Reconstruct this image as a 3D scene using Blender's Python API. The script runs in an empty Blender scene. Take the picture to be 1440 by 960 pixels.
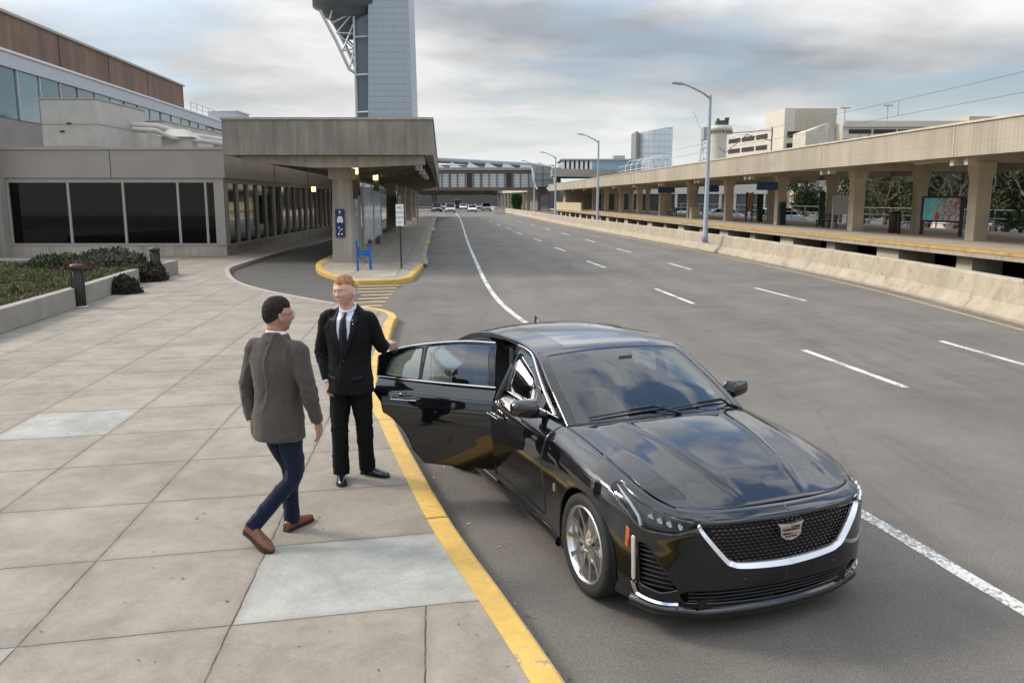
import bpy, bmesh, math, random
import numpy as np
from mathutils import Vector, Matrix, noise
R = math.radians
sc = bpy.context.scene
COL = sc.collection
random.seed(7)
PI = math.pi

# ---------------------------------------------------------------- camera
CAMH = 2.60; PITCH = math.atan(200/1170)
cd = bpy.data.cameras.new('camera'); cam = bpy.data.objects.new('camera', cd); COL.objects.link(cam)
cam.location = (0, 0, CAMH); cam.rotation_euler = (PI/2-PITCH, 0, 0)
cd.sensor_width = 36; cd.lens = 36*1170/1440; cd.clip_start = .05; cd.clip_end = 6000
sc.camera = cam
sc.view_settings.view_transform = 'Standard'; sc.view_settings.look = 'None'
sc.view_settings.gamma = 1; sc.view_settings.use_curve_mapping = False
sc.view_settings.exposure = EXPO = 0.45
# ---------------------------------------------------------------- sky and sun
SUN_EL, SUN_AZ = 38, 288      # azimuth measured clockwise from +Y
w = bpy.data.worlds.new('World'); sc.world = w; w.use_nodes = True
def sky():
    nt = w.node_tree; N = nt.nodes; L = nt.links; N.clear()
    out = N.new('ShaderNodeOutputWorld'); bg = N.new('ShaderNodeBackground'); L.new(bg.outputs[0], out.inputs[0])
    st = N.new('ShaderNodeTexSky'); st.sky_type = 'NISHITA'; st.sun_disc = False
    st.sun_elevation = R(SUN_EL); st.sun_rotation = R(SUN_AZ); st.altitude = 0; st.air_density = 1; st.dust_density = 1.5
    tc = N.new('ShaderNodeTexCoord'); sep = N.new('ShaderNodeSeparateXYZ'); L.new(tc.outputs['Generated'], sep.inputs[0])
    # direction projected on a cloud deck: (x, y) / (z + .12)
    ad = N.new('ShaderNodeMath'); ad.operation = 'ADD'; L.new(sep.outputs[2], ad.inputs[0]); ad.inputs[1].default_value = .10
    mx = N.new('ShaderNodeMath'); mx.operation = 'MAXIMUM'; L.new(ad.outputs[0], mx.inputs[0]); mx.inputs[1].default_value = .03
    dx = N.new('ShaderNodeMath'); dx.operation = 'DIVIDE'; L.new(sep.outputs[0], dx.inputs[0]); L.new(mx.outputs[0], dx.inputs[1])
    dy = N.new('ShaderNodeMath'); dy.operation = 'DIVIDE'; L.new(sep.outputs[1], dy.inputs[0]); L.new(mx.outputs[0], dy.inputs[1])
    cb = N.new('ShaderNodeCombineXYZ'); L.new(dx.outputs[0], cb.inputs[0]); L.new(dy.outputs[0], cb.inputs[1]); cb.inputs[2].default_value = 3.3
    n1 = N.new('ShaderNodeTexNoise'); L.new(cb.outputs[0], n1.inputs[0]); n1.inputs['Scale'].default_value = .42
    n1.inputs['Detail'].default_value = 7; n1.inputs['Roughness'].default_value = .53; n1.inputs['Distortion'].default_value = .35
    cr = N.new('ShaderNodeValToRGB'); L.new(n1.outputs[0], cr.inputs[0])
    cr.color_ramp.elements[0].position = .42; cr.color_ramp.elements[1].position = .56
    n2 = N.new('ShaderNodeTexNoise'); L.new(cb.outputs[0], n2.inputs[0]); n2.inputs['Scale'].default_value = .8
    n2.inputs['Detail'].default_value = 6; n2.inputs['Roughness'].default_value = .5
    c2 = N.new('ShaderNodeValToRGB'); L.new(n2.outputs[0], c2.inputs[0])
    e = c2.color_ramp.elements; e[0].position = .36; e[0].color = (2.6, 2.8, 3.05, 1); e[1].position = .62; e[1].color = (6.3, 6.25, 6.15, 1)
    # overhead: broken cloud laid straight on the dome, so that it keeps its grain up to the zenith
    n3 = N.new('ShaderNodeTexNoise'); L.new(tc.outputs['Generated'], n3.inputs[0]); n3.inputs['Scale'].default_value = 3.4; n3.inputs['Detail'].default_value = 6; n3.inputs['Roughness'].default_value = .55; n3.inputs['Distortion'].default_value = .5
    r3 = N.new('ShaderNodeValToRGB'); L.new(n3.outputs[0], r3.inputs[0]); r3.color_ramp.elements[0].position = .40; r3.color_ramp.elements[1].position = .53
    oh = N.new('ShaderNodeMapRange'); L.new(sep.outputs[2], oh.inputs[0]); oh.inputs[1].default_value = .22; oh.inputs[2].default_value = .42; oh.interpolation_type = 'SMOOTHSTEP'
    m3 = N.new('ShaderNodeMix'); m3.data_type = 'RGBA'; L.new(oh.outputs[0], m3.inputs[0]); L.new(cr.outputs[0], m3.inputs[6]); L.new(r3.outputs[0], m3.inputs[7])
    # clouds brighten and close up towards the horizon
    hz = N.new('ShaderNodeMapRange'); L.new(sep.outputs[2], hz.inputs[0]); hz.inputs[1].default_value = 0; hz.inputs[2].default_value = .17
    hz.inputs[3].default_value = .93; hz.inputs[4].default_value = 0; hz.interpolation_type = 'SMOOTHSTEP'
    mh = N.new('ShaderNodeMix'); mh.data_type = 'RGBA'; L.new(hz.outputs[0], mh.inputs[0]); L.new(c2.outputs[0], mh.inputs[6]); mh.inputs[7].default_value = (7.0, 7.1, 7.0, 1)
    fac = N.new('ShaderNodeMath'); fac.operation = 'MAXIMUM'; L.new(m3.outputs[2], fac.inputs[0]); L.new(hz.outputs[0], fac.inputs[1])
    mix = N.new('ShaderNodeMix'); mix.data_type = 'RGBA'; L.new(fac.outputs[0], mix.inputs[0]); L.new(st.outputs[0], mix.inputs[6]); L.new(mh.outputs[2], mix.inputs[7])
    gn = N.new('ShaderNodeMapRange'); L.new(sep.outputs[2], gn.inputs[0]); gn.inputs[1].default_value = .16; gn.inputs[2].default_value = .60; gn.inputs[3].default_value = 1; gn.inputs[4].default_value = 3.1
    vs = N.new('ShaderNodeVectorMath'); vs.operation = 'SCALE'; L.new(mix.outputs[2], vs.inputs[0]); L.new(gn.outputs[0], vs.inputs[3])
    L.new(vs.outputs[0], bg.inputs[0]); bg.inputs[1].default_value = .10
sky()
sl = bpy.data.lights.new('sun', 'SUN'); sl.energy = 1.8; sl.angle = R(12); sl.color = (1, .90, .76)
so = bpy.data.objects.new('sun', sl); COL.objects.link(so)
a = R(SUN_AZ); so.rotation_euler = Vector((math.sin(a)*math.cos(R(SUN_EL)), math.cos(a)*math.cos(R(SUN_EL)), math.sin(R(SUN_EL)))).to_track_quat('Z', 'Y').to_euler()

# ---------------------------------------------------------------- materials
M = {}
def mat(name, col, rough=.6, metal=0, var=.12, scale=3., fine=60., bump=0., spec=.5, coat=0, alpha=None, emit=None, obj=False, ior=None, streak=0):
    """principled material whose base colour is broken up by two noises (dirt and grain)"""
    if name in M: return M[name]
    m = bpy.data.materials.new(name); m.use_nodes = True; nt = m.node_tree; N = nt.nodes; L = nt.links
    b = N['Principled BSDF']; b.inputs['Roughness'].default_value = rough; b.inputs['Metallic'].default_value = metal
    b.inputs['Specular IOR Level'].default_value = spec; b.inputs['Coat Weight'].default_value = coat; b.inputs['Coat Roughness'].default_value = .02
    if ior: b.inputs['IOR'].default_value = ior
    if emit: b.inputs['Emission Color'].default_value = (*emit[:3], 1); b.inputs['Emission Strength'].default_value = emit[3]
    if var > 0:
        if obj: tc = N.new('ShaderNodeTexCoord'); src = tc.outputs['Object']
        else: tc = N.new('ShaderNodeNewGeometry'); src = tc.outputs['Position']
        n1 = N.new('ShaderNodeTexNoise'); L.new(src, n1.inputs[0]); n1.inputs['Scale'].default_value = scale; n1.inputs['Detail'].default_value = 6; n1.inputs['Roughness'].default_value = .6
        n2 = N.new('ShaderNodeTexNoise'); L.new(src, n2.inputs[0]); n2.inputs['Scale'].default_value = fine; n2.inputs['Detail'].default_value = 3
        s = N.new('ShaderNodeMath'); s.operation = 'MULTIPLY_ADD'; L.new(n2.outputs[0], s.inputs[0]); s.inputs[1].default_value = .5; L.new(n1.outputs[0], s.inputs[2])
        last = s.outputs[0]
        if streak:
            mp = N.new('ShaderNodeMapping'); L.new(src, mp.inputs[0]); mp.inputs['Scale'].default_value = (3, 3, .25)
            n3 = N.new('ShaderNodeTexNoise'); L.new(mp.outputs[0], n3.inputs[0]); n3.inputs['Scale'].default_value = 1.5; n3.inputs['Detail'].default_value = 5
            s3 = N.new('ShaderNodeMath'); s3.operation = 'MULTIPLY_ADD'; L.new(n3.outputs[0], s3.inputs[0]); s3.inputs[1].default_value = streak; L.new(last, s3.inputs[2]); last = s3.outputs[0]
        base = .75+.5*streak
        mr = N.new('ShaderNodeMapRange'); L.new(last, mr.inputs[0]); mr.inputs[1].default_value = base-.25; mr.inputs[2].default_value = base+.25
        mr.inputs[3].default_value = 1-var; mr.inputs[4].default_value = 1+var
        mu = N.new('ShaderNodeVectorMath'); mu.operation = 'SCALE'; mu.inputs[0].default_value = col[:3]; L.new(mr.outputs[0], mu.inputs[3])
        L.new(mu.outputs[0], b.inputs['Base Color'])
        if bump:
            bp = N.new('ShaderNodeBump'); bp.inputs['Strength'].default_value = bump; bp.inputs['Distance'].default_value = .01; L.new(n2.outputs[0], bp.inputs['Height']); L.new(bp.outputs[0], b.inputs['Normal'])
    else: b.inputs['Base Color'].default_value = (*col[:3], 1)
    M[name] = m; return m
def glass(name, tint=(.5, .55, .53), refl=1.0, ior=1.5, rough=0.0):
    if name in M: return M[name]
    m = bpy.data.materials.new(name); m.use_nodes = True; nt = m.node_tree; N = nt.nodes; L = nt.links; N.clear()
    o = N.new('ShaderNodeOutputMaterial'); mx = N.new('ShaderNodeMixShader'); t = N.new('ShaderNodeBsdfTransparent'); g = N.new('ShaderNodeBsdfGlossy'); f = N.new('ShaderNodeFresnel')
    t.inputs[0].default_value = (*tint, 1); g.inputs[0].default_value = (refl, refl, refl, 1); g.inputs['Roughness'].default_value = rough; f.inputs[0].default_value = ior
    L.new(f.outputs[0], mx.inputs[0]); L.new(t.outputs[0], mx.inputs[1]); L.new(g.outputs[0], mx.inputs[2]); L.new(mx.outputs[0], o.inputs[0])
    M[name] = m; return m

# ---------------------------------------------------------------- object helpers
def tag(o, label=None, cat=None, group=None, kind=None):
    if label: o['label'] = label
    if cat: o['category'] = cat
    if group: o['group'] = group
    if kind: o['kind'] = kind
    return o
def thing(name, label, cat, loc=(0, 0, 0), rotz=0, group=None):
    o = bpy.data.objects.new(name, None); COL.objects.link(o); o.empty_display_size = .2
    o.location = loc; o.rotation_euler = (0, 0, rotz); return tag(o, label, cat, group)
def dup(root, loc=None, rotz=None, label=None, parent=None):
    c = root.copy(); COL.objects.link(c)
    if parent is not None: c.parent = parent
    for ch in root.children: dup(ch, parent=c)
    if loc is not None: c.location = loc
    if rotz is not None: c.rotation_euler = (0, 0, rotz)
    if label: c['label'] = label
    return c
def obj(name, V, F, m, parent=None, smooth=False, mids=None, mats=None):
    me = bpy.data.meshes.new(name); me.from_pydata([tuple(v) for v in V], [], F)
    for k in (mats or [m]): me.materials.append(k)
    if mids is not None: me.polygons.foreach_set('material_index', mids)
    if smooth: me.polygons.foreach_set('use_smooth', [True]*len(me.polygons))
    me.update(); o = bpy.data.objects.new(name, me); COL.objects.link(o)
    if parent is not None: o.parent = parent
    return o
def rotz(p, a): c, s = math.cos(a), math.sin(a); return (c*p[0]-s*p[1], s*p[0]+c*p[1], p[2])
class MB:
    def __init__(s, off=(0, 0, 0), rz=0): s.V = []; s.F = []; s.S = []; s.Mi = []; s.off = off; s.rz = rz; s.mi = 0
    def add(s, V, F, smooth=False):
        n = len(s.V)
        if s.rz: V = [rotz(v, s.rz) for v in V]
        s.V += [(v[0]+s.off[0], v[1]+s.off[1], v[2]+s.off[2]) for v in V]; s.F += [tuple(i+n for i in f) for f in F]
        s.S += [smooth]*len(F); s.Mi += [s.mi]*len(F); return s
    def box(s, c, d, rz=0, rx=0, ry=0):
        x, y, z = d[0]/2, d[1]/2, d[2]/2
        V = [Vector((i*x, j*y, k*z)) for k in (-1, 1) for j in (-1, 1) for i in (-1, 1)]
        if rz or rx or ry:
            m = Matrix.Rotation(rz, 3, 'Z') @ Matrix.Rotation(ry, 3, 'Y') @ Matrix.Rotation(rx, 3, 'X'); V = [m @ v for v in V]
        return s.add([(v[0]+c[0], v[1]+c[1], v[2]+c[2]) for v in V], [(0, 2, 3, 1), (4, 5, 7, 6), (0, 1, 5, 4), (2, 6, 7, 3), (0, 4, 6, 2), (1, 3, 7, 5)])
    def b2(s, x0, x1, y0, y1, z0, z1): return s.box(((x0+x1)/2, (y0+y1)/2, (z0+z1)/2), (abs(x1-x0), abs(y1-y0), abs(z1-z0)))
    def prism(s, pts, z0, z1):
        """polygon in xy extruded in z; z0/z1 may be functions of (x,y)"""
        n = len(pts); a = sum(pts[i][0]*pts[(i+1) % n][1]-pts[(i+1) % n][0]*pts[i][1] for i in range(n))
        if a < 0: pts = pts[::-1]
        f0 = z0 if callable(z0) else (lambda x, y: z0); f1 = z1 if callable(z1) else (lambda x, y: z1)
        V = [(p[0], p[1], f0(*p)) for p in pts]+[(p[0], p[1], f1(*p)) for p in pts]
        F = [tuple(range(n))[::-1], tuple(range(n, 2*n))]+[(i, (i+1) % n, n+(i+1) % n, n+i) for i in range(n)]
        return s.add(V, F)
    def ext(s, pts, axis, a0, a1):
        """polygon of 2D pts extruded along axis: 'x' -> pts are (y,z); 'y' -> pts are (x,z)"""
        n = len(pts); mk = (lambda a, p: (a, p[0], p[1])) if axis == 'x' else (lambda a, p: (p[0], a, p[1]))
        V = [mk(a0, p) for p in pts]+[mk(a1, p) for p in pts]
        return s.add(V, [tuple(range(n)), tuple(range(n, 2*n))[::-1]]+[(i, n+i, n+(i+1) % n, (i+1) % n) for i in range(n)])
    def tube(s, pts, r, n=10, smooth=True, cap=True):
        pts = [Vector(p) for p in pts]; k = len(pts); rr = r if isinstance(r, (list, tuple)) else [r]*k
        V = []; up = None
        for i, p in enumerate(pts):
            t = (pts[min(i+1, k-1)]-pts[max(i-1, 0)]).normalized()
            if up is None: up = Vector((0, 0, 1)) if abs(t.z) < .9 else Vector((1, 0, 0))
            x = t.cross(up).normalized(); y = x.cross(t).normalized(); up = y
            V += [p+x*rr[i]*math.cos(2*PI*j/n)+y*rr[i]*math.sin(2*PI*j/n) for j in range(n)]
        F = [(i*n+j, i*n+(j+1) % n, (i+1)*n+(j+1) % n, (i+1)*n+j) for i in range(k-1) for j in range(n)]
        s.add(V, F, smooth)
        if cap: s.add([tuple(v) for v in V[:n]], [tuple(range(n))[::-1]]); s.add([tuple(v) for v in V[-n:]], [tuple(range(n))])
        return s
    def cyl(s, c, r, z0, z1, n=20, r1=None): return s.tube([(c[0], c[1], z0), (c[0], c[1], z1)], [r, r if r1 is None else r1], n)
    def lathe(s, prof, axis='z', c=(0, 0, 0), n=32, smooth=True):
        V = []; k = len(prof)
        for j in range(n):
            a = 2*PI*j/n
            for (r, h) in prof:
                x, y = r*math.cos(a), r*math.sin(a)
                V.append({'z': (c[0]+x, c[1]+y, c[2]+h), 'y': (c[0]+x, c[1]+h, c[2]+y), 'x': (c[0]+h, c[1]+x, c[2]+y)}[axis])
        return s.add(V, [(j*k+i, ((j+1) % n)*k+i, ((j+1) % n)*k+i+1, j*k+i+1) for j in range(n) for i in range(k-1)], smooth)
    def loft(s, rings, smooth=True, cap=True, closed=True):
        n = len(rings[0]); V = [p for r in rings for p in r]; m = n if closed else n-1
        s.add(V, [(i*n+j, i*n+(j+1) % n, (i+1)*n+(j+1) % n, (i+1)*n+j) for i in range(len(rings)-1) for j in range(m)], smooth)
        if cap and closed: s.add(rings[0], [tuple(range(n))[::-1]], smooth); s.add(rings[-1], [tuple(range(n))], smooth)
        return s
    def ball(s, c, r, nu=12, nv=8):
        rx, ry, rz_ = r if isinstance(r, (tuple, list)) else (r, r, r)
        V = [(c[0], c[1], c[2]-rz_)]+[(c[0]+rx*math.sin(PI*i/nv)*math.cos(2*PI*j/nu), c[1]+ry*math.sin(PI*i/nv)*math.sin(2*PI*j/nu), c[2]-rz_*math.cos(PI*i/nv)) for i in range(1, nv) for j in range(nu)]+[(c[0], c[1], c[2]+rz_)]
        F = [(0, 1+(j+1) % nu, 1+j) for j in range(nu)]+[(1+i*nu+j, 1+i*nu+(j+1) % nu, 1+(i+1)*nu+(j+1) % nu, 1+(i+1)*nu+j) for i in range(nv-2) for j in range(nu)]
        t = len(V)-1; F += [(t, 1+(nv-2)*nu+j, 1+(nv-2)*nu+(j+1) % nu) for j in range(nu)]
        return s.add(V, F, True)
    def build(s, name, m, parent=None, bevel=0, world=False, mats=None, solid=0):
        V = s.V
        if world and parent is not None:
            l = parent.location; V = [(v[0]-l[0], v[1]-l[1], v[2]-l[2]) for v in V]
            if parent.rotation_euler[2]: V = [rotz(v, -parent.rotation_euler[2]) for v in V]
        me = bpy.data.meshes.new(name); me.from_pydata(V, [], s.F)
        for k in (mats or [m]): me.materials.append(k)
        me.polygons.foreach_set('use_smooth', s.S); me.polygons.foreach_set('material_index', s.Mi); me.update()
        o = bpy.data.objects.new(name, me); COL.objects.link(o)
        if parent is not None: o.parent = parent
        if solid: md = o.modifiers.new('s', 'SOLIDIFY'); md.thickness = solid; md.offset = -1
        if bevel: md = o.modifiers.new('b', 'BEVEL'); md.width = bevel; md.segments = 2; md.limit_method = 'ANGLE'; md.angle_limit = R(40)
        return o
def each(mb, name, m, parent, world=True):
    """every separate piece collected in mb becomes a part of its own"""
    k = 0; V = np.array(mb.V); F = mb.F; comp = list(range(len(V)))
    def find(i):
        while comp[i] != i: comp[i] = comp[comp[i]]; i = comp[i]
        return i
    for f in F:
        for j in f[1:]: comp[find(j)] = find(f[0])
    g = {}
    for f in F: g.setdefault(find(f[0]), []).append(f)
    for fs in g.values():
        ids = sorted({i for f in fs for i in f}); mp = {i: q for q, i in enumerate(ids)}; b = MB(); b.add([tuple(V[i]) for i in ids], [tuple(mp[i] for i in f) for f in fs]); b.build(name, m, parent, world=world)
def spline(pts, n=8, closed=False):
    """Catmull-Rom through pts"""
    P = [Vector(p) for p in pts]; k = len(P); out = []
    rng = range(k) if closed else range(k-1)
    for i in rng:
        g = (lambda j: P[j % k]) if closed else (lambda j: P[max(0, min(k-1, j))])
        a, b, c, d = g(i-1), g(i), g(i+1), g(i+2)
        for t in range(n):
            t /= n; out.append(.5*((2*b)+(c-a)*t+(2*a-5*b+4*c-d)*t*t+(3*b-a-3*c+d)*t**3))
    if not closed: out.append(P[-1])
    return out
# the metals, plastics and concretes everything shares
PAINT = mat('black_car_paint', (.002, .0025, .004), .3, 0, 0, coat=1, spec=.05); PAINT.node_tree.nodes['Principled BSDF'].inputs['Coat IOR'].default_value = 1.72
CHROME = mat('chrome', (.78, .78, .78), .12, 1, 0)
SATIN = mat('satin_metal', (.62, .62, .62), .28, 1, .05)
DARKCH = mat('dark_chrome', (.22, .20, .17), .25, 1, 0)
BLKPL = mat('black_plastic', (.012, .012, .013), .45, 0, .2, scale=20)
RUBBER = mat('tyre_rubber', (.018, .018, .018), .75, 0, .25, scale=30)
GLASS = glass('car_glass', (.48, .62, .56), 1.0, 1.95)
CONC = mat('concrete', (.36, .315, .25), .85, 0, .22, scale=.9, fine=30, bump=.25, streak=.9)
CONC2 = mat('pale_concrete', (.54, .475, .37), .85, 0, .18, scale=1.2, fine=35, bump=.2, streak=.5)
YEL = mat('yellow_kerb_paint', (.62, .40, .07), .65, 0, .22, scale=5, fine=50, bump=.3)
GALV = mat('galvanised_steel', (.42, .43, .44), .45, .7, .08)
WHITE = mat('white_paint', (.78, .78, .76), .5, 0, .06)
# ================================================================= ground surfaces
class NB:
    """small node-expression helper"""
    def __init__(s, name):
        s.m = bpy.data.materials.new(name); s.m.use_nodes = True; s.nt = s.m.node_tree; s.N = s.nt.nodes; s.L = s.nt.links; s.b = s.N['Principled BSDF']
        s.pos = s.N.new('ShaderNodeNewGeometry').outputs['Position']; sp = s.N.new('ShaderNodeSeparateXYZ'); s.L.new(s.pos, sp.inputs[0]); s.x, s.y, s.z = sp.outputs; M[name] = s.m
    def f(s, op, *a):
        n = s.N.new('ShaderNodeMath'); n.operation = op
        for i, v in enumerate(a):
            if isinstance(v, (int, float)): n.inputs[i].default_value = v
            else: s.L.new(v, n.inputs[i])
        return n.outputs[0]
    def lin(s, a, x, b, y, c=0): return s.f('ADD', s.f('ADD', s.f('MULTIPLY', x, a), s.f('MULTIPLY', y, b)), c)
    def noise(s, scale, detail=4, rough=.55, vec=None, stretch=None, dist=0):
        n = s.N.new('ShaderNodeTexNoise'); v = s.pos if vec is None else vec
        if stretch: mp = s.N.new('ShaderNodeMapping'); s.L.new(v, mp.inputs[0]); mp.inputs['Scale'].default_value = stretch; v = mp.outputs[0]
        s.L.new(v, n.inputs[0]); n.inputs['Scale'].default_value = scale; n.inputs['Detail'].default_value = detail; n.inputs['Roughness'].default_value = rough; n.inputs['Distortion'].default_value = dist; return n.outputs[0]
    def vor(s, scale, feat='F1', out=0):
        n = s.N.new('ShaderNodeTexVoronoi'); s.L.new(s.pos, n.inputs['Vector']); n.inputs['Scale'].default_value = scale; n.feature = feat; return n.outputs[out]
    def ramp(s, v, a, b, c0=0., c1=1.):
        n = s.N.new('ShaderNodeMapRange'); s.L.new(v, n.inputs[0]); n.inputs[1].default_value = a; n.inputs[2].default_value = b; n.inputs[3].default_value = c0; n.inputs[4].default_value = c1; n.interpolation_type = 'SMOOTHSTEP'; return n.outputs[0]
    def mix(s, fac, c0, c1):
        n = s.N.new('ShaderNodeMix'); n.data_type = 'RGBA'
        for i, v in ((0, fac), (6, c0), (7, c1)):
            if isinstance(v, tuple): n.inputs[i].default_value = (*v[:3], 1)
            elif isinstance(v, (int, float)): n.inputs[i].default_value = v
            else: s.L.new(v, n.inputs[i])
        return n.outputs[2]
    def scale(s, c, v):
        n = s.N.new('ShaderNodeVectorMath'); n.operation = 'SCALE'
        if isinstance(c, tuple): n.inputs[0].default_value = c
        else: s.L.new(c, n.inputs[0])
        s.L.new(v, n.inputs[3]); return n.outputs[0]
    def comb(s, x, y, z=0):
        n = s.N.new('ShaderNodeCombineXYZ')
        for i, v in enumerate((x, y, z)):
            if isinstance(v, (int, float)): n.inputs[i].default_value = v
            else: s.L.new(v, n.inputs[i])
        return n.outputs[0]
    def out(s, col, rough=.9, bump=None, strength=.3, dist=.01):
        if isinstance(col, tuple): s.b.inputs['Base Color'].default_value = (*col, 1)
        else: s.L.new(col, s.b.inputs['Base Color'])
        if isinstance(rough, (int, float)): s.b.inputs['Roughness'].default_value = rough
        else: s.L.new(rough, s.b.inputs['Roughness'])
        if bump is not None:
            bp = s.N.new('ShaderNodeBump'); bp.inputs['Strength'].default_value = strength; bp.inputs['Distance'].default_value = dist; s.L.new(bump, bp.inputs['Height']); s.L.new(bp.outputs[0], s.b.inputs['Normal'])
        return s.m
def asphalt(name, base=(.125, .114, .098), tracks=True):
    n = NB(name); agg = n.noise(95, 3, .8); big = n.noise(.35, 5, .6, dist=.6); mid = n.noise(2.2, 6, .65); spk = n.vor(120)
    agg2 = n.noise(38, 4, .8); v = n.f('MULTIPLY', n.f('MULTIPLY_ADD', n.ramp(agg, .33, .67), .70, .65), n.f('MULTIPLY_ADD', n.ramp(agg2, .3, .7), .34, .83)); v = n.f('MULTIPLY', v, n.f('MULTIPLY_ADD', n.ramp(big, .3, .7), .26, .87)); v = n.f('MULTIPLY', v, n.f('MULTIPLY_ADD', n.ramp(mid, .3, .7), .16, .92))
    if tracks:   # wheel paths polished along the lanes and dark drips between them
        u = n.lin(1, n.x, .085, n.y); ws = n.f('SINE', n.f('MULTIPLY', n.f('ADD', u, n.f('MULTIPLY', mid, .25)), 2*PI/1.78)); v = n.f('MULTIPLY', v, n.f('MULTIPLY_ADD', ws, .045, 1.0))
        st = n.noise(1.0, 5, .6, stretch=(1.6, .10, 1)); v = n.f('MULTIPLY', v, n.f('SUBTRACT', 1.06, n.f('MULTIPLY', n.ramp(st, .5, .75), .22)))
        cr = n.vor(.23, 'DISTANCE_TO_EDGE'); ck = n.ramp(n.f('ADD', cr, n.f('MULTIPLY', n.noise(3, 5), .05)), .022, .030); v = n.f('MULTIPLY', v, n.f('MULTIPLY_ADD', ck, .13, .87))
        oil = n.ramp(n.noise(3.2, 4, .6, vec=n.pos), .66, .76); v = n.f('MULTIPLY', v, n.f('SUBTRACT', 1, n.f('MULTIPLY', oil, .38)))
    lt = n.ramp(spk, .05, .16, 1, 0); c = n.mix(n.f('MULTIPLY', lt, .20), n.scale(base, v), (.42, .38, .33))
    if tracks:   # square-cut repairs
        pn = n.vor(.11, 'F1', 1); sepc = n.N.new('ShaderNodeSeparateColor'); n.L.new(pn, sepc.inputs[0]); pr = n.ramp(sepc.outputs[0], .60, .95); c = n.scale(c, n.f('SUBTRACT', 1.02, n.f('MULTIPLY', pr, .10)))
    return n.out(c, .88, agg, .55, .006)
ASPH = asphalt('asphalt'); ASPH2 = asphalt('loop_asphalt', (.075, .071, .064), False)
def paving(name, u0=-1.21, su=1.135, w0=4.86, sw=1.14, ku=.095, kw=-.215, base=(.245, .218, .175), special=True):
    n = NB(name); wob = n.f('MULTIPLY', n.f('SUBTRACT', n.noise(6, 4), .5), .022)
    u = n.f('DIVIDE', n.f('SUBTRACT', n.f('ADD', n.lin(1, n.x, ku, n.y), wob), u0), su); w = n.f('DIVIDE', n.f('SUBTRACT', n.f('ADD', n.lin(1, n.y, kw, n.x), wob), w0), sw)
    iu = n.f('FLOOR', u); iw = n.f('FLOOR', w)
    fu = n.f('ABSOLUTE', n.f('SUBTRACT', n.f('SUBTRACT', u, iu), .5)); fw = n.f('ABSOLUTE', n.f('SUBTRACT', n.f('SUBTRACT', w, iw), .5))
    if special: fu = n.f('MULTIPLY', fu, n.f('SUBTRACT', 1, n.f('MULTIPLY', n.f('COMPARE', u, 1., .35), n.f('GREATER_THAN', w, 0.))))
    d = n.f('SUBTRACT', .5, n.f('MAXIMUM', fu, fw))             # distance to the nearest joint, in slabs
    wn = n.N.new('ShaderNodeTexWhiteNoise'); n.L.new(n.comb(iu, iw, 3.7), wn.inputs[0]); rnd_ = wn.outputs[0]
    fine = n.noise(42, 5, .75); mid = n.noise(1.3, 7, .7, dist=.4); big = n.noise(.3, 4); st = n.noise(4.5, 5, .7)
    v = n.f('MULTIPLY_ADD', rnd_, .10, .95); v = n.f('MULTIPLY', v, n.f('MULTIPLY_ADD', n.ramp(mid, .3, .7), .36, .82)); v = n.f('MULTIPLY', v, n.f('MULTIPLY_ADD', n.ramp(fine, .3, .7), .16, .92)); v = n.f('MULTIPLY', v, n.f('MULTIPLY_ADD', n.ramp(st, .35, .7), -.16, 1.05))
    col = n.scale(base, v)
    patch = n.f('GREATER_THAN', rnd_, .975)
    if special:
        a = n.f('MULTIPLY', n.f('GREATER_THAN', iu, -.5), n.f('COMPARE', iw, 0, .1)); a2 = n.f('MULTIPLY', n.f('COMPARE', iu, -3., .1), n.f('COMPARE', iw, 4, .1)); patch = n.f('MAXIMUM', patch, n.f('MAXIMUM', a, a2))
    col = n.mix(n.f('MULTIPLY', patch, .8), col, n.scale((.31, .315, .285), v))
    # grime along the joints, the joint itself, chewing-gum spots
    col = n.mix(n.ramp(d, .0, .06, .28, 0), col, (.15, .125, .095))
    jt = n.f('MULTIPLY', n.ramp(d, .003, .0068, 1, 0), n.f('MULTIPLY_ADD', n.ramp(n.noise(5, 5, .7), .35, .55), .45, .5)); col = n.mix(jt, col, (.045, .038, .03))
    g1 = n.vor(1.35); gw = n.f('ADD', g1, n.f('MULTIPLY', n.noise(30, 3), .03)); col = n.mix(n.ramp(gw, .036, .05, .8, 0), col, (.07, .06, .05))
    g2 = n.vor(.62); col = n.mix(n.ramp(n.f('ADD', g2, n.f('MULTIPLY', n.noise(18, 3), .05)), .04, .06, .55, 0), col, (.16, .08, .055))
    h = n.f('ADD', n.f('MULTIPLY', fine, .3), n.f('MULTIPLY', n.ramp(d, .0, .009), 1.0))
    return n.out(col, .86, h, .35, .006)
PAVE = paving('pavement_concrete'); PAVE2 = paving('island_concrete', 0, 1.5, 0, 1.5, .083, -.083, (.30, .265, .21), False)
def pkerb(name):
    n = NB(name); a = n.noise(3.0, 6, .7); f = n.noise(40, 4, .7); chip = n.ramp(n.f('ADD', n.noise(14, 5, .75), n.f('MULTIPLY', a, .5)), .84, .92)
    c = n.scale((.60, .385, .085), n.f('MULTIPLY_ADD', n.ramp(a, .3, .7), .30, .80)); c = n.mix(n.f('MULTIPLY', n.ramp(f, .45, .7), .18), c, (.35, .24, .09)); c = n.mix(chip, c, (.27, .23, .17))
    jn = n.f('FRACT', n.f('MULTIPLY', n.lin(-.25, n.x, .97, n.y, -1.55+.0), 1/3.05)); c = n.mix(n.ramp(n.f('ABSOLUTE', n.f('SUBTRACT', jn, .5)), .003, .006, .8, 0), c, (.06, .045, .03))
    return n.out(c, .6, f, .3, .006)
YKERB = pkerb('yellow_kerb')
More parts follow.
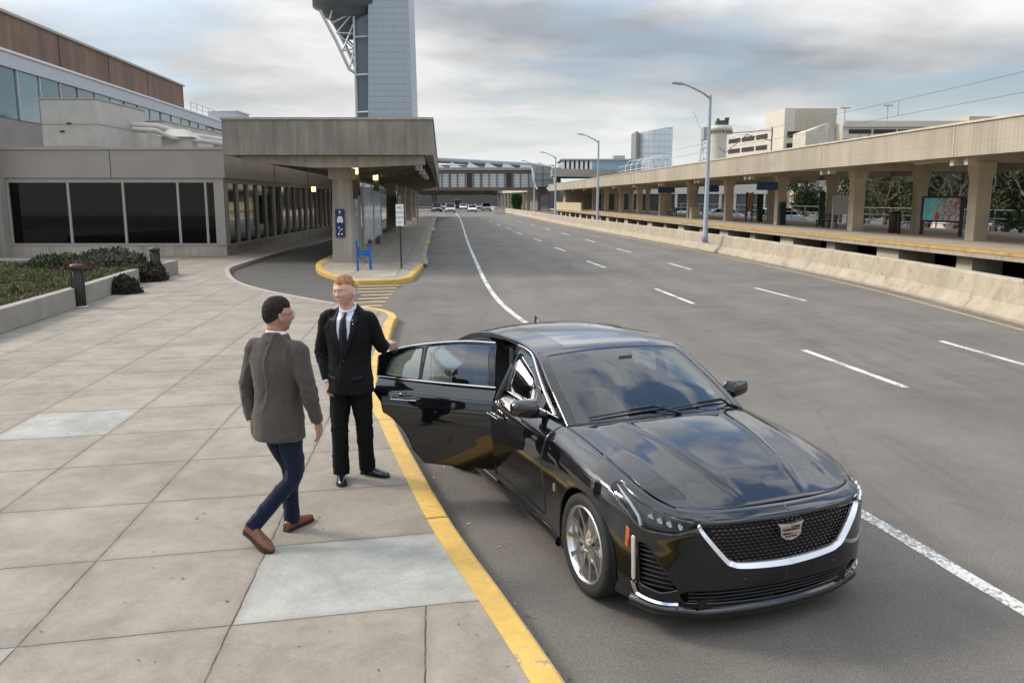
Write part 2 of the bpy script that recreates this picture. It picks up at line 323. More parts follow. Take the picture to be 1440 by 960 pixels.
def grass_m(name, c0, c1):
    n = NB(name); a = n.noise(2.5, 6, .7); f = n.noise(40, 4, .7); return n.out(n.scale(n.mix(n.ramp(a, .35, .65), c0, c1), n.f('MULTIPLY_ADD', f, .8, .6)), .95, f, .8, .03)
# ---- one sheet of asphalt out to the horizon
g = MB(); xs = [-1500, -300, -60, 60, 300, 1500]; ys = [-60, 60, 200, 500, 3000]
g.add([(x, y, -.012) for y in ys for x in xs], [(j*6+i, j*6+i+1, (j+1)*6+i+1, (j+1)*6+i) for j in range(4) for i in range(5)])
tag(g.build('ground', mat('far_ground', (.16, .15, .12), .95, 0, .25, scale=.05, fine=2)), kind='structure')
BAR = [(10.4, -10), (10.5, 8), (10.72, 17), (10.95, 24), (10.55, 33), (9.6, 45), (8.3, 57.5), (7.0, 69), (4.7, 92), (2.1, 125), (-3.1, 184), (-13, 300)]
barx = lambda y: float(np.interp(y, [p[1] for p in BAR], [p[0] for p in BAR]))
KERB = [(1.55, 0.0), (.2, 4.15), (-.44, 6.0), (-1.0, 7.9), (-1.32, 9.05), (-1.79, 10.75), (-2.1, 13.7), (-2.40, 16.6), (-2.44, 17.4), (-2.62, 18.1), (-2.98, 18.7), (-3.55, 19.25), (-4.15, 19.75)]
LOOP = [(-4.15, 19.75), (-5.2, 20.9), (-6.85, 22.9), (-8.3, 25.2), (-9.6, 28.3), (-10.25, 30.4), (-10.45, 32.4), (-10.75, 36.5), (-11.2, 45), (-12.0, 58.5), (-15.0, 95), (-19, 140)]
K2 = [(v.x, v.y) for v in spline([(x, y, 0) for x, y in KERB], 6)]; L2 = [(v.x, v.y) for v in spline([(x, y, 0) for x, y in LOOP], 6)]
mb = MB(); ls = [p for p in BAR]; road = K2[:1]+[(x+.3, y) for x, y in BAR]; mb.prism([(1.6, -10)]+[(x+.3, y) for x, y in BAR]+[(-28, 300), (-20, 128), (-8, 60), (-3.5, 30), (-3, 25), (-6, 24), (-4, 19), (-2.6, 17), (-1.6, 10), (-.3, 5.2), (.3, 3.5)], -.01, 0)
mb = MB(); mb.add([(-60, -10, 0), (16, -10, 0), (16, 300, 0), (-60, 300, 0)], [(0, 1, 2, 3)]); tag(mb.build('road', ASPH), kind='structure')
def ribbon(path, w0, w1, z, mb=None):
    mb = mb or MB(); P = [Vector((x, y)) for x, y in path]; V = []
    for i, p in enumerate(P):
        t = (P[min(i+1, len(P)-1)]-P[max(i-1, 0)]).normalized(); n = Vector((t.y, -t.x)); V += [(*(p+n*w0), z), (*(p+n*w1), z)]
    return mb.add(V, [(2*i, 2*i+1, 2*i+3, 2*i+2) for i in range(len(P)-1)])
lo = MB(); lo.prism(L2+[(-8.5, 120), (-8.4, 40), (-8.0, 35), (-7.4, 31.4), (-6.4, 28.5), (-4.9, 25.6), (-3.3, 25.3), (-3.6, 22)], .0, .004); tag(lo.build('loop_road', ASPH2), kind='structure')
# pavement: everything left of the kerb, .15 high
pv = MB(); poly = K2+L2[1:]+[(-40, 140), (-40, 0)]
pv.prism(poly, -.01, .15); tag(pv.build('pavement', PAVE), kind='structure')
def off(path, d):
    P = [Vector((x, y)) for x, y in path]; o = []
    for i, p in enumerate(P): t = (P[min(i+1, len(P)-1)]-P[max(i-1, 0)]).normalized(); q = p+Vector((t.y, -t.x))*d; o.append((q.x, q.y))
    return o
def kerb(name, path, m, w=.17, z=.156, out=.012, closed=False):
    """rounded kerb stone following path; the road lies on the right-hand side of the path"""
    sec = [(out+.002, -.005), (out, z-.03), (out-.012, z-.008), (out-.03, z), (-w, z), (-w, z-.02)]
    mb = MB(); P = [Vector((x, y)) for x, y in path]; V = []; k = len(sec); n = len(P)
    for i, p in enumerate(P):
        a, b = (P[i-1], P[(i+1) % n]) if closed else (P[max(i-1, 0)], P[min(i+1, n-1)])
        t = (b-a).normalized(); nn = Vector((t.y, -t.x)); V += [(*(p+nn*s), h) for s, h in sec]
    mb.add(V, [(i*k+j, i*k+j+1, ((i+1) % n)*k+j+1, ((i+1) % n)*k+j) for i in range(n if closed else n-1) for j in range(k-1)]); return tag(mb.build(name, m), kind='structure')
kerb('kerb', K2[:-7], YKERB); kerb('kerb', L2[:], mat('grey_kerb', (.34, .30, .24), .85, 0, .2, scale=4), .16)
# lane paint: solid edge line, two rows of dashes, thin line by the barrier
PW = NB('lane_paint'); _w = PW.noise(25, 5, .8); _b = PW.noise(1.2, 4); PW.out(PW.mix(PW.ramp(PW.f('ADD', _w, PW.f('MULTIPLY', _b, .5)), .72, .84), (.66, .65, .61), (.20, .19, .17)), .7)
EDGE = [(4.35, .5), (3.29, 4.97), (2.91, 6.75), (1.6, 12.4), (.23, 17.9), (-.62, 24.0), (-1.61, 36.4), (-3.07, 56.5), (-6.33, 104), (-9.23, 142), (-14, 200)]
ep = [(v.x, v.y) for v in spline([(x, y, 0) for x, y in EDGE], 8)]; tag(ribbon(ep, -.065, .065, .004).build('edge_line', M['lane_paint']), kind='structure')
da = [(6.1, 8.3, 5.62, 10.4)[:0] or None]
mb = MB()
for (x0, y0, x1, y1) in [(5.52, 11.37, 5.1, 14.32), (4.58, 20.85, 4.23, 24.4), (3.6, 32.0, 3.2, 35.5), (2.7, 42.4, 2.35, 45.8), (1.85, 52.5, 1.45, 56.0), (.75, 63, .4, 66.5), (-.1, 74, -.5, 77.5), (-1.2, 85, -1.6, 88), (-2.3, 96, -2.6, 99),
                         (8.22, 13.11, 7.97, 15.21) if False else (8.25, 12.0, 7.97, 15.25), (7.62, 21.45, 7.22, 24.6), (6.71, 31.18, 6.45, 34.34), (5.91, 41.3, 5.58, 44.5), (5.1, 51, 4.8, 54.5), (4.2, 61.5, 3.9, 65), (3.3, 72, 3.0, 75.5), (2.3, 83, 2.0, 86), (1.1, 95, .8, 98)]:
    ribbon([(x0, y0), (x1, y1)], -.06, .06, .004, mb)
tag(mb.build('lane_dashes', M['lane_paint']), kind='structure')
bl = [(barx(y)-.42, y) for y in np.linspace(2, 180, 60)]; tag(ribbon(bl, -.05, .05, .004).build('barrier_edge_line', mat('worn_yellow_line', (.40, .29, .12), .8, 0, .35, scale=6)), kind='structure')
# drop-kerb hatch between pavement and island
mb = MB()
for i in range(7):
    t = i/6; xl = -4.75+.80*t if i < 3 else -4.45+.45*t; y = 25.2-4.9*t; xr = -3.45+.25*t
    ribbon([(xl+.1, y-.12), (xr, y+.12)], -.09, .09, .010, mb)
tag(mb.build('hatch_stripes', mat('pale_yellow_paint', (.50, .38, .15), .75, 0, .3, scale=8)), kind='structure')
# ---- island under the canopy
ISL = [(-3.42, 32.0), (-3.24, 27.4), (-3.28, 26.5), (-3.62, 25.75), (-4.2, 25.5), (-4.85, 25.55), (-5.7, 26.9), (-6.6, 28.7), (-7.3, 31.0), (-7.75, 33.5), (-8.1, 38)]
IS2 = [(v.x, v.y) for v in spline([(x, y, 0) for x, y in ISL], 5)]
full = IS2+[(-15.6, 128), (-11.6, 128), (-5.4, 53), (-4.1, 38)]
mb = MB(); mb.prism(full, -.01, .15); tag(mb.build('island', PAVE2), kind='structure')
kerb('kerb', IS2[::-1][14:][::1] if False else IS2[::-1], YKERB, .20)
kerb('kerb', [(-11.6, 128), (-5.4, 53), (-4.1, 38), (-3.42, 32)][::-1][::-1], M['grey_kerb'], .2, .152)
for (a_, b_) in (((-5.22, 50.5), (-4.9, 47)), ((-7.0, 73), (-6.4, 66))): kerb('kerb', [(b_[0]+.03, b_[1]), (a_[0]+.03, a_[1])][::-1], YKERB, .25, .16)
# far pavement beyond the island

# grit, leaves and scraps in the gutter and on the slabs
def scraps(n, seed, m, name, fn, s):
    rg = random.Random(seed); V = []; F = []
    for _ in range(n):
        x, y, z = fn(rg); a_ = rg.uniform(0, 6.3); l = s*rg.uniform(.5, 1.5); w_ = l*rg.uniform(.3, .7); k = len(V)
        for u, v_, h in ((-1, 0, 0), (0, -.6, .3), (1, 0, .1), (0, .7, .4)): V.append((x+l*u*math.cos(a_)-w_*v_*math.sin(a_), y+l*u*math.sin(a_)+w_*v_*math.cos(a_), z+.003+h*l*.5))
        F.append((k, k+1, k+2, k+3))
    mb = MB(); mb.add(V, F); return tag(mb.build(name, m), kind='stuff')
def kx(y): return float(np.interp(y, [p[1] for p in K2], [p[0] for p in K2]))
scraps(260, 1, mat('dead_leaf_bits', (.10, .06, .03), .9, 0, .4, scale=9), 'gutter_litter', lambda q: (lambda y: (kx(y)+.02+abs(q.gauss(0, .10)), y, .004))(q.uniform(3, 17)), .012)
scraps(150, 2, mat('dark_bits', (.05, .035, .025), .9, 0, .4, scale=9), 'pavement_litter', lambda q: (lambda y: (kx(y)-.2-abs(q.gauss(0, 2.4)), y, .152))(q.uniform(3, 17)), .014)
scraps(14, 3, mat('paper_bits', (.6, .58, .54), .8, 0, .1), 'paper_litter', lambda q: (lambda y: (kx(y)+.05+abs(q.gauss(0, .30)), y, .004))(q.uniform(5, 9)), .022)
# ================================================================= left: pavilion, terminal, canopy, tower
TAUPE = mat('taupe_metal_panel', (.30, .265, .225), .55, 0, .10, scale=.6, fine=20, streak=.35)
TAUPE2 = mat('taupe_frame', (.34, .31, .27), .5, 0, .08)
DGL = mat('dark_window_glass', (.002, .0022, .0025), .03, 0, 0, spec=.25)
def reflglass(name, c, rough=.03, metal=0., spec=.5): return mat(name, c, rough, metal, 0, spec=spec)
SKYGL = mat('sky_reflecting_glass', (.20, .26, .28), .04, .75, 0)
BRICK = NB('brown_brick'); _t = BRICK.N.new('ShaderNodeTexBrick'); BRICK.L.new(BRICK.comb(BRICK.y, BRICK.z), _t.inputs[0]); _t.inputs['Scale'].default_value = 4; _t.inputs['Color1'].default_value = (.20, .125, .085, 1); _t.inputs['Color2'].default_value = (.165, .10, .07, 1); _t.inputs['Mortar'].default_value = (.16, .12, .09, 1); _t.inputs['Mortar Size'].default_value = .012
_s = BRICK.noise(.8, 5, .6, stretch=(1, 1, .15)); BRICK.out(BRICK.scale(_t.outputs[0], BRICK.f('MULTIPLY_ADD', BRICK.ramp(_s, .3, .7), .5, .72)), .85)
px, py = -12.45, 36.5     # the pavilion's corner; its side wall runs away along (-.05, 1)
pav = thing('glass_pavilion', 'single-storey taupe building with dark full-height windows behind the planter', 'building', (px, py, 0))
W_ = lambda mb, n, m, **k: mb.build(n, m, pav, world=True, **k)
side = lambda t, o=0.: (px-.045*t+o, py+t)     # point on the side face, o outwards
mb = MB(); mb.b2(-34, px, py-.01, py+1.2, .1, .618); mb.prism([side(1.25), side(40), (side(40)[0]-1, py+40), (px-1, py+1.25)], .1, .55); W_(mb, 'plinth', CONC)
mb = MB(); mb.b2(-22.3, px, py-.04, py+.06, .62, .70); mb.b2(-34, px+.02, py-.04, py+.06, 3.30, 3.50)
mb.prism([side(0, .03), side(40, .03), side(40, -.08), side(0, -.08)], .55, .63); mb.prism([side(0, .035), side(40, .035), side(40, -.08), side(0, -.08)], 3.28, 3.50); W_(mb, 'frame', TAUPE2)
mb = MB(); mb.prism([(px+.12, py-.12), (px-.045*40+.12, py+40), (-34, py+40), (-34, py-.12)], 3.50, 4.68); fs = W_(mb, 'fascia', TAUPE)
mb = MB(); mb.prism([(px+.17, py-.17), (px-.045*40+.17, py+40), (px-.045*40-.3, py+40), (px-.3, py+.3), (-34, py+.3), (-34, py-.17)], 4.68, 4.78); W_(mb, 'coping', TAUPE2)
mb = MB(); 
for x in (-17.2, -27.0): mb.b2(x-.008, x+.008, py-.135, py-.118, 3.5, 4.68)
for t in (9, 18, 27): c = side(t, .13); mb.box((c[0], c[1], 4.09), (.03, .016, 1.18), rz=.045)
each(mb, 'panel_joint', mat('joint_dark', (.05, .045, .04), .8, 0, 0), pav)
wx = [-22.3, -19.66, -17.02, -15.03+.27, -12.9+.0, px-.32]; wx = [-22.15, -19.7, -16.95, -14.95+.25, -13.0, px-.36]
wx = [-22.1, -19.60, -17.10, -15.0+.35, -13.05+.0]
wx = [-21.75, -19.3, -16.9, -14.5, -13.05, -12.80]
for i in range(4):
    mb = MB(); mb.b2([-21.75, -19.15, -16.78, -14.42][i]+.07, [-19.15, -16.78, -14.42, -13.22][i]-.07, py, py+.03, .70, 3.30); W_(mb, 'window_pane', DGL)
mb = MB()
for x in (-21.75, -19.15, -16.78, -14.42, -13.22): mb.b2(x-.05, x+.05, py-.05, py+.05, .70, 3.30)
each(mb, 'mullion', TAUPE2, pav)
mb = MB(); mb.b2(-13.15, -12.86, py+.0, py+.03, .70, 3.30); W_(mb, 'window_pane', DGL)
mb = MB(); mb.b2(-12.86, px+.012, py-.045, py+.3, .623, 3.298); mb.b2(-24.4, -21.82, py-.5, py+.4, .1, 3.5); each(mb, 'pier', TAUPE2, pav)
sp = 0; ts = [0.3]; 
while ts[-1] < 38: ts.append(ts[-1]+1.75)
mb = MB(); mb2 = MB()
for i, t in enumerate(ts):
    c = side(t, .0); w_ = .09 if i % 5 else .32; mb.box((c[0]-.02, c[1], 1.955), (.14, w_, 2.65), rz=.045)
    if i < len(ts)-1: 
        a, b = side(t+.04, -.06), side(ts[i+1]-.04, -.06); mb2.prism([a, b, (b[0]-.03, b[1]), (a[0]-.03, a[1])], .63, 3.28)
each(mb, 'mullion', TAUPE2, pav); W_(mb2, 'side_glazing', mat('side_window_glass', (.012, .013, .012), .05, 0, 0, spec=1.0))
mb = MB(); mb.prism([(px-.3, py+.8), (px-.3-.045*39, py+39), (-33, py+39), (-33, py+.8)], .1, .2); W_(mb, 'floor', mat('inner_floor', (.03, .03, .03), .6, 0, 0))
# wall stub at the far left edge
st = thing('concrete_wall', 'dark concrete wall end rising beside the pavilion at the far left', 'wall', (-23.6, 34.6, 0))
mb = MB(); mb.b2(-26.5, -22.05, 35.2, 35.9, .1, 3.5); mb.b2(-30, -22.0, 35.1, 36.3, 3.55, 6.1); W2 = mb.build('wall', CONC, st, world=True)
# rooftop plant
ACM = mat('weathered_beige_steel', (.40, .385, .335), .55, 0, .12, scale=1.5, streak=.4)
def acunit(name, label, x0, x1, y0, y1, z0, z1, seam=True):
    t = thing(name, label, 'air conditioner', ((x0+x1)/2, (y0+y1)/2, z0), 0, 'rooftop air handlers on the pavilion')
    mb = MB(); mb.b2(x0, x1, y0, y1, z0+.2, z1); mb.build('casing', ACM, t, world=True, bevel=.03)
    mb = MB(); mb.b2(x0-.03, x1+.03, y0-.03, y1+.03, z1, z1+.06); 
    if seam: mb.b2(x0-.02, x1+.02, y0-.02, y1+.02, (z0+z1)/2+.05, (z0+z1)/2+.10)
    mb.build('trim', mat('beige_trim', (.30, .30, .25), .6, 0, .1), t, world=True)
    mb = MB(); mb.b2(x0+.1, x1-.1, y0+.1, y1-.1, z0, z0+.2); mb.build('curb', mat('curb_dark', (.07, .07, .08), .7, 0, .1), t, world=True)
    mb = MB(); mb.b2(x0+(x1-x0)*.32, x0+(x1-x0)*.40, y0-.05, y0-.02, z0+.85, z0+.92); mb.b2(x0+(x1-x0)*.45, x0+(x1-x0)*.53, y0-.05, y0-.02, z0+1.2, z0+1.27); mb.build('latch', BLKPL, t, world=True); return t
acunit('air_handler', 'large two-tier beige air handler on the pavilion roof', -21.2, -18.65, 38.6, 43.6, 4.72, 7.0)
acunit('air_handler', 'smaller beige air handler behind the large one on the roof', -21.3, -18.9, 46.5, 56.0, 4.72, 6.75, False)
dt = thing('roof_ductwork', 'pale insulated pipes and duct elbow running across the pavilion roof', 'duct', (-16.5, 43, 4.95)); PIPE = mat('pale_pipe_wrap', (.42, .40, .36), .6, 0, .1)
mb = MB(); mb.tube([(-18.7, 42.0, 6.15), (-17.5, 42.2, 6.1), (-16.8, 42.5, 5.9), (-16.3, 43.5, 5.75), (-13.8, 54, 5.6)], .17, 12); mb.build('pipe', PIPE, dt, world=True)
mb = MB(); mb.tube([(-18.3, 41.2, 5.9), (-17.2, 41.3, 5.85), (-16.6, 41.6, 5.55), (-15.4, 43, 5.45), (-13.4, 52, 5.35)], .12, 12); mb.build('pipe', PIPE, dt, world=True)
mb = MB(); mb.b2(-17.2, -15.9, 41.9, 43.2, 5.0, 5.6); mb.loft([[(-17.4+1.7*i_[0]+.5*0, 41.7+1.7*i_[1], 5.6) for i_ in ((0, 0), (1, 0), (1, 1), (0, 1))], [(-16.9+.7*i_[0], 42.2+.7*i_[1], 6.0) for i_ in ((0, 0), (1, 0), (1, 1), (0, 1))]], False); mb.build('vent_hood', PIPE, dt, world=True)
mb = MB(); [mb.b2(-15.4+.25*i, -15.1+.25*i, 44+2*i, 44.6+2*i, 5.0, 5.45) for i in range(5)]; mb.build('pipe_support', mat('support_grey', (.3, .29, .27), .7, 0, .1), dt, world=True)
# upper terminal: X = x0 - .068 Y; brick attic over a band over ribbon glass
def ter(y, o=0.): return (-32.8-.066*(y-0)+o, y)
tm = thing('terminal_building', 'long terminal with brown brick top above a ribbon of sky-reflecting windows', 'building', (-38, 80, 0))
T_ = lambda mb, n, m: mb.build(n, m, tm, world=True)
def wall2(mb, y0, y1, z0, z1, o0, o1): a, b = ter(y0, o0), ter(y1, o0); c, d = ter(y1, o1), ter(y0, o1); mb.prism([a, b, c, d], z0, z1); return mb
T_(wall2(MB(), 30, 104, 13.2, 15.95, 0, -20), 'brick_attic', M['brown_brick']); T_(wall2(MB(), 30, 104.3, 15.95, 16.15, .15, -20), 'coping', TAUPE2)
mb = MB(); [wall2(mb, y, y+.10, 13.25, 15.9, .03, -.1) for y in (42, 52, 62, 72, 82, 92)]; T_(mb, 'brick_joint', mat('joint_brown', (.06, .035, .025), .9, 0, 0))
LB = mat('pale_metal_band', (.42, .43, .46), .4, .2, .08)
T_(wall2(MB(), 30, 150, 12.0, 13.2, .5, -10), 'metal_band', LB); T_(wall2(MB(), 30, 150, 13.05, 13.22, .62, -10), 'band_cap', mat('white_cap', (.62, .62, .62), .4, 0, .05))
for i in range(24):
    y0 = 30+i*3.4
    T_(wall2(MB(), y0+.06, y0+3.34, 8.4, 12.0, .30+.02*(i % 3), 0.2), 'window_pane', SKYGL if i % 5 else mat('sky_glass_b', (.26, .33, .35), .04, .7, 0))
mb = MB(); [wall2(mb, 30+i*3.4-.07, 30+i*3.4+.07, 8.4, 12.0, .42, .0) for i in range(26)]; each(mb, 'mullion', LB, tm)
T_(wall2(MB(), 30, 150, 0, 8.4, .25, -20), 'lower_wall', mat('terminal_lower', (.25, .22, .19), .8, 0, .15, scale=.5)); T_(wall2(MB(), 108, 150, 8.4, 11.9, .2, -10), 'end_wall', mat('pale_green_glass', (.35, .42, .40), .3, .2, .1, scale=.4))
mb = MB()
for i in range(8): a = ter(106+i*2.4, .2); mb.tube([(a[0], a[1], 13.1), (a[0], a[1], 14.4)], .04, 5)
for z in (13.8, 14.4): a, b = ter(106, .2), ter(124, .2); mb.tube([(*a, z), (*b, z)], .04, 5)
T_(mb, 'roof_railing', GALV)
ph = thing('roof_penthouse', 'small pale metal penthouse on the terminal roof past the railing', 'roof unit', (ter(127)[0]-1, 127, 13.1)); mb = MB(); mb.b2(ter(127)[0]-3, ter(127)[0]+1, 125, 131, 13.1, 15.2); mb.build('casing', LB, ph, world=True); mb = MB(); mb.b2(ter(127)[0]-3.2, ter(127)[0]+1.2, 124.8, 131.2, 15.2, 15.4); mb.build('cap', WHITE, ph, world=True)
# ---- ribbed concrete canopy over the island
RIB = NB('ribbed_concrete'); _v = RIB.f('FRACT', RIB.f('MULTIPLY', RIB.lin(1, RIB.x, 1, RIB.y), 9.5)); _r = RIB.ramp(RIB.f('ABSOLUTE', RIB.f('SUBTRACT', _v, .5)), .12, .32)
_s = RIB.noise(1.1, 6, .65, stretch=(3.0, 3.0, .22)); _a = RIB.noise(.5, 5, .6); _f = RIB.noise(30, 4, .7)
_c = RIB.scale((.265, .238, .19), RIB.f('MULTIPLY', RIB.f('MULTIPLY_ADD', RIB.ramp(_s, .32, .68), .36, .74), RIB.f('MULTIPLY_ADD', RIB.ramp(_a, .3, .7), .3, .85)))
_c = RIB.mix(RIB.f('MULTIPLY', RIB.f('SUBTRACT', 1, _r), .14), _c, (.09, .08, .06)); RIB.out(_c, .9, RIB.f('ADD', _r, RIB.f('MULTIPLY', _f, .3)), .5, .02)
CD = (-.083, 1.0); cy0 = 30.9; cxl, cxr = -10.48, -2.87
cn = thing('bus_canopy', 'ribbed brown concrete canopy standing on columns over the kerbside island', 'canopy', (-6.6, 33.1, .15))
C_ = lambda mb, n, m, **k: mb.build(n, m, cn, world=True, **k)
def cpt(x, d): return (x+CD[0]*d, cy0+d)
def quad(x0, x1, d0, d1): return [cpt(x0, d0), cpt(x1, d0), cpt(x1, d1), cpt(x0, d1)]
LEN = 97
mb = MB(); mb.prism(quad(cxl, cxr, 0, .3), 4.18, 5.42); mb.prism(quad(cxr-.3, cxr, .3, LEN), 4.18, 5.42); mb.prism(quad(cxl, cxl+.3, .3, LEN), 4.18, 5.42); C_(mb, 'fascia', M['ribbed_concrete'])
mb = MB(); mb.prism(quad(cxl-.04, cxr+.04, -.04, .34), 5.42, 5.50); mb.prism(quad(cxr-.34, cxr+.04, .34, LEN), 5.42, 5.50); mb.prism(quad(cxl-.04, cxl+.34, .34, LEN), 5.42, 5.50); C_(mb, 'coping', CONC)
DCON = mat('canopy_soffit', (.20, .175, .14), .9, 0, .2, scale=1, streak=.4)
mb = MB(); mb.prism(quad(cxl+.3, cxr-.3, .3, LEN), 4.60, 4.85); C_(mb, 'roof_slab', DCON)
for k, d in enumerate([.45, 5.5, 10.5, 15.6, 20.6, 25.6, 30.7, 35.7, 40.8, 48, 56, 64, 72, 80, 88]):
    mb = MB(); a = cpt(cxl+.55, d); b = cpt(cxr-.35, d); m_ = cpt(-6.62, d); zt = 4.16 if k == 0 else 4.6; th = .55 if k == 0 else .35
    pts = [(a[0], zt), (b[0], zt), (b[0], zt-.30), (m_[0]+.75, 3.75), (m_[0]-.75, 3.75), (a[0], zt-.18)]
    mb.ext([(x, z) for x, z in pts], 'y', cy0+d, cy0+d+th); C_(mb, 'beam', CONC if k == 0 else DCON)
colY = [33.1, 65, 81, 97, 113]
for i, y in enumerate(colY):
    d = y-cy0; c = cpt(-6.45, d); w_ = .32
    mb = MB(); mb.loft([[(c[0]-a*w, c[1]-b*w, z) for a, b in ((1, 1), (-1, 1), (-1, -1), (1, -1))] for z, w in ((.15, .40), (3.35, .33))], False); mb.b2(c[0]-.45, c[0]+.45, c[1]-.45, c[1]+.45, 3.35, 3.78)
    C_(mb, 'column', CONC, bevel=.02)
# brown service posts with lit lamps
for k, (x, y) in enumerate(((-6.55, 35.6), (-7.45, 46.5))):
    t = thing('lamp_post', ['square brown post with a lit lamp just behind the front canopy column', 'square brown post with a lit lamp at the far end of the glass map wall'][k], 'lamp', (x, y, .15), 0, 'lit posts under the canopy')
    mb = MB(); mb.b2(x-.14, x+.14, y-.14, y+.14, .15, 4.6); mb.build('post', mat('brown_post', (.16, .12, .085), .7, 0, .15), t, world=True)
    mb = MB(); mb.b2(x-.13, x+.13, y-.30, y-.145, 3.62, 3.95); mb.build('lamp', mat('lit_lamp', (.9, .8, .5), .4, 0, 0, emit=(1, .78, .35, 1.6)), t, world=True, bevel=.02)
for k, (x, y, z) in enumerate(((-12.3, 52, 3.2),)):
    t = thing('wall_lamp', 'small lit lamp on the glazed side wall of the pavilion', 'lamp', (x, y, z)); mb = MB(); mb.b2(x, x+.2, y-.15, y+.15, z-.15, z+.15); mb.build('lamp', M['lit_lamp'], t, world=True)
for k in range(5):
    d = 3+k*6; c = cpt(cxr-.75, d); t = thing('ceiling_speaker', ['first', 'second', 'third', 'fourth', 'fifth'][k]+' small pale box hanging under the road edge of the canopy, counted from the front', 'ceiling fixture', (c[0], c[1], 4.2), 0, 'boxes under the canopy edge')
    mb = MB(); mb.b2(c[0]-.15, c[0]+.15, c[1]-.2, c[1]+.2, 3.92, 4.2); mb.build('casing', WHITE, t, world=True, bevel=.02); mb = MB(); mb.tube([(c[0], c[1], 4.2), (c[0], c[1], 4.62)], .03, 6); mb.build('stem', GALV, t, world=True)
# glass map wall
PG = NB('etched_map_glass'); _n = PG.noise(1.0, 5, .6, stretch=(1, 1.2, .7)); _k = PG.noise(3.2, 5, .7, dist=1.2)
PG.out(PG.mix(PG.ramp(_k, .53, .60), PG.mix(PG.ramp(_n, .4, .62), (.50, .60, .64), (.34, .47, .54)), (.66, .70, .70)), .12); PG.b.inputs['Specular IOR Level'].default_value = .6
def panel(name, label, x0, y0, x1, y1, z0, z1, cat='glass screen', grp='glass screens under the canopy'):
    t = thing(name, label, cat, (x0, y0, .15), 0, grp); d = Vector((x1-x0, y1-y0)).normalized(); n = Vector((d.y, -d.x))*.02
    mb = MB(); mb.prism([(x0+n.x, y0+n.y), (x1+n.x, y1+n.y), (x1-n.x, y1-n.y), (x0-n.x, y0-n.y)], z0, z1); mb.build('glass_panel', M['etched_map_glass'], t, world=True)
    for (x, y) in ((x0, y0), ((x0+x1)/2, (y0+y1)/2), (x1, y1)): mb = MB(); mb.b2(x-.05, x+.05, y-.05, y+.05, .15, z1+.12); mb.build('post', TAUPE2, t, world=True)
panel('glass_screen', 'pale blue etched glass wall running back from the front canopy column', -6.05, 34.2, -7.05, 45.2, .75, 3.0)
panel('glass_screen', 'narrow pale glass panel fixed right beside the front canopy column', -6.75, 33.9, -6.15, 33.95, .7, 2.6)
panel('glass_screen', 'distant pale glass panel beside the second canopy column', -8.4, 62, -9.0, 68, .75, 2.9)
panel('glass_screen', 'farthest bluish glass panel under the canopy', -9.9, 88, -10.6, 95, .75, 3.2)
# signs by the island
SGB = mat('sign_navy', (.012, .028, .10), .4, 0, .05)
c = cpt(-6.45, 2.2)
t = thing('pictogram_sign', 'navy blue sign with white pictograms on the front canopy column', 'sign', (c[0]-.02, c[1]-.42, 1.2))
mb = MB(); mb.box((c[0]-.05, c[1]-.425, 1.68), (.36, .03, 1.08)); mb.build('board', SGB, t, world=True, bevel=.008)
mb = MB(); X = c[0]-.05; Yf = c[1]-.445
mb.add([(X-.05, Yf, 2.10), (X+.05, Yf, 2.10), (X, Yf, 2.17)], [(0, 1, 2)]); mb.b2(X-.012, X+.012, Yf-.001, Yf, 2.03, 2.11)
mb.b2(X-.11, X+.11, Yf-.001, Yf, 1.80, 1.88); mb.b2(X-.08, X+.08, Yf-.001, Yf, 1.885, 1.94); mb.b2(X-.12, X+.12, Yf-.001, Yf, 1.72, 1.785); mb.ball((X-.07, Yf, 1.71), (.025, .004, .025)); mb.ball((X+.07, Yf, 1.71), (.025, .004, .025))
mb.b2(X-.07, X-.02, Yf-.001, Yf, 1.48, 1.53); mb.b2(X+.01, X+.08, Yf-.001, Yf, 1.42, 1.46); mb.add([(X-.05, Yf, 1.40), (X+.0, Yf, 1.40), (X-.02, Yf, 1.33)], [(0, 1, 2)])
mb.b2(X-.09, X-.04, Yf-.001, Yf, 1.22, 1.30); mb.b2(X+.02, X+.09, Yf-.001, Yf, 1.24, 1.28); mb.build('pictogram', WHITE, t, world=True)
def text(name, s, size, m, par, loc, rot, ext=.001, align='CENTER'):
    c_ = bpy.data.curves.new(name, 'FONT'); c_.body = s; c_.size = size; c_.extrude = ext; c_.align_x = align; c_.align_y = 'CENTER'; c_.resolution_u = 3
    tmp = bpy.data.objects.new('tmp', c_); COL.objects.link(tmp); dg = bpy.context.evaluated_depsgraph_get(); me = bpy.data.meshes.new_from_object(tmp.evaluated_get(dg)); bpy.data.objects.remove(tmp)
    me.materials.clear(); me.materials.append(m); o = bpy.data.objects.new(name, me); COL.objects.link(o); o.parent = par; l = par.location if par else Vector((0, 0, 0))
    o.location = (loc[0]-l[0], loc[1]-l[1], loc[2]-l[2]); o.rotation_euler = rot; return o
t = thing('parking_sign', 'white notice sign on a thin dark post at the tip of the island', 'sign', (-3.97, 29.9, .15))
mb = MB(); mb.tube([(-3.97, 29.9, .15), (-3.99, 29.9, 2.45)], .03, 8); mb.build('post', mat('rusty_post', (.05, .038, .03), .7, .3, .2), t, world=True)
mb = MB(); mb.b2(-4.12, -3.84, 29.83, 29.85, 1.66, 2.42); mb.build('board', WHITE, t, world=True, bevel=.005)
DK = mat('sign_ink', (.05, .09, .08), .6, 0, 0)
for i, s_ in enumerate(('NO', 'PARKING', 'LOADING', 'ONLY')): text('lettering', s_, .072 if i else .13, DK, t, (-3.98, 29.825, 2.30-.17*i), (PI/2, 0, 0))
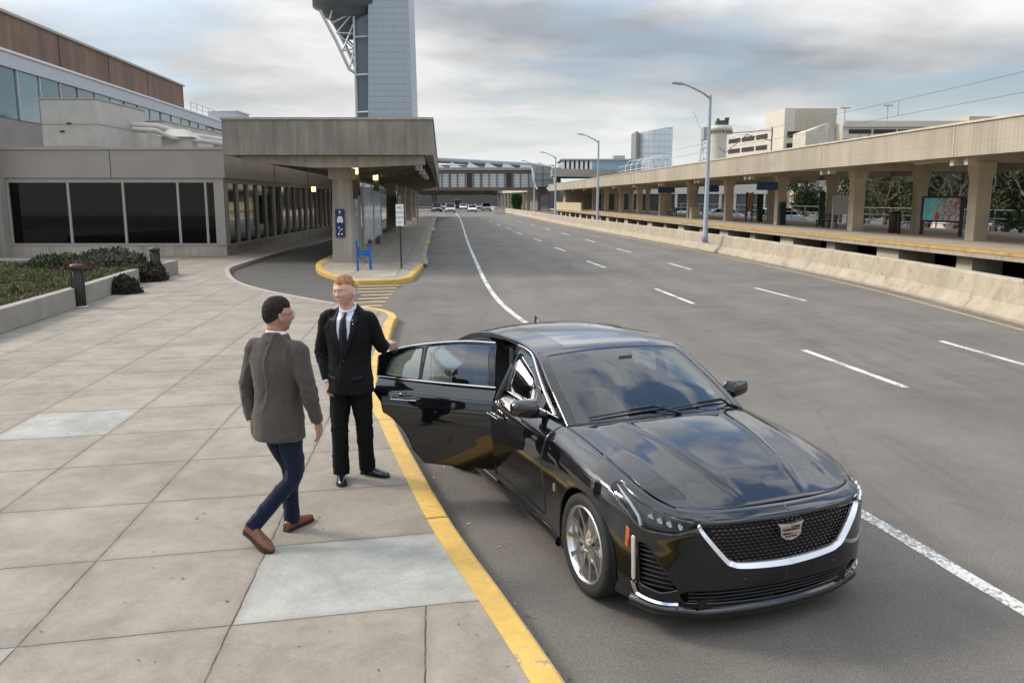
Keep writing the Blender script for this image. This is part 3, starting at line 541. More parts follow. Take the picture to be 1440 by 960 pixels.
t = thing('blue_barricade', 'bright blue folding barricade standing on the island', 'barricade', (-5.1, 29.6, .15)); BL = mat('blue_plastic', (.01, .12, .42), .4, 0, .1, scale=8)
mb = MB()
for x, y, h in ((-5.30, 28.6, 1.05), (-5.28, 31.2, 1.2), (-5.02, 31.4, .95)): pass
mb.box((-5.33, 28.75, .68), (.07, .06, 1.06), rx=.10); mb.build('leg', BL, t, world=True)
mb = MB(); mb.box((-5.08, 29.9, .62), (.07, .06, .98), rx=-.10, ry=.0); mb.build('leg', BL, t, world=True)
mb = MB(); mb.box((-4.98, 29.3, .55), (.07, .06, .86), rx=.0, ry=-.06); mb.build('leg', BL, t, world=True)
mb = MB(); mb.box((-5.17, 29.35, .74), (.36, .05, .22), rz=.0); mb.build('board', BL, t, world=True, bevel=.01)
mb = MB(); mb.ball((-5.08, 29.86, 1.12), .08); mb.build('warning_lamp', BLKPL, t, world=True)
# ---- planter
PL = [(-8.95, 11.5), (-9.42, 15.1), (-9.97, 19.0), (-10.6, 22.6), (-10.85, 24.2)]; PLb = [(-11.0, 25.9), (-11.1, 27.7)]
t = thing('concrete_planter', 'low concrete planter wall in front of the pavilion windows', 'planter', (-10, 20, .15))
def wallpath(path, w, z0, z1, name, par, m):
    o = off(path, -w); mb = MB(); mb.prism([*path, *o[::-1]], z0, z1); return mb.build(name, m, par, world=True, bevel=.015)
PCON = mat('planter_concrete', (.27, .25, .215), .88, 0, .2, scale=1.5, streak=.5)
wallpath(PL, .22, .15, .60, 'wall', t, PCON); wallpath(PLb, .22, .15, .60, 'wall', t, PCON); mb = MB(); mb.b2(-13.7, -11.3, 27.45, 27.7, .15, .60); mb.build('wall', PCON, t, world=True)
mb = MB(); mb.b2(-24, -13.0, 27.6, 27.85, .15, .62); mb.build('back_wall', PCON, t, world=True); mb = MB(); mb.b2(-24, -15.2, 24.0, 24.2, .15, .58) if False else mb.b2(-24, -23.8, 24.0, 27.6, .15, .58); mb.build('end_wall', PCON, t, world=True)
mb = MB(); V = []; n_ = 0; rng = random.Random(3)
nx_, ny_ = 60, 60
for j in range(ny_):
    y = 11.5+(27.5-11.5)*j/(ny_-1); xr = float(np.interp(y, [p[1] for p in PL+PLb], [p[0] for p in PL+PLb]))-.2
    for i in range(nx_): x = xr-(24+xr)*i/(nx_-1) if False else xr-(i/(nx_-1))**1.5*(24+xr); V.append((x, y, .50+.09*noise.noise(Vector((x*1.1, y*1.1, 0)))+.05*noise.noise(Vector((x*5, y*5, 1)))))
mb.add(V, [(j*nx_+i, (j+1)*nx_+i, (j+1)*nx_+i+1, j*nx_+i+1) for j in range(ny_-1) for i in range(nx_-1)], True); tag(mb.build('planter_soil', grass_m('dry_grass_soil', (.055, .05, .02), (.12, .10, .05))), kind='structure')
def leaves(n, pos, size, rng, up=.6):
    V = []; F = []
    for _ in range(n):
        p = Vector(pos(rng)); s = size*rng.uniform(.6, 1.4); d = Vector((rng.gauss(0, 1), rng.gauss(0, 1), rng.gauss(0, 1)+up)).normalized(); q = d.cross(Vector((rng.gauss(0, 1), rng.gauss(0, 1), rng.gauss(0, 1)))).normalized()*s*.35
        k = len(V); V += [tuple(p-q), tuple(p+q), tuple(p+d*s+q*.4), tuple(p+d*s*1.1-q*.4)]; F.append((k, k+1, k+2, k+3))
    return V, F
def plx(y): return float(np.interp(y, [p[1] for p in PL+PLb], [p[0] for p in PL+PLb]))-.25
def gpos(r):
    y = r.uniform(12, 27.4); x = plx(y)-abs(r.gauss(0, 1))*3.2; return (max(x, -23.7), y, .50+.09*noise.noise(Vector((x*1.1, y*1.1, 0))))
V, F = leaves(26000, gpos, .09, random.Random(5), 1.5); mb = MB(); mb.add(V, F); tag(mb.build('ground_cover', grass_m('ground_cover_leaf', (.075, .078, .028), (.16, .15, .065))), kind='stuff')
def bush(name, label, c, r, n, s, m, seed, grp=None):
    rg = random.Random(seed); 
    def pos(q):
        while 1:
            v = Vector((q.uniform(-1, 1), q.uniform(-1, 1), q.uniform(-.2, 1)))
            if v.length < 1: break
        v = v.normalized()*v.length**.4*(1+.25*noise.noise(v*2.3+Vector((seed, 0, 0)))); return (v.x*r[0], v.y*r[1], max(0, v.z)*r[2])
    V, F = leaves(n, pos, s, rg, .8); t = thing(name, label, 'shrub', c, 0, grp); mb = MB(); mb.add(V, F); mb.build('foliage', m, t)
    mb = MB(); [mb.tube([(0, 0, -.1), (r[0]*.5*math.cos(a_), r[1]*.5*math.sin(a_), r[2]*.6)], .012, 5) for a_ in (0, 1.6, 3.1, 4.6)]; mb.build('stems', mat('stem_brown', (.05, .035, .025), .9, 0, .1), t); return t
GL = grass_m('shrub_leaf', (.028, .045, .018), (.07, .085, .035)); GR_ = grass_m('reddish_leaf', (.09, .05, .025), (.12, .075, .035)); DD = grass_m('dead_leaf', (.025, .022, .016), (.05, .042, .028)); GRY = grass_m('grey_leaf', (.05, .06, .035), (.095, .10, .065))
bush('planter_shrub', 'dark green low shrub inside the planter by the second window', (-13.8, 25.5, .5), (1.0, .8, .42), 2600, .09, GL, 1)
bush('planter_shrub', 'loose green shrub between the low grass and the far bollard', (-12.5, 25.9, .5), (.9, .8, .38), 2400, .08, GRY, 2)
bush('planter_shrub', 'small rusty red shrub in the planter', (-12.6, 24.2, .5), (.55, .5, .3), 1200, .07, GR_, 3)
bush('planter_shrub', 'silvery twiggy shrub at the back of the planter', (-13.0, 27.0, .5), (1.2, .4, .5), 1500, .10, GRY, 4)
bush('dead_clump', 'dark withered clump of leaves on the pavement beside the planter wall', (-10.25, 21.9, .15), (.42, .38, .42), 2200, .08, DD, 5)
bush('creeping_shrub', 'dark creeping shrub at the foot of the far bollard', (-11.0, 25.3, .15), (.45, .6, .55), 2200, .08, DD, 6)
BRZ = mat('bronze_bollard', (.045, .04, .037), .45, .4, .2, scale=4)
def bollard():
    t = thing('bollard_light', 'dark ribbed bollard in the gap at the near stretch of planter wall', 'bollard', (-9.94, 19.0, .15), 0, 'bollards along the planter')
    mb = MB(); mb.lathe([(0, 0), (.135, 0), (.135, .84), (.12, .84), (.12, .87)], 'z', n=24); 
    for i in range(16): a_ = i*PI/8; mb.box((.137*math.cos(a_), .137*math.sin(a_), .44), (.012, .025, .8), rz=a_)
    mb.build('shaft', BRZ, t); mb = MB(); mb.lathe([(.12, .86), (.15, .875), (.155, .95), (.13, .985), (0, 1.0)], 'z', n=24); mb.build('cap', BRZ, t); mb = MB(); mb.lathe([(0, 0), (.19, 0), (.19, .03), (.13, .035)], 'z', n=16); [mb.cyl((.165*math.cos(a_), .165*math.sin(a_)), .015, .03, .05, 8) for a_ in (.7, 2.3, 3.9, 5.5)]; mb.build('base_plate', GALV, t); return t
b0 = bollard(); dup(b0, (-10.95, 25.6, .15), 0, 'dark ribbed bollard by the creeping shrub at the far gap in the planter wall')
# ---- control tower
TG = NB('tower_cladding'); _z = TG.f('FRACT', TG.f('MULTIPLY', TG.z, 1/2.1)); _x = TG.f('FRACT', TG.f('MULTIPLY', TG.x, 1/3.4)); _l = TG.f('MAXIMUM', TG.ramp(TG.f('ABSOLUTE', TG.f('SUBTRACT', _z, .5)), .455, .475), TG.f('MULTIPLY', TG.ramp(TG.f('ABSOLUTE', TG.f('SUBTRACT', _x, .5)), .47, .485), .5))
TG.out(TG.mix(_l, (.33, .365, .39), (.22, .245, .265)), .35); TG.b.inputs['Metallic'].default_value = .35
tw = thing('control_tower', 'tall pale glass clad control tower with an open steel truss under its cab', 'tower', (-44, 300, 0))
Tw = lambda mb, n, m: mb.build(n, m, tw, world=True)
def xz(u, v, Y=300): return ((u-720)/1170*Y, 2.6+(280-v)/1170*Y)   # rough scale of this tower's own plane
mb = MB(); mb.loft([[(-51.2, 300, 0), (-34.4, 300, 0), (-34.4, 318, 0), (-51.2, 318, 0)], [(-48.3, 300, 100), (-35.9, 300, 100), (-35.9, 318, 100), (-48.3, 318, 100)]], False); Tw(mb, 'shaft', M['tower_cladding'])
mb = MB(); mb.loft([[(-54.4, 303, 0), (-51.3, 303, 0), (-51.3, 316, 0), (-54.4, 316, 0)], [(-54.4, 303, 74), (-48.9, 303, 74), (-48.9, 316, 74), (-54.4, 316, 74)]], False); Tw(mb, 'stair_shaft', mat('tower_dark_panel', (.13, .15, .17), .4, .3, .1, scale=.1))
TS_ = mat('tower_steel', (.45, .46, .47), .4, .3, .05)
mb = MB(); mb.tube([(-54.8, 302, 0), (-54.6, 302, 74)], .45, 8); [mb.tube([(-54.7, 302, 20+12.6*i), (-50.0, 299.8, 20+12.6*i)], .35, 6) for i in range(5)]
A = [(-54.8, 302, 46), (-56.5, 301, 47), (-60.5, 300, 56), (-65.5, 299, 66)]; mb.tube(A, .55, 8); mb.tube([(p[0]+1.5, p[1]+9, p[2]) for p in A], .55, 8)
for p, q in (((-56.3, 301, 47.5), (-54.8, 302, 54)), ((-54.8, 302, 54), (-60.3, 300, 59)), ((-60.3, 300, 59), (-54.8, 302, 66)), ((-58.4, 300, 53), (-54.8, 302, 54)), ((-62, 300, 62), (-54.8, 302, 66)), ((-58.4, 300, 53), (-55, 302, 62)), ((-54.8, 302, 66), (-66, 299, 71)), ((-62.5, 300, 63.5), (-60, 300, 71)), ((-60.3, 300, 59), (-54.8, 302, 59))):
    mb.tube([p, q], .3, 6); mb.tube([(p[0]+1.2, p[1]+9, p[2]), (q[0]+1.2, q[1]+9, q[2])], .3, 6)
Tw(mb, 'steel_truss', TS_)
mb = MB(); mb.lathe([(2.6, 58.5), (3.6, 59.5), (6.8, 64.6), (9.2, 65.8), (9.8, 67.5), (12.5, 68.6), (13.2, 90), (0, 90)], 'z', (-57.3, 308, 0), 36); Tw(mb, 'cab', mat('cab_grey', (.10, .12, .13), .4, .3, .1, scale=.2))
# ================================================================= right: barrier, tracks, station platform and its canopy
PLX = lambda y, o=0.: 17.2-.07*y+o
bar = thing('concrete_barrier', 'long pale concrete barrier along the far edge of the road', 'barrier', (barx(20), 20, 0))
BC = NB('barrier_concrete'); _s = BC.noise(.9, 6, .65, stretch=(1, 1, .6)); _k = BC.noise(3, 6, .7); _f = BC.noise(35, 4, .7); _zz = BC.ramp(BC.z, .0, .22, .62, 1); _rd = BC.noise(.22, 3)
_c = BC.mix(BC.ramp(_s, .35, .7), (.40, .345, .255), (.33, .28, .21)); _c = BC.mix(BC.ramp(_rd, .55, .68, 0, .45), _c, (.36, .24, .17)); _c = BC.scale(_c, BC.f('MULTIPLY_ADD', BC.ramp(_k, .3, .7), .25, .86))
_ck = BC.ramp(BC.f('ADD', BC.vor(.45, 'DISTANCE_TO_EDGE'), BC.f('MULTIPLY', _k, .05)), .02, .03, .65, 0); _c = BC.mix(_ck, _c, (.10, .08, .06)); BC.out(_c, .9, _f, .4, .01)
prof = [(-.42, 0), (-.42, .06), (-.36, .14), (-.22, .34), (-.12, .82), (-.09, .85), (.14, .85), (.17, .80), (.17, .45)]
P = [Vector((x, y)) for x, y in [(v.x, v.y) for v in spline([(x, y, 0) for x, y in BAR], 8)]]; V = []; k = len(prof)
for i, p in enumerate(P): t = (P[min(i+1, len(P)-1)]-P[max(i-1, 0)]).normalized(); n = Vector((t.y, -t.x)); V += [(*(p+n*(s+.42)), h+.012*noise.noise(Vector((p.x, p.y*.7, s*4)))*(h > .1)) for s, h in prof]
mb = MB(); mb.add(V, [(i*k+j+1, i*k+j, (i+1)*k+j, (i+1)*k+j+1) for i in range(len(P)-1) for j in range(k-1)]); mb.build('wall', M['barrier_concrete'], bar, world=True)
bx = [(p.x, p.y) for p in P]
mb = MB(); ribbon(bx, .57, 1.5, .16, mb); V = []; tag(mb.build('trackside_ledge', CONC), kind='structure')
mb = MB(); a = off(bx, 1.5); mb.add([(x, y, .16) for x, y in a]+[(x, y, 0) for x, y in a], [(i, i+1, len(a)+i+1, len(a)+i) for i in range(len(a)-1)]); tag(mb.build('ledge_face', CONC), kind='structure')
BAL = grass_m('track_ballast', (.035, .03, .025), (.085, .07, .055))
mb = MB(); mb.add([(10.5, -10, .012), (40, -10, .012), (25, 190, .012), (-4, 190, .012)], [(0, 1, 2, 3)])
tb = MB(); tb.prism(off(bx[:-8], 1.0)+[(PLX(150, 4), 150), (PLX(-10, 4), -10)], .004, .012); tag(tb.build('track_bed', BAL), kind='structure')
rl = thing('railway_track', 'pair of rusty rails lying in the dark bed below the platform edge', 'railway', (PLX(20, -1.8), 20, .02))
for o_ in (-2.55, -1.1): mb = MB(); mb.prism([(PLX(-5, o_), -5), (PLX(130, o_), 130), (PLX(130, o_+.07), 130), (PLX(-5, o_+.07), -5)], .06, .20); mb.build('rail', mat('rusty_rail', (.12, .07, .045), .5, .5, .2), rl, world=True)
mb = MB(); [mb.box((PLX(y, -1.8), y, .04), (2.5, .24, .10), rz=.07) for y in np.arange(2, 90, .75)]; o = mb.build('sleepers', mat('sleeper_wood', (.05, .04, .03), .9, 0, .2), rl, world=True); o['kind'] = 'stuff'
# platform
PFC = mat('platform_concrete', (.46, .40, .31), .85, 0, .18, scale=.7, fine=18)
pf = thing('station_platform', 'long raised station platform with a worn yellow edge', 'platform', (PLX(34, 5), 34, 0))
P_ = lambda mb, n, m, **k: mb.build(n, m, pf, world=True, **k)
def pq(o0, o1, y0=-6, y1=150): return [(PLX(y0, o0), y0), (PLX(y0, o1), y0), (PLX(y1, o1), y1), (PLX(y1, o0), y1)]
mb = MB(); mb.prism(pq(.05, 10.6), .72, .95); P_(mb, 'slab', PFC)
mb = MB(); mb.prism(pq(-.01, .62), .86, .958); mb.prism(pq(10.0, 10.65), .86, .958); P_(mb, 'yellow_edge', mat('platform_yellow', (.46, .30, .10), .8, 0, .30, scale=2.2, fine=30))
mb = MB(); mb.prism(pq(.01, .5), .70, .855); P_(mb, 'edge_beam', CONC)
BK = mat('support_block', (.50, .45, .35), .9, 0, .25, scale=1.5, streak=.4)
CY = [13.4+10.3*i for i in range(13)]
for i, y in enumerate(CY):
    mb = MB(); mb.box((PLX(y, 1.1), y-.2, .36), (1.5, 1.7, .70), rz=.07); P_(mb, 'support_block', BK)
    mb = MB(); mb.box((PLX(y+5.15, 1.0), y+5.15, .36), (1.1, .9, .70), rz=.07); P_(mb, 'support_block', BK)
mb = MB(); mb.prism(pq(3.2, 3.6), .012, .62); P_(mb, 'shade_backing', mat('underside_shade', (.03, .028, .025), .9, 0, .2))  # near-black sheet paints the shade in the open space below the slab
# canopy
sc_ = thing('station_canopy', 'long pale concrete roof on paired columns covering the station platform', 'canopy', (PLX(34, 4), 34, .95))
S_c = lambda mb, n, m, **k: mb.build(n, m, sc_, world=True, **k)
PC = NB('canopy_concrete'); _s = PC.noise(.6, 6, .6, stretch=(2.2, 2.2, .3)); _k = PC.noise(.35, 5, .6); _f = PC.noise(30, 4, .7); _h = PC.ramp(PC.f('ABSOLUTE', PC.f('SUBTRACT', PC.z, 4.42)), .004, .02, .18, 0)
_rib = PC.ramp(PC.f('ABSOLUTE', PC.f('SUBTRACT', PC.f('FRACT', PC.f('MULTIPLY', PC.y, 5)), .5)), .3, .45, 1, .88); _c = PC.scale((.405, .355, .27), PC.f('MULTIPLY', _rib, PC.f('MULTIPLY', PC.f('MULTIPLY_ADD', PC.ramp(_s, .3, .7), .22, .87), PC.f('MULTIPLY_ADD', PC.ramp(_k, .3, .7), .18, .9)))); PC.out(PC.mix(_h, _c, (.12, .1, .08)), .88, _f, .4, .01)
mb = MB(); mb.prism(pq(-.25, .05), 4.0, 5.05); S_c(mb, 'fascia', M['canopy_concrete']); mb = MB(); mb.prism(pq(-.30, .25), 5.05, 5.12); mb.prism(pq(10.9, 11.3), 5.05, 5.12); S_c(mb, 'coping', CONC2)
mb = MB(); mb.prism(pq(10.95, 11.25), 4.0, 5.05); S_c(mb, 'rear_fascia', M['canopy_concrete']); mb = MB(); mb.prism(pq(.05, 10.95), 4.45, 4.7); S_c(mb, 'roof_slab', mat('platform_soffit', (.40, .35, .28), .9, 0, .15, scale=.8))
for i, y in enumerate(CY):
    mb = MB(); mb.prism([(PLX(y, .1), y-.35), (PLX(y, 10.9), y-.35), (PLX(y, 10.9), y+.35), (PLX(y, .1), y+.35)], 4.05, 4.44); S_c(mb, 'beam', CONC2)
    for o_, w_ in ((4.0, .33), (7.3, .29)):
        c = (PLX(y, o_), y); mb = MB(); mb.loft([[(c[0]+a*w*.85, c[1]+b*w, z) for a, b in ((1, 1), (-1, 1), (-1, -1), (1, -1))] for z, w in ((.95, w_), (3.4, w_*1.02), (3.70, w_*1.25), (4.05, w_*1.3))], False); S_c(mb, 'column', CONC2)
    for dy in (4.75, 5.55): mb = MB(); mb.box((PLX(y+dy, .12), y+dy, 3.86), (.3, .22, .26), rz=.07); S_c(mb, 'beam_end', mat('pale_block', (.5, .46, .38), .8, 0, .1))
    mb = MB(); mb.prism([(PLX(y+10.3*.5, -.262), y+10.3*.5-.04), (PLX(y+5.15, -.262), y+5.19), (PLX(y+5.15, -.2), y+5.19), (PLX(y+5.15, -.2), y+5.11)], 4.0, 5.05); S_c(mb, 'joint', mat('joint_pale', (.42, .38, .30), .85, 0, .1))
    if i % 2 == 0: mb = MB(); mb.box((PLX(y+6, 5), y+6, 4.25), (.25, 1.4, .08), rz=.07); S_c(mb, 'strip_light', mat('strip_light', (.7, .7, .65), .5, 0, 0))
# furniture on the platform
GRN = mat('dark_green_steel', (.012, .045, .035), .45, .2, .1); BLU = mat('sign_blue', (.03, .09, .22), .45, 0, .05)
def on(o, y, z=.95): return (PLX(y, o), y, z)
def hsign(y, o, label, wd=1.9):
    t = thing('hanging_sign', label, 'sign', on(o, y, 3.4), -1.35, 'blue signs under the platform canopy')
    mb = MB(); mb.box((0, 0, .0), (.10, wd, .45)); mb.box((0, 0, -.005), (.012, wd, .5)); mb.build('board', BLU, t); 
    for q_ in (-1, 1): mb = MB(); mb.tube([(0, q_*wd*.4, .2), (0, q_*wd*.4, .95)], .025, 6); mb.build('rod', GALV, t)
    mb = MB(); [mb.box((-.056, -wd*.35+wd*.7*u, .03*math.sin(u*9)), (.006, .09, .12)) for u in (0, .09, .18, .33, .42, .51, .60, .75, .84, .93)]; mb.build('lettering', mat('dim_letter', (.25, .32, .42), .5, 0, 0), t)
hsign(52.2, 2.2, 'nearest blue hanging sign under the platform canopy, beside the third column', 1.4); hsign(76, 2.0, 'dark blue hanging sign left of the tall street lamp, farthest under the platform canopy', 1.6); hsign(66, 3.0, 'small blue hanging sign seen just behind the tall street lamp', 1.2)
# poster frame: turquoise half with a small figure, grey swirling half
AD = NB('poster_print'); tcn = AD.N.new('ShaderNodeTexCoord'); sp_ = AD.N.new('ShaderNodeSeparateXYZ'); AD.L.new(tcn.outputs['Object'], sp_.inputs[0]); _y, _z_ = sp_.outputs[1], sp_.outputs[2]
_q = AD.noise(2.6, 4, .6, vec=tcn.outputs['Object'], dist=3.5); _r2 = AD.mix(AD.ramp(_q, .42, .58), (.20, .17, .18), (.66, .60, .60)); _r2 = AD.mix(AD.ramp(AD.lin(-1, _y, .6, _z_, -.72-1.0), -.0, .3), _r2, (.50, .14, .16))
_l2 = AD.mix(AD.ramp(AD.noise(3, 3, vec=tcn.outputs['Object']), .4, .7), (.16, .60, .68), (.28, .74, .80)); AD.out(AD.mix(AD.ramp(_y, -.02, .02, 1, 0), _l2, _r2), .35)
t = thing('poster_frame', 'black framed advertisement board on two posts, half turquoise and half grey', 'advertisement board', (19.6, 38.4, .95), math.atan2(.55, 2.3))
for y in (-1.22, 1.22): mb = MB(); mb.b2(-.06, .06, y-.06, y+.06, 0, 1.75); mb.build('post', BLKPL, t)
mb = MB(); mb.b2(-.05, .05, -1.22, 1.22, .62, .69); mb.b2(-.05, .05, -1.22, 1.22, 1.70, 1.78); mb.build('frame', BLKPL, t); mb = MB(); mb.b2(-.03, .03, -1.16, 1.16, .69, 1.70); pr = mb.build('poster', M['poster_print'], t)
mb = MB(); mb.tube([(-.035, .42, .75), (-.035, .34, 1.1), (-.035, .22, 1.42)], [.05, .12, .05], 8); mb.ball((-.035, .20, 1.52), (.02, .075, .09)); mb.build('printed_figure', mat('print_pale', (.62, .50, .46), .4, 0, .1), pr); mb = MB(); mb.ball((-.045, .25, .88), (.02, .16, .17)); mb.build('printed_drum', mat('print_red', (.55, .07, .08), .4, 0, .1), pr)
t = thing('map_board', 'white framed transit map board above the platform bench', 'map board', on(4.9, 48.0), -.75)
for y in (-1.1, 1.1): mb = MB(); mb.b2(-.05, .05, y-.05, y+.05, 0, 1.85); mb.build('post', mat('pale_steel', (.45, .43, .4), .5, .3, .1), t)
mb = MB(); mb.b2(-.03, .03, -1.05, 1.05, .78, 1.85); mp = mb.build('board', mat('map_white', (.80, .82, .80), .5, 0, .05), t)
mb = MB(); mb.b2(-.045, -.03, -.9, -.1, .9, 1.7); mb.b2(-.045, -.03, .1, .75, 1.0, 1.6); mb.build('map_print', mat('map_blue', (.40, .55, .62), .5, 0, .3, scale=6), mp); mb = MB(); mb.b2(-.05, -.03, -.03, .03, .78, 1.85); mb.build('divider', BLKPL, mp)
def bench(o, y, label):
    t = thing('platform_bench', label, 'bench', on(o, y), .07, 'benches on the platform'); W = mat('bench_dark', (.05, .045, .05), .6, 0, .2)
    mb = MB(); [mb.b2(-.25+.1*i, -.17+.1*i, -.95, .95, .42, .46) for i in range(5)]; mb.build('seat', W, t); mb = MB(); [mb.b2(.27, .31, -.95, .95, .52+.11*i, .60+.11*i) for i in range(3)]; mb.build('backrest', W, t)
    for yy_ in (-.8, 0, .8): mb = MB(); mb.b2(-.22, -.17, yy_-.03, yy_+.03, 0, .42); mb.b2(.25, .30, yy_-.03, yy_+.03, 0, .8); mb.b2(-.22, .3, yy_-.03, yy_+.03, .36, .42); mb.build('leg', BLKPL, t)
bench(4.7, 49.4, 'dark slatted bench under the white map board'); bench(5.5, 27.6, 'dark bench beside the nearest platform column at the right edge'); bench(4.6, 84, 'distant dark bench on the platform left of the tall street lamp')
def bin_(o, y, label, h=1.0, m=None):
    t = thing('litter_bin', label, 'bin', on(o, y), .0, 'bins on the platform'); mb = MB(); mb.lathe([(0, 0), (.26, 0), (.28, h*.85), (.28, h*.88)], 'z', n=16); mb.build('body', m or BLKPL, t); mb = MB(); mb.lathe([(.29, h*.86), (.29, h*.93), (.15, h), (0, h)], 'z', n=16); mb.build('lid', BLKPL, t)
bin_(4.6, 41.5, 'brown black bin just right of the second nearest column', 1.05, mat('bin_brown', (.05, .03, .025), .6, 0, .1)); bin_(5.0, 31.5, 'tall dark bin right of the nearest column', 1.15)
def gbox(o, y, h, w, label, m=GRN):
    t = thing('ticket_machine', label, 'machine', on(o, y), .07, 'green machines on the platform'); mb = MB(); mb.b2(-w/2, w/2, -w/2, w/2, 0, h); mb.build('cabinet', m, t, bevel=.02); mb = MB(); mb.b2(-w/2-.01, -w/2, -w*.35, w*.35, h*.55, h*.85); mb.build('screen', BLKPL, t)
gbox(3.9, 54, 1.45, .40, 'short green cabinet standing alone left of the white map board'); gbox(6.0, 53, 2.1, .30, 'tall thin green cabinet close to the white map board')
gbox(5.2, 61.5, 2.0, .35, 'tall green cabinet beside the orange information panel'); gbox(4.2, 40.3, .95, .12, 'thin dark post standing right of the brown black bin', BLKPL)
t = thing('information_panel', 'narrow orange and white information panel left of the third column', 'sign', on(4.6, 62), -.8); mb = MB(); mb.b2(-.03, .03, -.45, .45, .75, 2.1); mb.build('panel', mat('panel_orange', (.60, .30, .18), .5, 0, .35, scale=3), t)
for y in (-.42, .42): mb = MB(); mb.b2(-.04, .04, y-.04, y+.04, 0, 2.15); mb.build('post', BLKPL, t)
t = thing('yellow_cabinet', 'small cream cabinet on the platform left of the tall street lamp', 'cabinet', on(3.6, 72.5)); mb = MB(); mb.b2(-.35, .35, -.4, .4, 0, .9); mb.build('body', mat('cream', (.55, .46, .28), .6, 0, .1), t, bevel=.02); mb = MB(); mb.b2(-.38, .38, -.43, .43, .9, .95); mb.build('top', CONC2, t)
# rear fence and what lies past it
ft = thing('rail_fence', 'long pale green metal rail fence behind the platform', 'fence', (PLX(40, 15), 40, .1)); FG = mat('fence_grey_green', (.26, .30, .27), .5, .3, .1)
for i in range(38): y = 8+3.0*i; mb = MB(); mb.tube([(PLX(y, 15), y, .1), (PLX(y, 15), y, 2.0)], .045, 5); mb.build('post', FG, ft, world=True)
mb = MB(); [mb.tube([(PLX(6, 15), 6, z), (PLX(120, 15), 120, z)], .035, 5) for z in (.55, 1.0, 1.45, 1.95)]; mb.build('rails', FG, ft, world=True)
mb = MB(); mb.prism([(PLX(0, 14.5), 0), (PLX(130, 14.5), 130), (PLX(130, 15.4), 130), (PLX(0, 15.4), 0)], 0, .45); tag(mb.build('retaining_kerb', CONC2), kind='structure')
mb = MB(); mb.prism([(PLX(0, 15.4), 0), (PLX(150, 15.4), 150), (PLX(150, 19), 150), (PLX(0, 19), 0)], 0, .35); tag(mb.build('dry_verge', grass_m('dry_verge_grass', (.16, .12, .05), (.25, .18, .08))), kind='structure')
mb = MB(); mb.add([(PLX(0, 19), 0, .004), (120, 0, .004), (120, 150, .004), (PLX(150, 19), 150, .004)], [(0, 1, 2, 3)]); tag(mb.build('car_park', ASPH2), kind='structure')
# lamps along the barrier
def lamp():
    t = thing('street_lamp', 'tall grey street lamp nearest the camera, rising behind the barrier', 'street lamp', (9.45, 41, .47), 0, 'street lamps along the barrier'); LP = mat('pole_paint', (.30, .335, .38), .5, .3, .06)
    mb = MB(); mb.lathe([(0, 0), (.15, 0), (.15, .35), (.125, .40), (.065, 6.9), (.06, 7.0)], 'z', n=16); mb.build('pole', LP, t); mb = MB(); mb.tube([(0, 0, 6.85), (-.35, 0, 7.10), (-1.1, 0, 7.45), (-1.3, 0, 7.5)], [.06, .05, .04, .04], 8); mb.build('arm', LP, t)
    mb = MB(); mb.loft([[(-1.25, .05*a, 7.50+.04*b) for a, b in ((1, 1), (-1, 1), (-1, -1), (1, -1))], [(-1.45, .15*a, 7.53+.05*b) for a, b in ((1, 1), (-1, 1), (-1, -1), (1, -1))], [(-1.85, .13*a, 7.56+.035*b) for a, b in ((1, 1), (-1, 1), (-1, -1), (1, -1))]], False); mb.build('lamp_head', mat('head_grey', (.30, .32, .33), .4, .3, .05), t, bevel=.01)
    mb = MB(); mb.lathe([(0, 0), (.27, 0), (.27, .05), (.2, .06)], 'z', n=12); mb.build('base', GALV, t); return t
l0 = lamp()
for (x, y, lb) in ((7.35, 72.4, 'second tall grey street lamp behind the barrier, counted from the camera'), (5.15, 100, 'third grey street lamp behind the barrier, in front of the footbridge end'), (3.2, 122, 'faint fourth street lamp close to the footbridge pillar')): dup(l0, (x, y, .47), 0, lb)
# overhead wires
wr = thing('overhead_wires', 'thin catenary wires running above the tracks over the platform canopy', 'wires', (PLX(30, 1.5), 30, 5.6)); WM = mat('wire_dark', (.16, .16, .17), .6, .3, 0)
mb = MB(); mb.tube([(PLX(y, 1.0), y, 6.55+.25*((y/25) % 1-.5)**2) for y in np.arange(5, 95, 4)], .009, 4); mb.build('messenger_wire', WM, wr, world=True); mb = MB(); mb.tube([(PLX(y, 1.0), y, 5.95) for y in (5, 95)], .009, 4); mb.build('contact_wire', WM, wr, world=True)
mb = MB(); [mb.tube([(PLX(y, 1.0), y, 5.95), (PLX(y, 1.0), y, 6.56)], .01, 4) for y in np.arange(8, 70, 9)]; mb.build('droppers', WM, wr, world=True)
t = thing('catenary_mast', 'thin catenary mast with angled arms above the platform canopy', 'mast', (PLX(58, 4.5), 58, 5.0)); mb = MB(); mb.tube([(PLX(58, 4.5), 58, 4.9), (PLX(58, 4.5), 58, 7.4)], .05, 6); mb.build('mast', WM, t, world=True); mb = MB()
for p, q in (((4.5, 7.2), (1.6, 7.0)), ((4.5, 6.5), (2.8, 6.9)), ((2.8, 6.9), (1.4, 5.7)), ((1.4, 5.7), (.9, 6.1))): mb.tube([(PLX(58, p[0]), 58, p[1]), (PLX(58, q[0]), 58, q[1])], .03, 5)
mb.build('bracket_arm', WM, t, world=True)
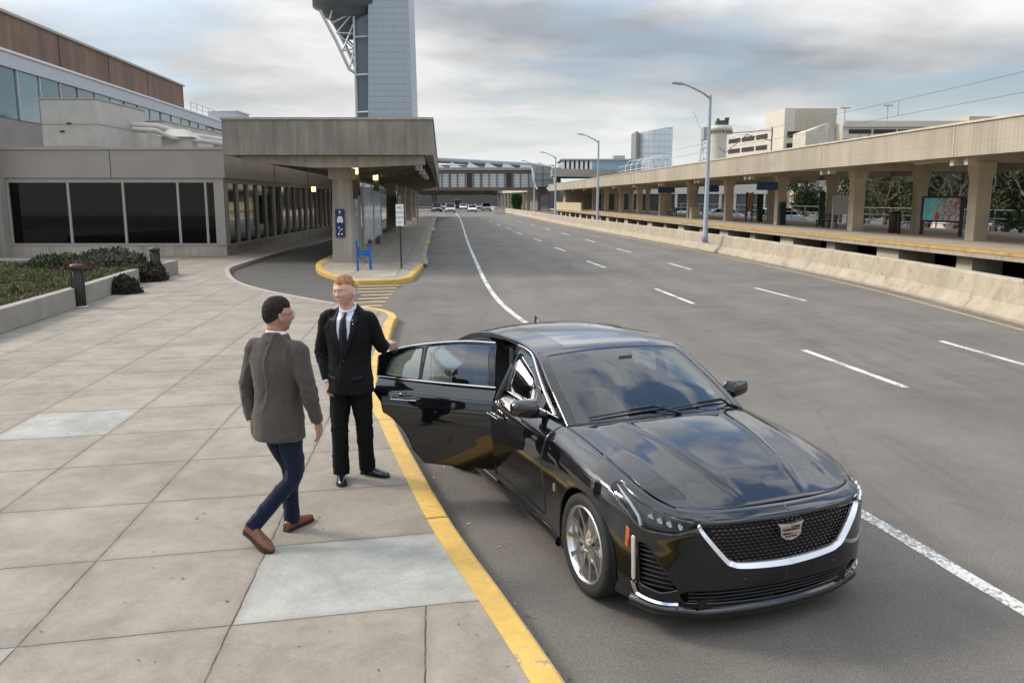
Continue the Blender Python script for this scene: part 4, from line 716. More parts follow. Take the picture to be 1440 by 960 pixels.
# white hooped ladder cage on the canopy
t = thing('roof_hoops', 'white tubular hoops of a roof access stair on the platform canopy', 'railing', (PLX(84, 1), 84, 5.1)); WT = mat('white_tube', (.7, .7, .68), .4, 0, .05)
for i in range(5): y = 78+2.6*i; mb = MB(); mb.tube([(PLX(y, .8), y, 5.0), (PLX(y, .8), y, 6.0), (PLX(y, 1.2), y+.3, 6.5), (PLX(y, 2.6), y+.3, 6.5), (PLX(y, 3), y, 6.0), (PLX(y, 3), y, 5.0)], .028, 6); mb.build('hoop', WT, t, world=True)
mb = MB(); [mb.tube([(PLX(77, .8), 77, z), (PLX(92, .8), 92, z)], .025, 5) for z in (5.5, 6.0)]; mb.build('rail', WT, t, world=True)
# ---- trees behind the platform
BARK = mat('bark', (.10, .075, .055), .95, 0, .25, scale=5); BARKP = mat('pale_bark', (.13, .105, .085), .95, 0, .25, scale=5)
EVG = grass_m('evergreen_leaf', (.022, .036, .012), (.055, .07, .025)); EVG2 = grass_m('olive_leaf', (.045, .055, .018), (.09, .095, .04)); TWIG = mat('twig', (.17, .125, .10), .95, 0, .2)
def limb(mb, p, d, L, r, dep, rg):
    q = p; pts = [p]; rr = [r]
    for i in range(4): d = (d+Vector((rg.gauss(0, .16), rg.gauss(0, .16), rg.gauss(.05, .10)))).normalized(); q = q+d*L/4; pts.append(q); rr.append(r*(1-.16*(i+1)))
    mb.tube(pts, rr, 6 if dep > 2 else 4, True, False)
    if dep > 0:
        for _ in range(3 if dep > 1 else 4): k = rg.choice((2, 3, 4)); s = Vector((rg.gauss(0, 1), rg.gauss(0, 1), rg.gauss(.3, .6))).normalized(); limb(mb, pts[k], (d*.8+s*.8).normalized(), L*rg.uniform(.55, .78), rr[k]*.62, dep-1, rg)
def bare_tree(label, x, y, h, seed, pale=False):
    rg = random.Random(seed); t = thing('bare_tree', label, 'tree', (x, y, 0), 0, 'trees behind the platform'); mb = MB(); mb.tube([(0, 0, 0), (.1, 0, h*.18), (.05, .1, h*.36)], [h*.03, h*.025, h*.021], 8); mb.build('trunk', BARKP if pale else BARK, t)
    mb = MB(); [limb(mb, Vector((.05, .1, h*(.2+.04*i))), Vector((rg.gauss(0, 1), rg.gauss(0, 1), 1.2)).normalized(), h*.34, h*.014, 4, rg) for i in range(4)]; mb.build('crown', BARKP if pale else TWIG, t)
def green_tree(label, x, y, h, r, n, m, seed, lf=.20):
    rg = random.Random(seed); t = thing('evergreen_tree', label, 'tree', (x, y, 0), 0, 'trees behind the platform'); mb = MB(); mb.tube([(0, 0, 0), (.1, .1, h*.5), (0, 0, h*.9)], [.18, .12, .03], 7)
    cl = [(Vector((rg.gauss(0, r*.42), rg.gauss(0, r*.42), h*rg.uniform(.18, .95))), r*rg.uniform(.22, .45)) for _ in range(46)]; cl = [(Vector((c.x*(1.15-c.z/h*.75), c.y*(1.15-c.z/h*.75), c.z)), s) for c, s in cl]
    for c, s in cl[:16]: mb.tube([(0, 0, c.z*.7), tuple(c)], [.06, .02], 4)
    mb.build('trunk', BARK, t)
    def pos(q): c, s = q.choice(cl); v = Vector((q.gauss(0, 1), q.gauss(0, 1), q.gauss(0, .8))).normalized()*s*q.random()**.35; return c+v
    V, F = leaves(n, pos, lf, rg, .2); mb = MB(); mb.add(V, F); mb.build('crown', m, t)
T0 = [('dark evergreen showing between the bench and the second nearest column', 33.5, 80, 8.0, 3.4, EVG), ('olive green bushy tree just right of the second nearest column', 32.6, 71.5, 7.4, 3.2, EVG2),
 ('yellowish green tree halfway between the second nearest column and the rear column', 32.8, 66, 7.2, 3.0, EVG2), ('dense dark evergreen directly left of the poster frame', 33.5, 61, 7.4, 3.0, EVG), ('dark evergreen tree above the poster frame', 32.6, 55.5, 7.0, 2.6, EVG),
 ('dark evergreen just left of the nearest platform column', 31.2, 50.5, 6.8, 2.3, EVG), ('dark evergreen tree at the far right edge', 31.5, 44.5, 6.8, 2.6, EVG), ('deep green tree behind all others above the poster frame', 40, 66, 8.5, 3.6, EVG), ('dark evergreen filling the gap at the extreme right', 38.0, 52.0, 8.5, 3.6, EVG),
 ('small spreading pine seen under the canopy left of the orange panel', 32, 92, 7.5, 2.6, EVG)]
for i, (lb, x, y, h, r_, m_) in enumerate(T0): green_tree(lb, x, y, h, r_, 8500, m_, 11+i)
T1 = [('reddish bare tree behind the white map board', 33.5, 86, 8.0, 0), ('tall reddish bare tree between the map board and the second nearest column', 34.5, 84, 8.8, 0), ('pale forked bare tree behind the poster frame', 30.4, 53, 7.4, 1), ('bare tree with fine twigs right of the nearest column', 29.0, 45, 7.5, 1),
 ('thin bare tree left of the poster frame', 31.0, 59, 7.6, 1), ('bare tree whose twigs rise above the platform canopy', 42, 76, 11.0, 0), ('small bare tree at the right edge of the view', 27.6, 40.5, 6.5, 1), ('slender bare tree right of the second nearest column', 30.8, 69.5, 7.2, 0), ('bare tree crossing the dark evergreens at the extreme right', 31.5, 48.0, 7.8, 1)]
for i, (lb, x, y, h, pl_) in enumerate(T1): bare_tree(lb, x, y, h, 31+i, bool(pl_))
# ================================================================= far cars, footbridge, terminal roof, garage, hotel
def ffar(name, label, kind, col, x, y, rz=0., grp='vehicles on the far roadway'):
    """small car: lower body, cabin with windows, wheels, lamps"""
    S = {'sedan': (4.6, 1.8, .55, .95, 1.42, [(-2.0, .95), (-1.35, 1.36), (.0, 1.42), (.75, 1.36), (1.35, .95)]), 'suv': (4.7, 1.95, .6, 1.08, 1.75, [(-2.3, 1.08), (-2.15, 1.62), (-1.0, 1.75), (.5, 1.70), (1.3, 1.08)]), 'van': (5.4, 2.1, .6, 1.3, 2.5, [(-2.65, 1.2), (-2.65, 2.4), (-2.4, 2.5), (1.6, 2.45), (2.1, 1.3)])}[kind]
    L_, W, _, bz, tz, cab = S; t = thing(name, label, 'car' if kind != 'van' else 'van', (x, y, 0), rz, grp); m = mat('car_paint_'+col[0], col[1], .3, .1, 0, coat=.6)
    h = L_/2; rings = []
    for xx, z0, z1, w in ((-h, .45, bz*.82, W*.42), (-h+.12, .3, bz*.96, W*.48), (-h*.5, .25, bz, W*.5), (h*.45, .25, bz, W*.5), (h*.8, .27, bz*.86, W*.48), (h-.05, .35, bz*.70, W*.42), (h, .45, bz*.6, W*.38)):
        rings.append([(xx, -w, z0+.08), (xx, -w*1.0, z1-.12), (xx, -w*.88, z1), (xx, w*.88, z1), (xx, w, z1-.12), (xx, w, z0+.08), (xx, w*.85, z0), (xx, -w*.85, z0)])
    mb = MB(); mb.loft(rings, False); mb.build('body', m, t, bevel=.03)
    wg = MB(); n = len(cab); V = [(p[0], s*(W*.46-(p[1]-cab[0][1])*.16), p[1]) for s in (-1, 1) for p in cab]; wg.add(V, [tuple(range(n)), tuple(range(2*n-1, n-1, -1))]+[(i, n+i, n+(i+1) % n, (i+1) % n) for i in range(n)]); wg.build('windows', DGL, t)
    rf = MB(); a, b = cab[1], cab[-2]; rf.add([(p[0], s*(W*.46-(p[1]-cab[0][1])*.16+.01), p[1]+.015) for s in (-1, 1) for p in cab[1:-1]], [tuple(range(n-2)), tuple(range(2*(n-2)-1, n-3, -1))]+[(i, n-2+i, n-2+i+1, i+1) for i in range(n-3)])
    for s in (-1, 1):
        for p, q in ((cab[0], cab[1]), (cab[-1], cab[-2])): rf.tube([(p[0], s*W*.455, p[1]), (q[0], s*(W*.46-(q[1]-cab[0][1])*.16), q[1])], .05, 5)
    rf.build('roof', m, t)
    for xx in (-h*.60, h*.62):
        for s in (-1, 1): mb = MB(); mb.lathe([(0, -.1), (.30, -.1), (.33, -.06), (.33, .08), (.30, .1), (.17, .1), (.15, .08), (0, .08)], 'y', (xx, s*(W/2-.11), .33), 16); mb.build('wheel', RUBBER, t)
    for s in (-1, 1):
        mb = MB(); mb.box((h-.06, s*W*.34, bz*.62), (.12, .34, .13)); mb.build('headlight', mat('far_headlamp', (.75, .75, .72), .2, 0, 0), t); mb = MB(); mb.box((-h+.05, s*W*.40, bz*.78), (.10, .22, .2)); mb.build('tail_light', mat('far_taillamp', (.35, .02, .02), .3, 0, 0), t)
    mb = MB(); mb.box((h+.0, 0, bz*.45), (.06, W*.5, .14)); mb.build('grille', BLKPL, t); return t
silver = ('silver', (.35, .36, .36)); whitec = ('white', (.72, .72, .70)); blackc = ('black', (.01, .01, .012)); bluec = ('light_blue', (.36, .45, .55)); redc = ('dark_red', (.12, .01, .01)); greyc = ('grey', (.12, .12, .13))
dn = -PI/2+.09     # towards the camera
ffar('parked_suv', 'silver SUV in front of the others at the left kerb under the footbridge', 'suv', silver, -12.0, 164, dn)
ffar('delivery_van', 'tall dark van behind the silver SUV at the left kerb', 'van', blackc, -14.3, 222, dn); ffar('parked_car', 'grey car half hidden behind the silver SUV', 'suv', greyc, -17.0, 205, dn)
ffar('white_car', 'white sedan in the middle lane coming from under the footbridge', 'sedan', whitec, -8.1, 172, dn); ffar('white_car', 'white car beside the tall dark van', 'sedan', whitec, -12.3, 212, dn)
ffar('pale_blue_suv', 'pale blue SUV in the right lane, rightmost on the far roadway', 'suv', bluec, -5.7, 188, dn); ffar('small_car', 'small grey car between the white sedan and the pale blue SUV', 'sedan', silver, -9.0, 225, dn)
ffar('kerb_car', 'dark car stopped far down the kerb past the canopy', 'suv', blackc, -15.4, 172, dn+.1); ffar('dark_car', 'dark sedan behind the white sedan', 'sedan', blackc, -9.9, 205, dn)
for k, (x, y, kd, cl, lb) in enumerate(((33.5, 62, 'sedan', whitec, 'white car in the car park behind the second nearest platform column'), (36.0, 64.5, 'suv', ('blue', (.02, .07, .20)), 'blue car in the car park just left of the white one'), (27, 84, 'suv', bluec, 'pale blue car behind the platform next to the orange panel'), (26.5, 105, 'sedan', silver, 'silver car in the car park behind the tall street lamp'), (25, 122, 'sedan', bluec, 'pale car in the far car park left of the tall street lamp'))):
    ffar('parked_car', lb, kd, cl, x, y, .15, 'cars in the car park behind the platform')
# ---- footbridge
fb = thing('footbridge', 'brown framed glazed pedestrian bridge spanning the road', 'footbridge', (-4, 186, 0)); B_ = lambda mb, n, m, **k: mb.build(n, m, fb, world=True, **k)
BRN = mat('bridge_brown', (.13, .095, .08), .6, 0, .15, scale=.5); Y0 = 185
mb = MB(); mb.b2(-50, 7.6, Y0, Y0+5, 4.45, 5.15); mb.b2(-50, 7.6, Y0+.0, Y0+5, 8.15, 8.8); B_(mb, 'girder', BRN); mb = MB(); mb.b2(-50, 7.8, Y0-.3, Y0+5.3, 8.8, 9.25); B_(mb, 'roof', mat('bridge_roof', (.33, .29, .26), .6, 0, .1))
BGL = NB('bridge_glass'); _q = BGL.ramp(BGL.f('ABSOLUTE', BGL.f('SUBTRACT', BGL.f('FRACT', BGL.f('MULTIPLY', BGL.z, 1.6)), .5)), .40, .46); BGL.out(BGL.mix(_q, (.50, .53, .51), (.24, .23, .22)), .3)
xs_ = np.arange(-48, 7.5, 1.72)
for i, x in enumerate(xs_):
    if abs(x+10.6) < 1.0 or abs(x+2.1) < .9: mb = MB(); mb.b2(x-.55+.86, x+.55+.86, Y0+.05, Y0+.2, 5.15, 8.15); B_(mb, 'brick_panel', mat('panel_red_brown', (.045, .028, .023), .8, 0, .2, scale=1)); 
    mb = MB(); mb.b2(x+.05, x+1.67, Y0+.25, Y0+.3, 5.15, 8.15); B_(mb, 'window_pane', M['bridge_glass'])
mb = MB(); [mb.b2(x-(.10 if i % 4 else .22), x+(.10 if i % 4 else .22), Y0+.0, Y0+.35, 5.15, 8.15) for i, x in enumerate(xs_)]; each(mb, 'mullion', BRN, fb)
mb = MB(); mb.b2(4.6, 8.8, Y0-1.2, Y0+6, 5.2, 9.6); B_(mb, 'stair_tower', mat('tower_glass', (.20, .23, .23), .15, .2, .1)); mb = MB()
for x0 in (4.4, 8.9): mb.tube([(x0-.6, Y0-1.4, 9.7), (x0-.1, Y0-1.4, 9.2), (x0+.2, Y0-1.4, 7.2), (x0+.6, Y0-1.4, 5.4), (x0+1.1, Y0-1.4, 4.7)], .22, 6)
B_(mb, 'curved_frame', WHITE); mb = MB(); mb.b2(4.7, 8.8, Y0-1.3, Y0-1.22, 6.6, 6.75); mb.b2(4.7, 8.8, Y0-1.3, Y0-1.22, 7.9, 8.0); mb.b2(6.6, 6.8, Y0-1.3, Y0-1.22, 5.2, 9.6); B_(mb, 'transom', BRN)
mb = MB(); mb.b2(8.1, 10.4, Y0-1, Y0+3, 0, 5.2); B_(mb, 'pier', mat('pier_dark', (.10, .09, .085), .8, 0, .2)); mb = MB(); mb.b2(-27, -25, Y0, Y0+4, 0, 4.5); B_(mb, 'pier', CONC)
# ---- curved-roof concourse behind it
cc_ = thing('concourse_building', 'white curved-roof concourse with saw-tooth skylights behind the footbridge', 'building', (-5, 245, 0)); Cc = lambda mb, n, m: mb.build(n, m, cc_, world=True)
WH2 = mat('white_roofing', (.46, .49, .51), .5, 0, .06)
rz_ = lambda x: 14.5-max(0, x+22)*.055-max(0, x-4)**2*.015
mb = MB(); xs2 = np.linspace(-45, 14, 30); mb.loft([[(x, 238, rz_(x)-1.6), (x, 237, rz_(x)-.6), (x, 240, rz_(x)), (x, 262, rz_(x)+.4), (x, 262, rz_(x)-1)] for x in xs2], True); Cc(mb, 'roof', WH2)
mb = MB(); mb.b2(-45, 12, 241, 262, 6, 12.2); Cc(mb, 'glass_wall', mat('pale_blue_glass', (.30, .38, .41), .15, .4, .08, scale=.2))
mb = MB(); [mb.add([(x, 237.5, 11.3), (x+3.6, 237.5, 11.3), (x+.5, 237.5, 12.9)], [(0, 1, 2)]) or mb.add([(x, 238.5, 11.3), (x+3.6, 238.5, 11.3), (x+.5, 238.5, 12.9)], [(2, 1, 0)]) for x in np.arange(-42, 8, 4.9)]; Cc(mb, 'skylight', WHITE)
mb = MB(); mb.b2(-45, 10, 236.5, 241, 10.7, 11.25); Cc(mb, 'ledge', mat('ledge_grey', (.33, .35, .36), .5, 0, .1))
# ---- road deck crossing under/behind
od = thing('road_overpass', 'low concrete overpass crossing the road beyond the footbridge', 'overpass', (-10, 258, 0)); mb = MB(); mb.b2(-45, 60, 256, 268, 3.9, 5.6); mb.build('deck', CONC, od, world=True)
for x in (-32, -24, -1.5, 6, 12): mb = MB(); mb.b2(x-.6, x+.6, 258, 262, 0, 3.9); mb.build('pier', CONC2, od, world=True)
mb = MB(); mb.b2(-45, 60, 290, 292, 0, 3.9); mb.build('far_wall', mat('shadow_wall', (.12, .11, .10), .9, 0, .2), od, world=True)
cw_ = thing('colonnade_wall', 'pale colonnade lining the right of the road beneath the footbridge', 'building', (0, 200, 0)); 
mb = MB(); mb.prism([(3.5, 192), (-5, 250), (-3, 250), (5.5, 192)], 4.2, 5.0); mb.build('lintel', CONC2, cw_, world=True); mb = MB(); mb.prism([(6.0, 192), (-2, 250), (-1.5, 250), (6.5, 192)], 0, 4.2); mb.build('back_wall', mat('colonnade_back', (.22, .19, .15), .9, 0, .15, scale=.3), cw_, world=True)
for i in range(9): y = 193+6.5*i; mb = MB(); mb.b2(3.9-.147*(y-192)-.35, 3.9-.147*(y-192)+.35, y-.35, y+.35, 0, 4.2); mb.build('column', CONC2, cw_, world=True)
hg = thing('clipped_hedge', 'dark green arched hedge beside the footbridge pier', 'hedge', (1.6, 176, 0)); V, F = leaves(5000, lambda q: (1.0+q.uniform(-1.0, 1.0), 176+q.uniform(-.6, .6), 1.3+2.4*q.random()**.8*(1-.25*abs(q.uniform(-1, 1)))), .22, random.Random(9), .3); mb = MB(); mb.add(V, F); mb.build('foliage', grass_m('hedge_leaf', (.015, .06, .015), (.03, .10, .03)), hg, world=True); mb = MB(); mb.b2(.1, 2.0, 175.6, 176.4, 0, 3.2); mb.build('core', mat('hedge_core', (.012, .03, .01), .9, 0, .1), hg, world=True)
t = thing('toll_block', 'cream concrete block at the far end of the barrier', 'concrete block', (-2.2, 150, 0)); mb = MB(); mb.b2(-3.2, -1.2, 149, 151, 0, 1.1); mb.build('block', CONC2, t, world=True, bevel=.05); mb = MB(); mb.b2(-3.3, -1.1, 148.9, 151.1, 1.1, 1.2); mb.build('cap', CONC, t, world=True)
t = thing('low_wall', 'cream wall along the far end of the platform', 'wall', (9.5, 112, .95)); mb = MB(); mb.prism([(PLX(118, .7), 118), (PLX(148, .7), 148), (PLX(148, .9), 148), (PLX(118, .9), 118)], .95, 2.1); mb.build('wall', mat('cream_wall', (.46, .39, .26), .8, 0, .1), t, world=True)
# ---- elevated road and buildings to the right
er = thing('elevated_road', 'concrete elevated roadway crossing behind the platform canopy', 'overpass', (15, 150, 0)); mb = MB(); mb.prism([(7.2, 152), (26, 162), (26, 168), (7.2, 158)], 6.6, 8.0); mb.build('deck', mat('deck_concrete', (.30, .27, .22), .9, 0, .15, scale=.4), er, world=True)
mb = MB(); mb.prism([(8, 154), (26, 164), (26, 166), (8, 156)], 5.6, 6.6); mb.build('under_girder', mat('girder_dark', (.05, .05, .05), .9, 0, .1), er, world=True); [MB().b2(x-.5, x+.5, 156+(x-8)*.55-.5, 156+(x-8)*.55+.5, 0, 5.2).build('pier', CONC2, er, world=True) for x in (11, 18, 25)]
t = thing('blue_roof_shed', 'low shed with a turquoise glazed roof beneath the elevated roadway', 'building', (13, 138, 0)); mb = MB(); mb.ext([(136, 4.6), (136, 5.0), (143, 6.0), (143, 4.6)], 'x', 8.2, 17.5); mb.build('roof', mat('turquoise_roof', (.30, .45, .47), .3, .1, .1, scale=.5), t, world=True); mb = MB(); mb.b2(8.6, 17.2, 136.4, 142.6, 0, 4.6); mb.build('wall', CONC, t, world=True)
ob = thing('office_building', 'low building with pale columns and a blue glass storey above the elevated roadway', 'building', (25, 225, 0)); mb = MB(); mb.b2(13, 34, 222, 240, 6, 9.8); mb.build('base', mat('office_base', (.30, .28, .25), .8, 0, .1), ob, world=True)
mb = MB(); mb.b2(13, 24, 222.6, 240, 9.8, 12.4); mb.build('dark_glazing', DGL, ob, world=True); mb = MB(); mb.b2(20.5, 33.6, 221.6, 240, 9.9, 12.5); mb.build('blue_glazing', mat('blue_glazing', (.22, .36, .44), .15, .3, .1, scale=.3), ob, world=True)
for i in range(7): mb = MB(); mb.b2(13+1.2*i, 13.7+1.2*i, 221.5, 222.5, 9.8, 12.4); mb.build('column', WHITE, ob, world=True)
mb = MB(); mb.b2(12.6, 34, 221, 240, 12.5, 12.9); mb.b2(27, 30, 226, 230, 12.9, 14); mb.build('roof', mat('office_roof', (.35, .36, .36), .6, 0, .1), ob, world=True)
ht = thing('hotel_tower', 'curved pale glass hotel tower on the skyline', 'building', (85, 500, 0)); HG = NB('hotel_glass'); _z3 = HG.ramp(HG.f('ABSOLUTE', HG.f('SUBTRACT', HG.f('FRACT', HG.f('MULTIPLY', HG.z, .28)), .5)), .40, .46); _x3 = HG.ramp(HG.f('ABSOLUTE', HG.f('SUBTRACT', HG.f('FRACT', HG.f('MULTIPLY', HG.x, .33)), .5)), .42, .47); HG.out(HG.mix(HG.f('MAXIMUM', _z3, _x3), (.58, .63, .66), (.43, .47, .50)), .25); HG.b.inputs['Metallic'].default_value = .15
n_ = 14; fr = [(73+20.5*i/n_, 500-9*math.sin(PI*(.10+.8*i/n_))) for i in range(n_+1)]; mb = MB(); mb.prism(fr+[(93.5, 515), (73, 515)], 0, lambda x, y: 40.3+(x-73)*.18); mb.build('glass_facade', M['hotel_glass'], ht, world=True); mb = MB(); mb.b2(71.8, 73.2, 494, 514, 0, 41.0); mb.build('service_core', mat('core_grey', (.2, .21, .21), .7, 0, .1), ht, world=True); mb = MB(); mb.b2(95.5, 104, 505, 515, 0, 12); mb.build('annex', mat('annex_dark', (.10, .13, .13), .5, 0, .1), ht, world=True)
lt = thing('lattice_tower', 'hazy steel lattice radar tower on the skyline', 'tower', (92, 400, 0)); LS = mat('lattice_steel', (.48, .53, .57), .6, 0, .05); mb = MB(); W0, W1 = 4.2, 2.6; lv = [0, 8, 15, 21, 26, 30]
for a_, b_ in zip(lv[:-1], lv[1:]):
    for (sx_, sy_) in ((-1, -1), (1, -1), (1, 1), (-1, 1)):
        wa = W0+(W1-W0)*a_/30; wb = W0+(W1-W0)*b_/30; nx2, ny2 = (-sy_, sx_); mb.tube([(92+sx_*wa, 400+sy_*wa, a_), (92+sx_*wb, 400+sy_*wb, b_)], .22, 4); mb.tube([(92+sx_*wa, 400+sy_*wa, a_), (92+nx2*wb, 400+ny2*wb, b_)], .14, 4); mb.tube([(92+sx_*wb, 400+sy_*wb, b_), (92+nx2*wb, 400+ny2*wb, b_)], .14, 4)
mb.build('lattice', LS, lt, world=True); mb = MB(); mb.b2(89, 95, 397, 403, 30, 35.5); mb.build('equipment_box', mat('hazy_box', (.28, .32, .35), .6, 0, .1), lt, world=True); mb = MB(); mb.tube([(88, 400, 35), (84.5, 400, 43)], .15, 4); mb.build('antenna', LS, lt, world=True)
ct = thing('round_tower', 'round cream tower with a crenellated rim and dark roof plant', 'tower', (83, 340, 0)); CR = mat('cream_render', (.58, .55, .46), .8, 0, .08, scale=.2); mb = MB(); mb.lathe([(3.9, 0), (3.9, 27.2), (4.3, 28.0), (4.3, 29.2), (4.4, 29.2), (4.4, 31.2), (0, 31.2)], 'z', (83, 340, 0), 32); mb.build('shaft', CR, ct, world=True)
mb = MB(); [mb.box((83+4.36*math.cos(a_), 340+4.36*math.sin(a_), 28.6), (.5, .75, .9), rz=a_) for a_ in np.linspace(0, 2*PI, 20, endpoint=False)]; mb.build('corbels', mat('corbel_dark', (.13, .12, .10), .8, 0, 0), ct, world=True); mb = MB(); mb.b2(81, 85.5, 338, 342, 31.2, 33.2); mb.b2(80.6, 81.6, 337, 338, 31.2, 33.8); mb.b2(84, 85.5, 337.5, 339, 33.2, 34.2); mb.build('roof_plant', mat('plant_green', (.05, .08, .07), .6, 0, .1), ct, world=True)
gp_ = thing('parking_garage', 'large cream parking garage with dark slot openings behind the platform canopy', 'building', (58, 150, 0)); G_ = lambda mb, n, m: mb.build(n, m, gp_, world=True); GC = mat('garage_cream', (.56, .52, .43), .8, 0, .08, scale=.15, streak=.3); GD = mat('garage_dark', (.035, .035, .033), .9, 0, .1); GB = mat('garage_beige', (.42, .38, .30), .85, 0, .1, scale=.15)
def gw(t): return (49.0-5.0*t, 151+24*t)
a, b = gw(0), gw(1); mb = MB(); mb.prism([a, b, (b[0]+30, b[1]+6), (a[0]+30, a[1])], 0, 15.5); G_(mb, 'left_wing', GC); mb = MB()
for z in (14.2, 12.2, 9.6):
    for i in range(4): p, q = gw(.05+.235*i), gw(.05+.235*i+.205); mb.prism([(p[0]-.06, p[1]), (q[0]-.06, q[1]), (q[0]+.3, q[1]), (p[0]+.3, p[1])], z-.5, z+.35)
G_(mb, 'openings', GD)
mb = MB(); mb.b2(49.2, 56.4, 149, 160, 0, 18.1); G_(mb, 'stair_tower', GB); mb = MB(); mb.b2(47.4, 49.3, 149.05, 160, 0, 18.15); G_(mb, 'tower_lit_side', GC); mb = MB(); [mb.b2(48.0, 51.0, 148.9, 149.05, z, z+1.0) for z in (13.2, 11.2)]; G_(mb, 'windows', GD)  # sunlight put into the colour: left side cream, shaded front beige
mb = MB(); mb.ext([(140, 0), (140, 14.2), (146, 15.2), (152, 12.5), (152, 0)], 'x', 51.2, 52) if False else mb.prism([(47.6, 138.5), (50.8, 137.5), (53.0, 140.5), (53.0, 146), (48, 146)], 0, lambda x, y: 14.8-abs(x-50.6)*.5); G_(mb, 'ramp_tower', mat('ramp_beige', (.46, .43, .35), .85, 0, .3, scale=.8))
mb = MB(); mb.b2(56.4, 96, 146, 165, 0, 15.5); G_(mb, 'right_wing', GC); mb = MB(); [mb.b2(57.5+4.2*i, 61.3+4.2*i, 145.9, 146.1, z-.4, z+.3) for i in range(9) for z in (14.0, 12.3)]; G_(mb, 'openings', GD); mb = MB(); mb.b2(56.5, 96, 145.7, 145.98, 14.7, 15.7); mb.b2(56.5, 96, 145.7, 145.98, 12.75, 13.4); G_(mb, 'parapet', GC)
mb = MB(); mb.b2(78, 84, 146.3, 150, 15.5, 16.5); G_(mb, 'roof_block', GB); mb = MB(); mb.b2(44, 60, 128, 131, 0, 8.5); G_(mb, 'front_wall', GB)
t = thing('low_building', 'long low cream building behind the platform left of the tall street lamp', 'building', (26, 130, 0)); mb = MB(); mb.b2(14, 42, 132, 142, 3.4, 5.9); mb.build('upper_band', GC, t, world=True); mb = MB(); mb.b2(14.3, 41.7, 132.4, 142, 0, 3.4); mb.build('glazing', mat('dim_glass', (.07, .08, .085), .15, .2, .3, scale=.5), t, world=True); mb = MB(); [mb.b2(14+2.3*i, 14.4+2.3*i, 132.1, 132.5, 0, 3.4) for i in range(13)]; each(mb, 'mullion', CONC2, t)
for k, (x, z, lb) in enumerate(((57.2, 17.9, 'short roof lamp mast beside the garage stair tower'), (64.5, 18.3, 'taller roof lamp mast standing on the garage right wing'))):
    t = thing('roof_lamp', lb, 'lamp mast', (x, 147.5, 15.5), 0, 'lamp masts on the garage'); mb = MB(); mb.tube([(0, 0, 0), (0, 0, z-15.5)], .09, 6); mb.build('pole', GALV, t); mb = MB(); mb.b2(-.8, .8, -.2, .2, z-15.5, z-15.3); mb.build('lamp_head', GALV, t)
# distant tree belt closing the horizon
V, F = leaves(14000, lambda q: (q.uniform(-700, 900), 760+q.uniform(-30, 30), abs(q.gauss(0, 5))+1), 5.0, random.Random(31), .3); mb = MB(); mb.add(V, F); tag(mb.build('far_trees', grass_m('far_tree_leaf', (.07, .08, .06), (.11, .11, .085))), kind='stuff')
# ================================================================= the black sedan
def pchip_eval(xk, Y, x):
    """monotone cubic through knots xk (K,), values Y (...,K) evaluated at x (N,) -> (N,) per row"""
    xk = np.asarray(xk, float); Y = np.asarray(Y, float); h = np.diff(xk); dl = np.diff(Y)/h
    d = np.zeros_like(Y); w1 = 2*h[1:]+h[:-1]; w2 = h[1:]+2*h[:-1]
    with np.errstate(divide='ignore', invalid='ignore'):
        t = (w1+w2)/(w1/dl[:-1]+w2/dl[1:])
    d[1:-1] = np.where(dl[:-1]*dl[1:] > 0, t, 0); d[0] = dl[0]; d[-1] = dl[-1]
    i = np.clip(np.searchsorted(xk, x)-1, 0, len(xk)-2); t = (x-xk[i])/h[i]
    return (2*t**3-3*t**2+1)*Y[i]+(t**3-2*t**2+t)*h[i]*d[i]+(-2*t**3+3*t**2)*Y[i+1]+(t**3-t**2)*h[i]*d[i+1]
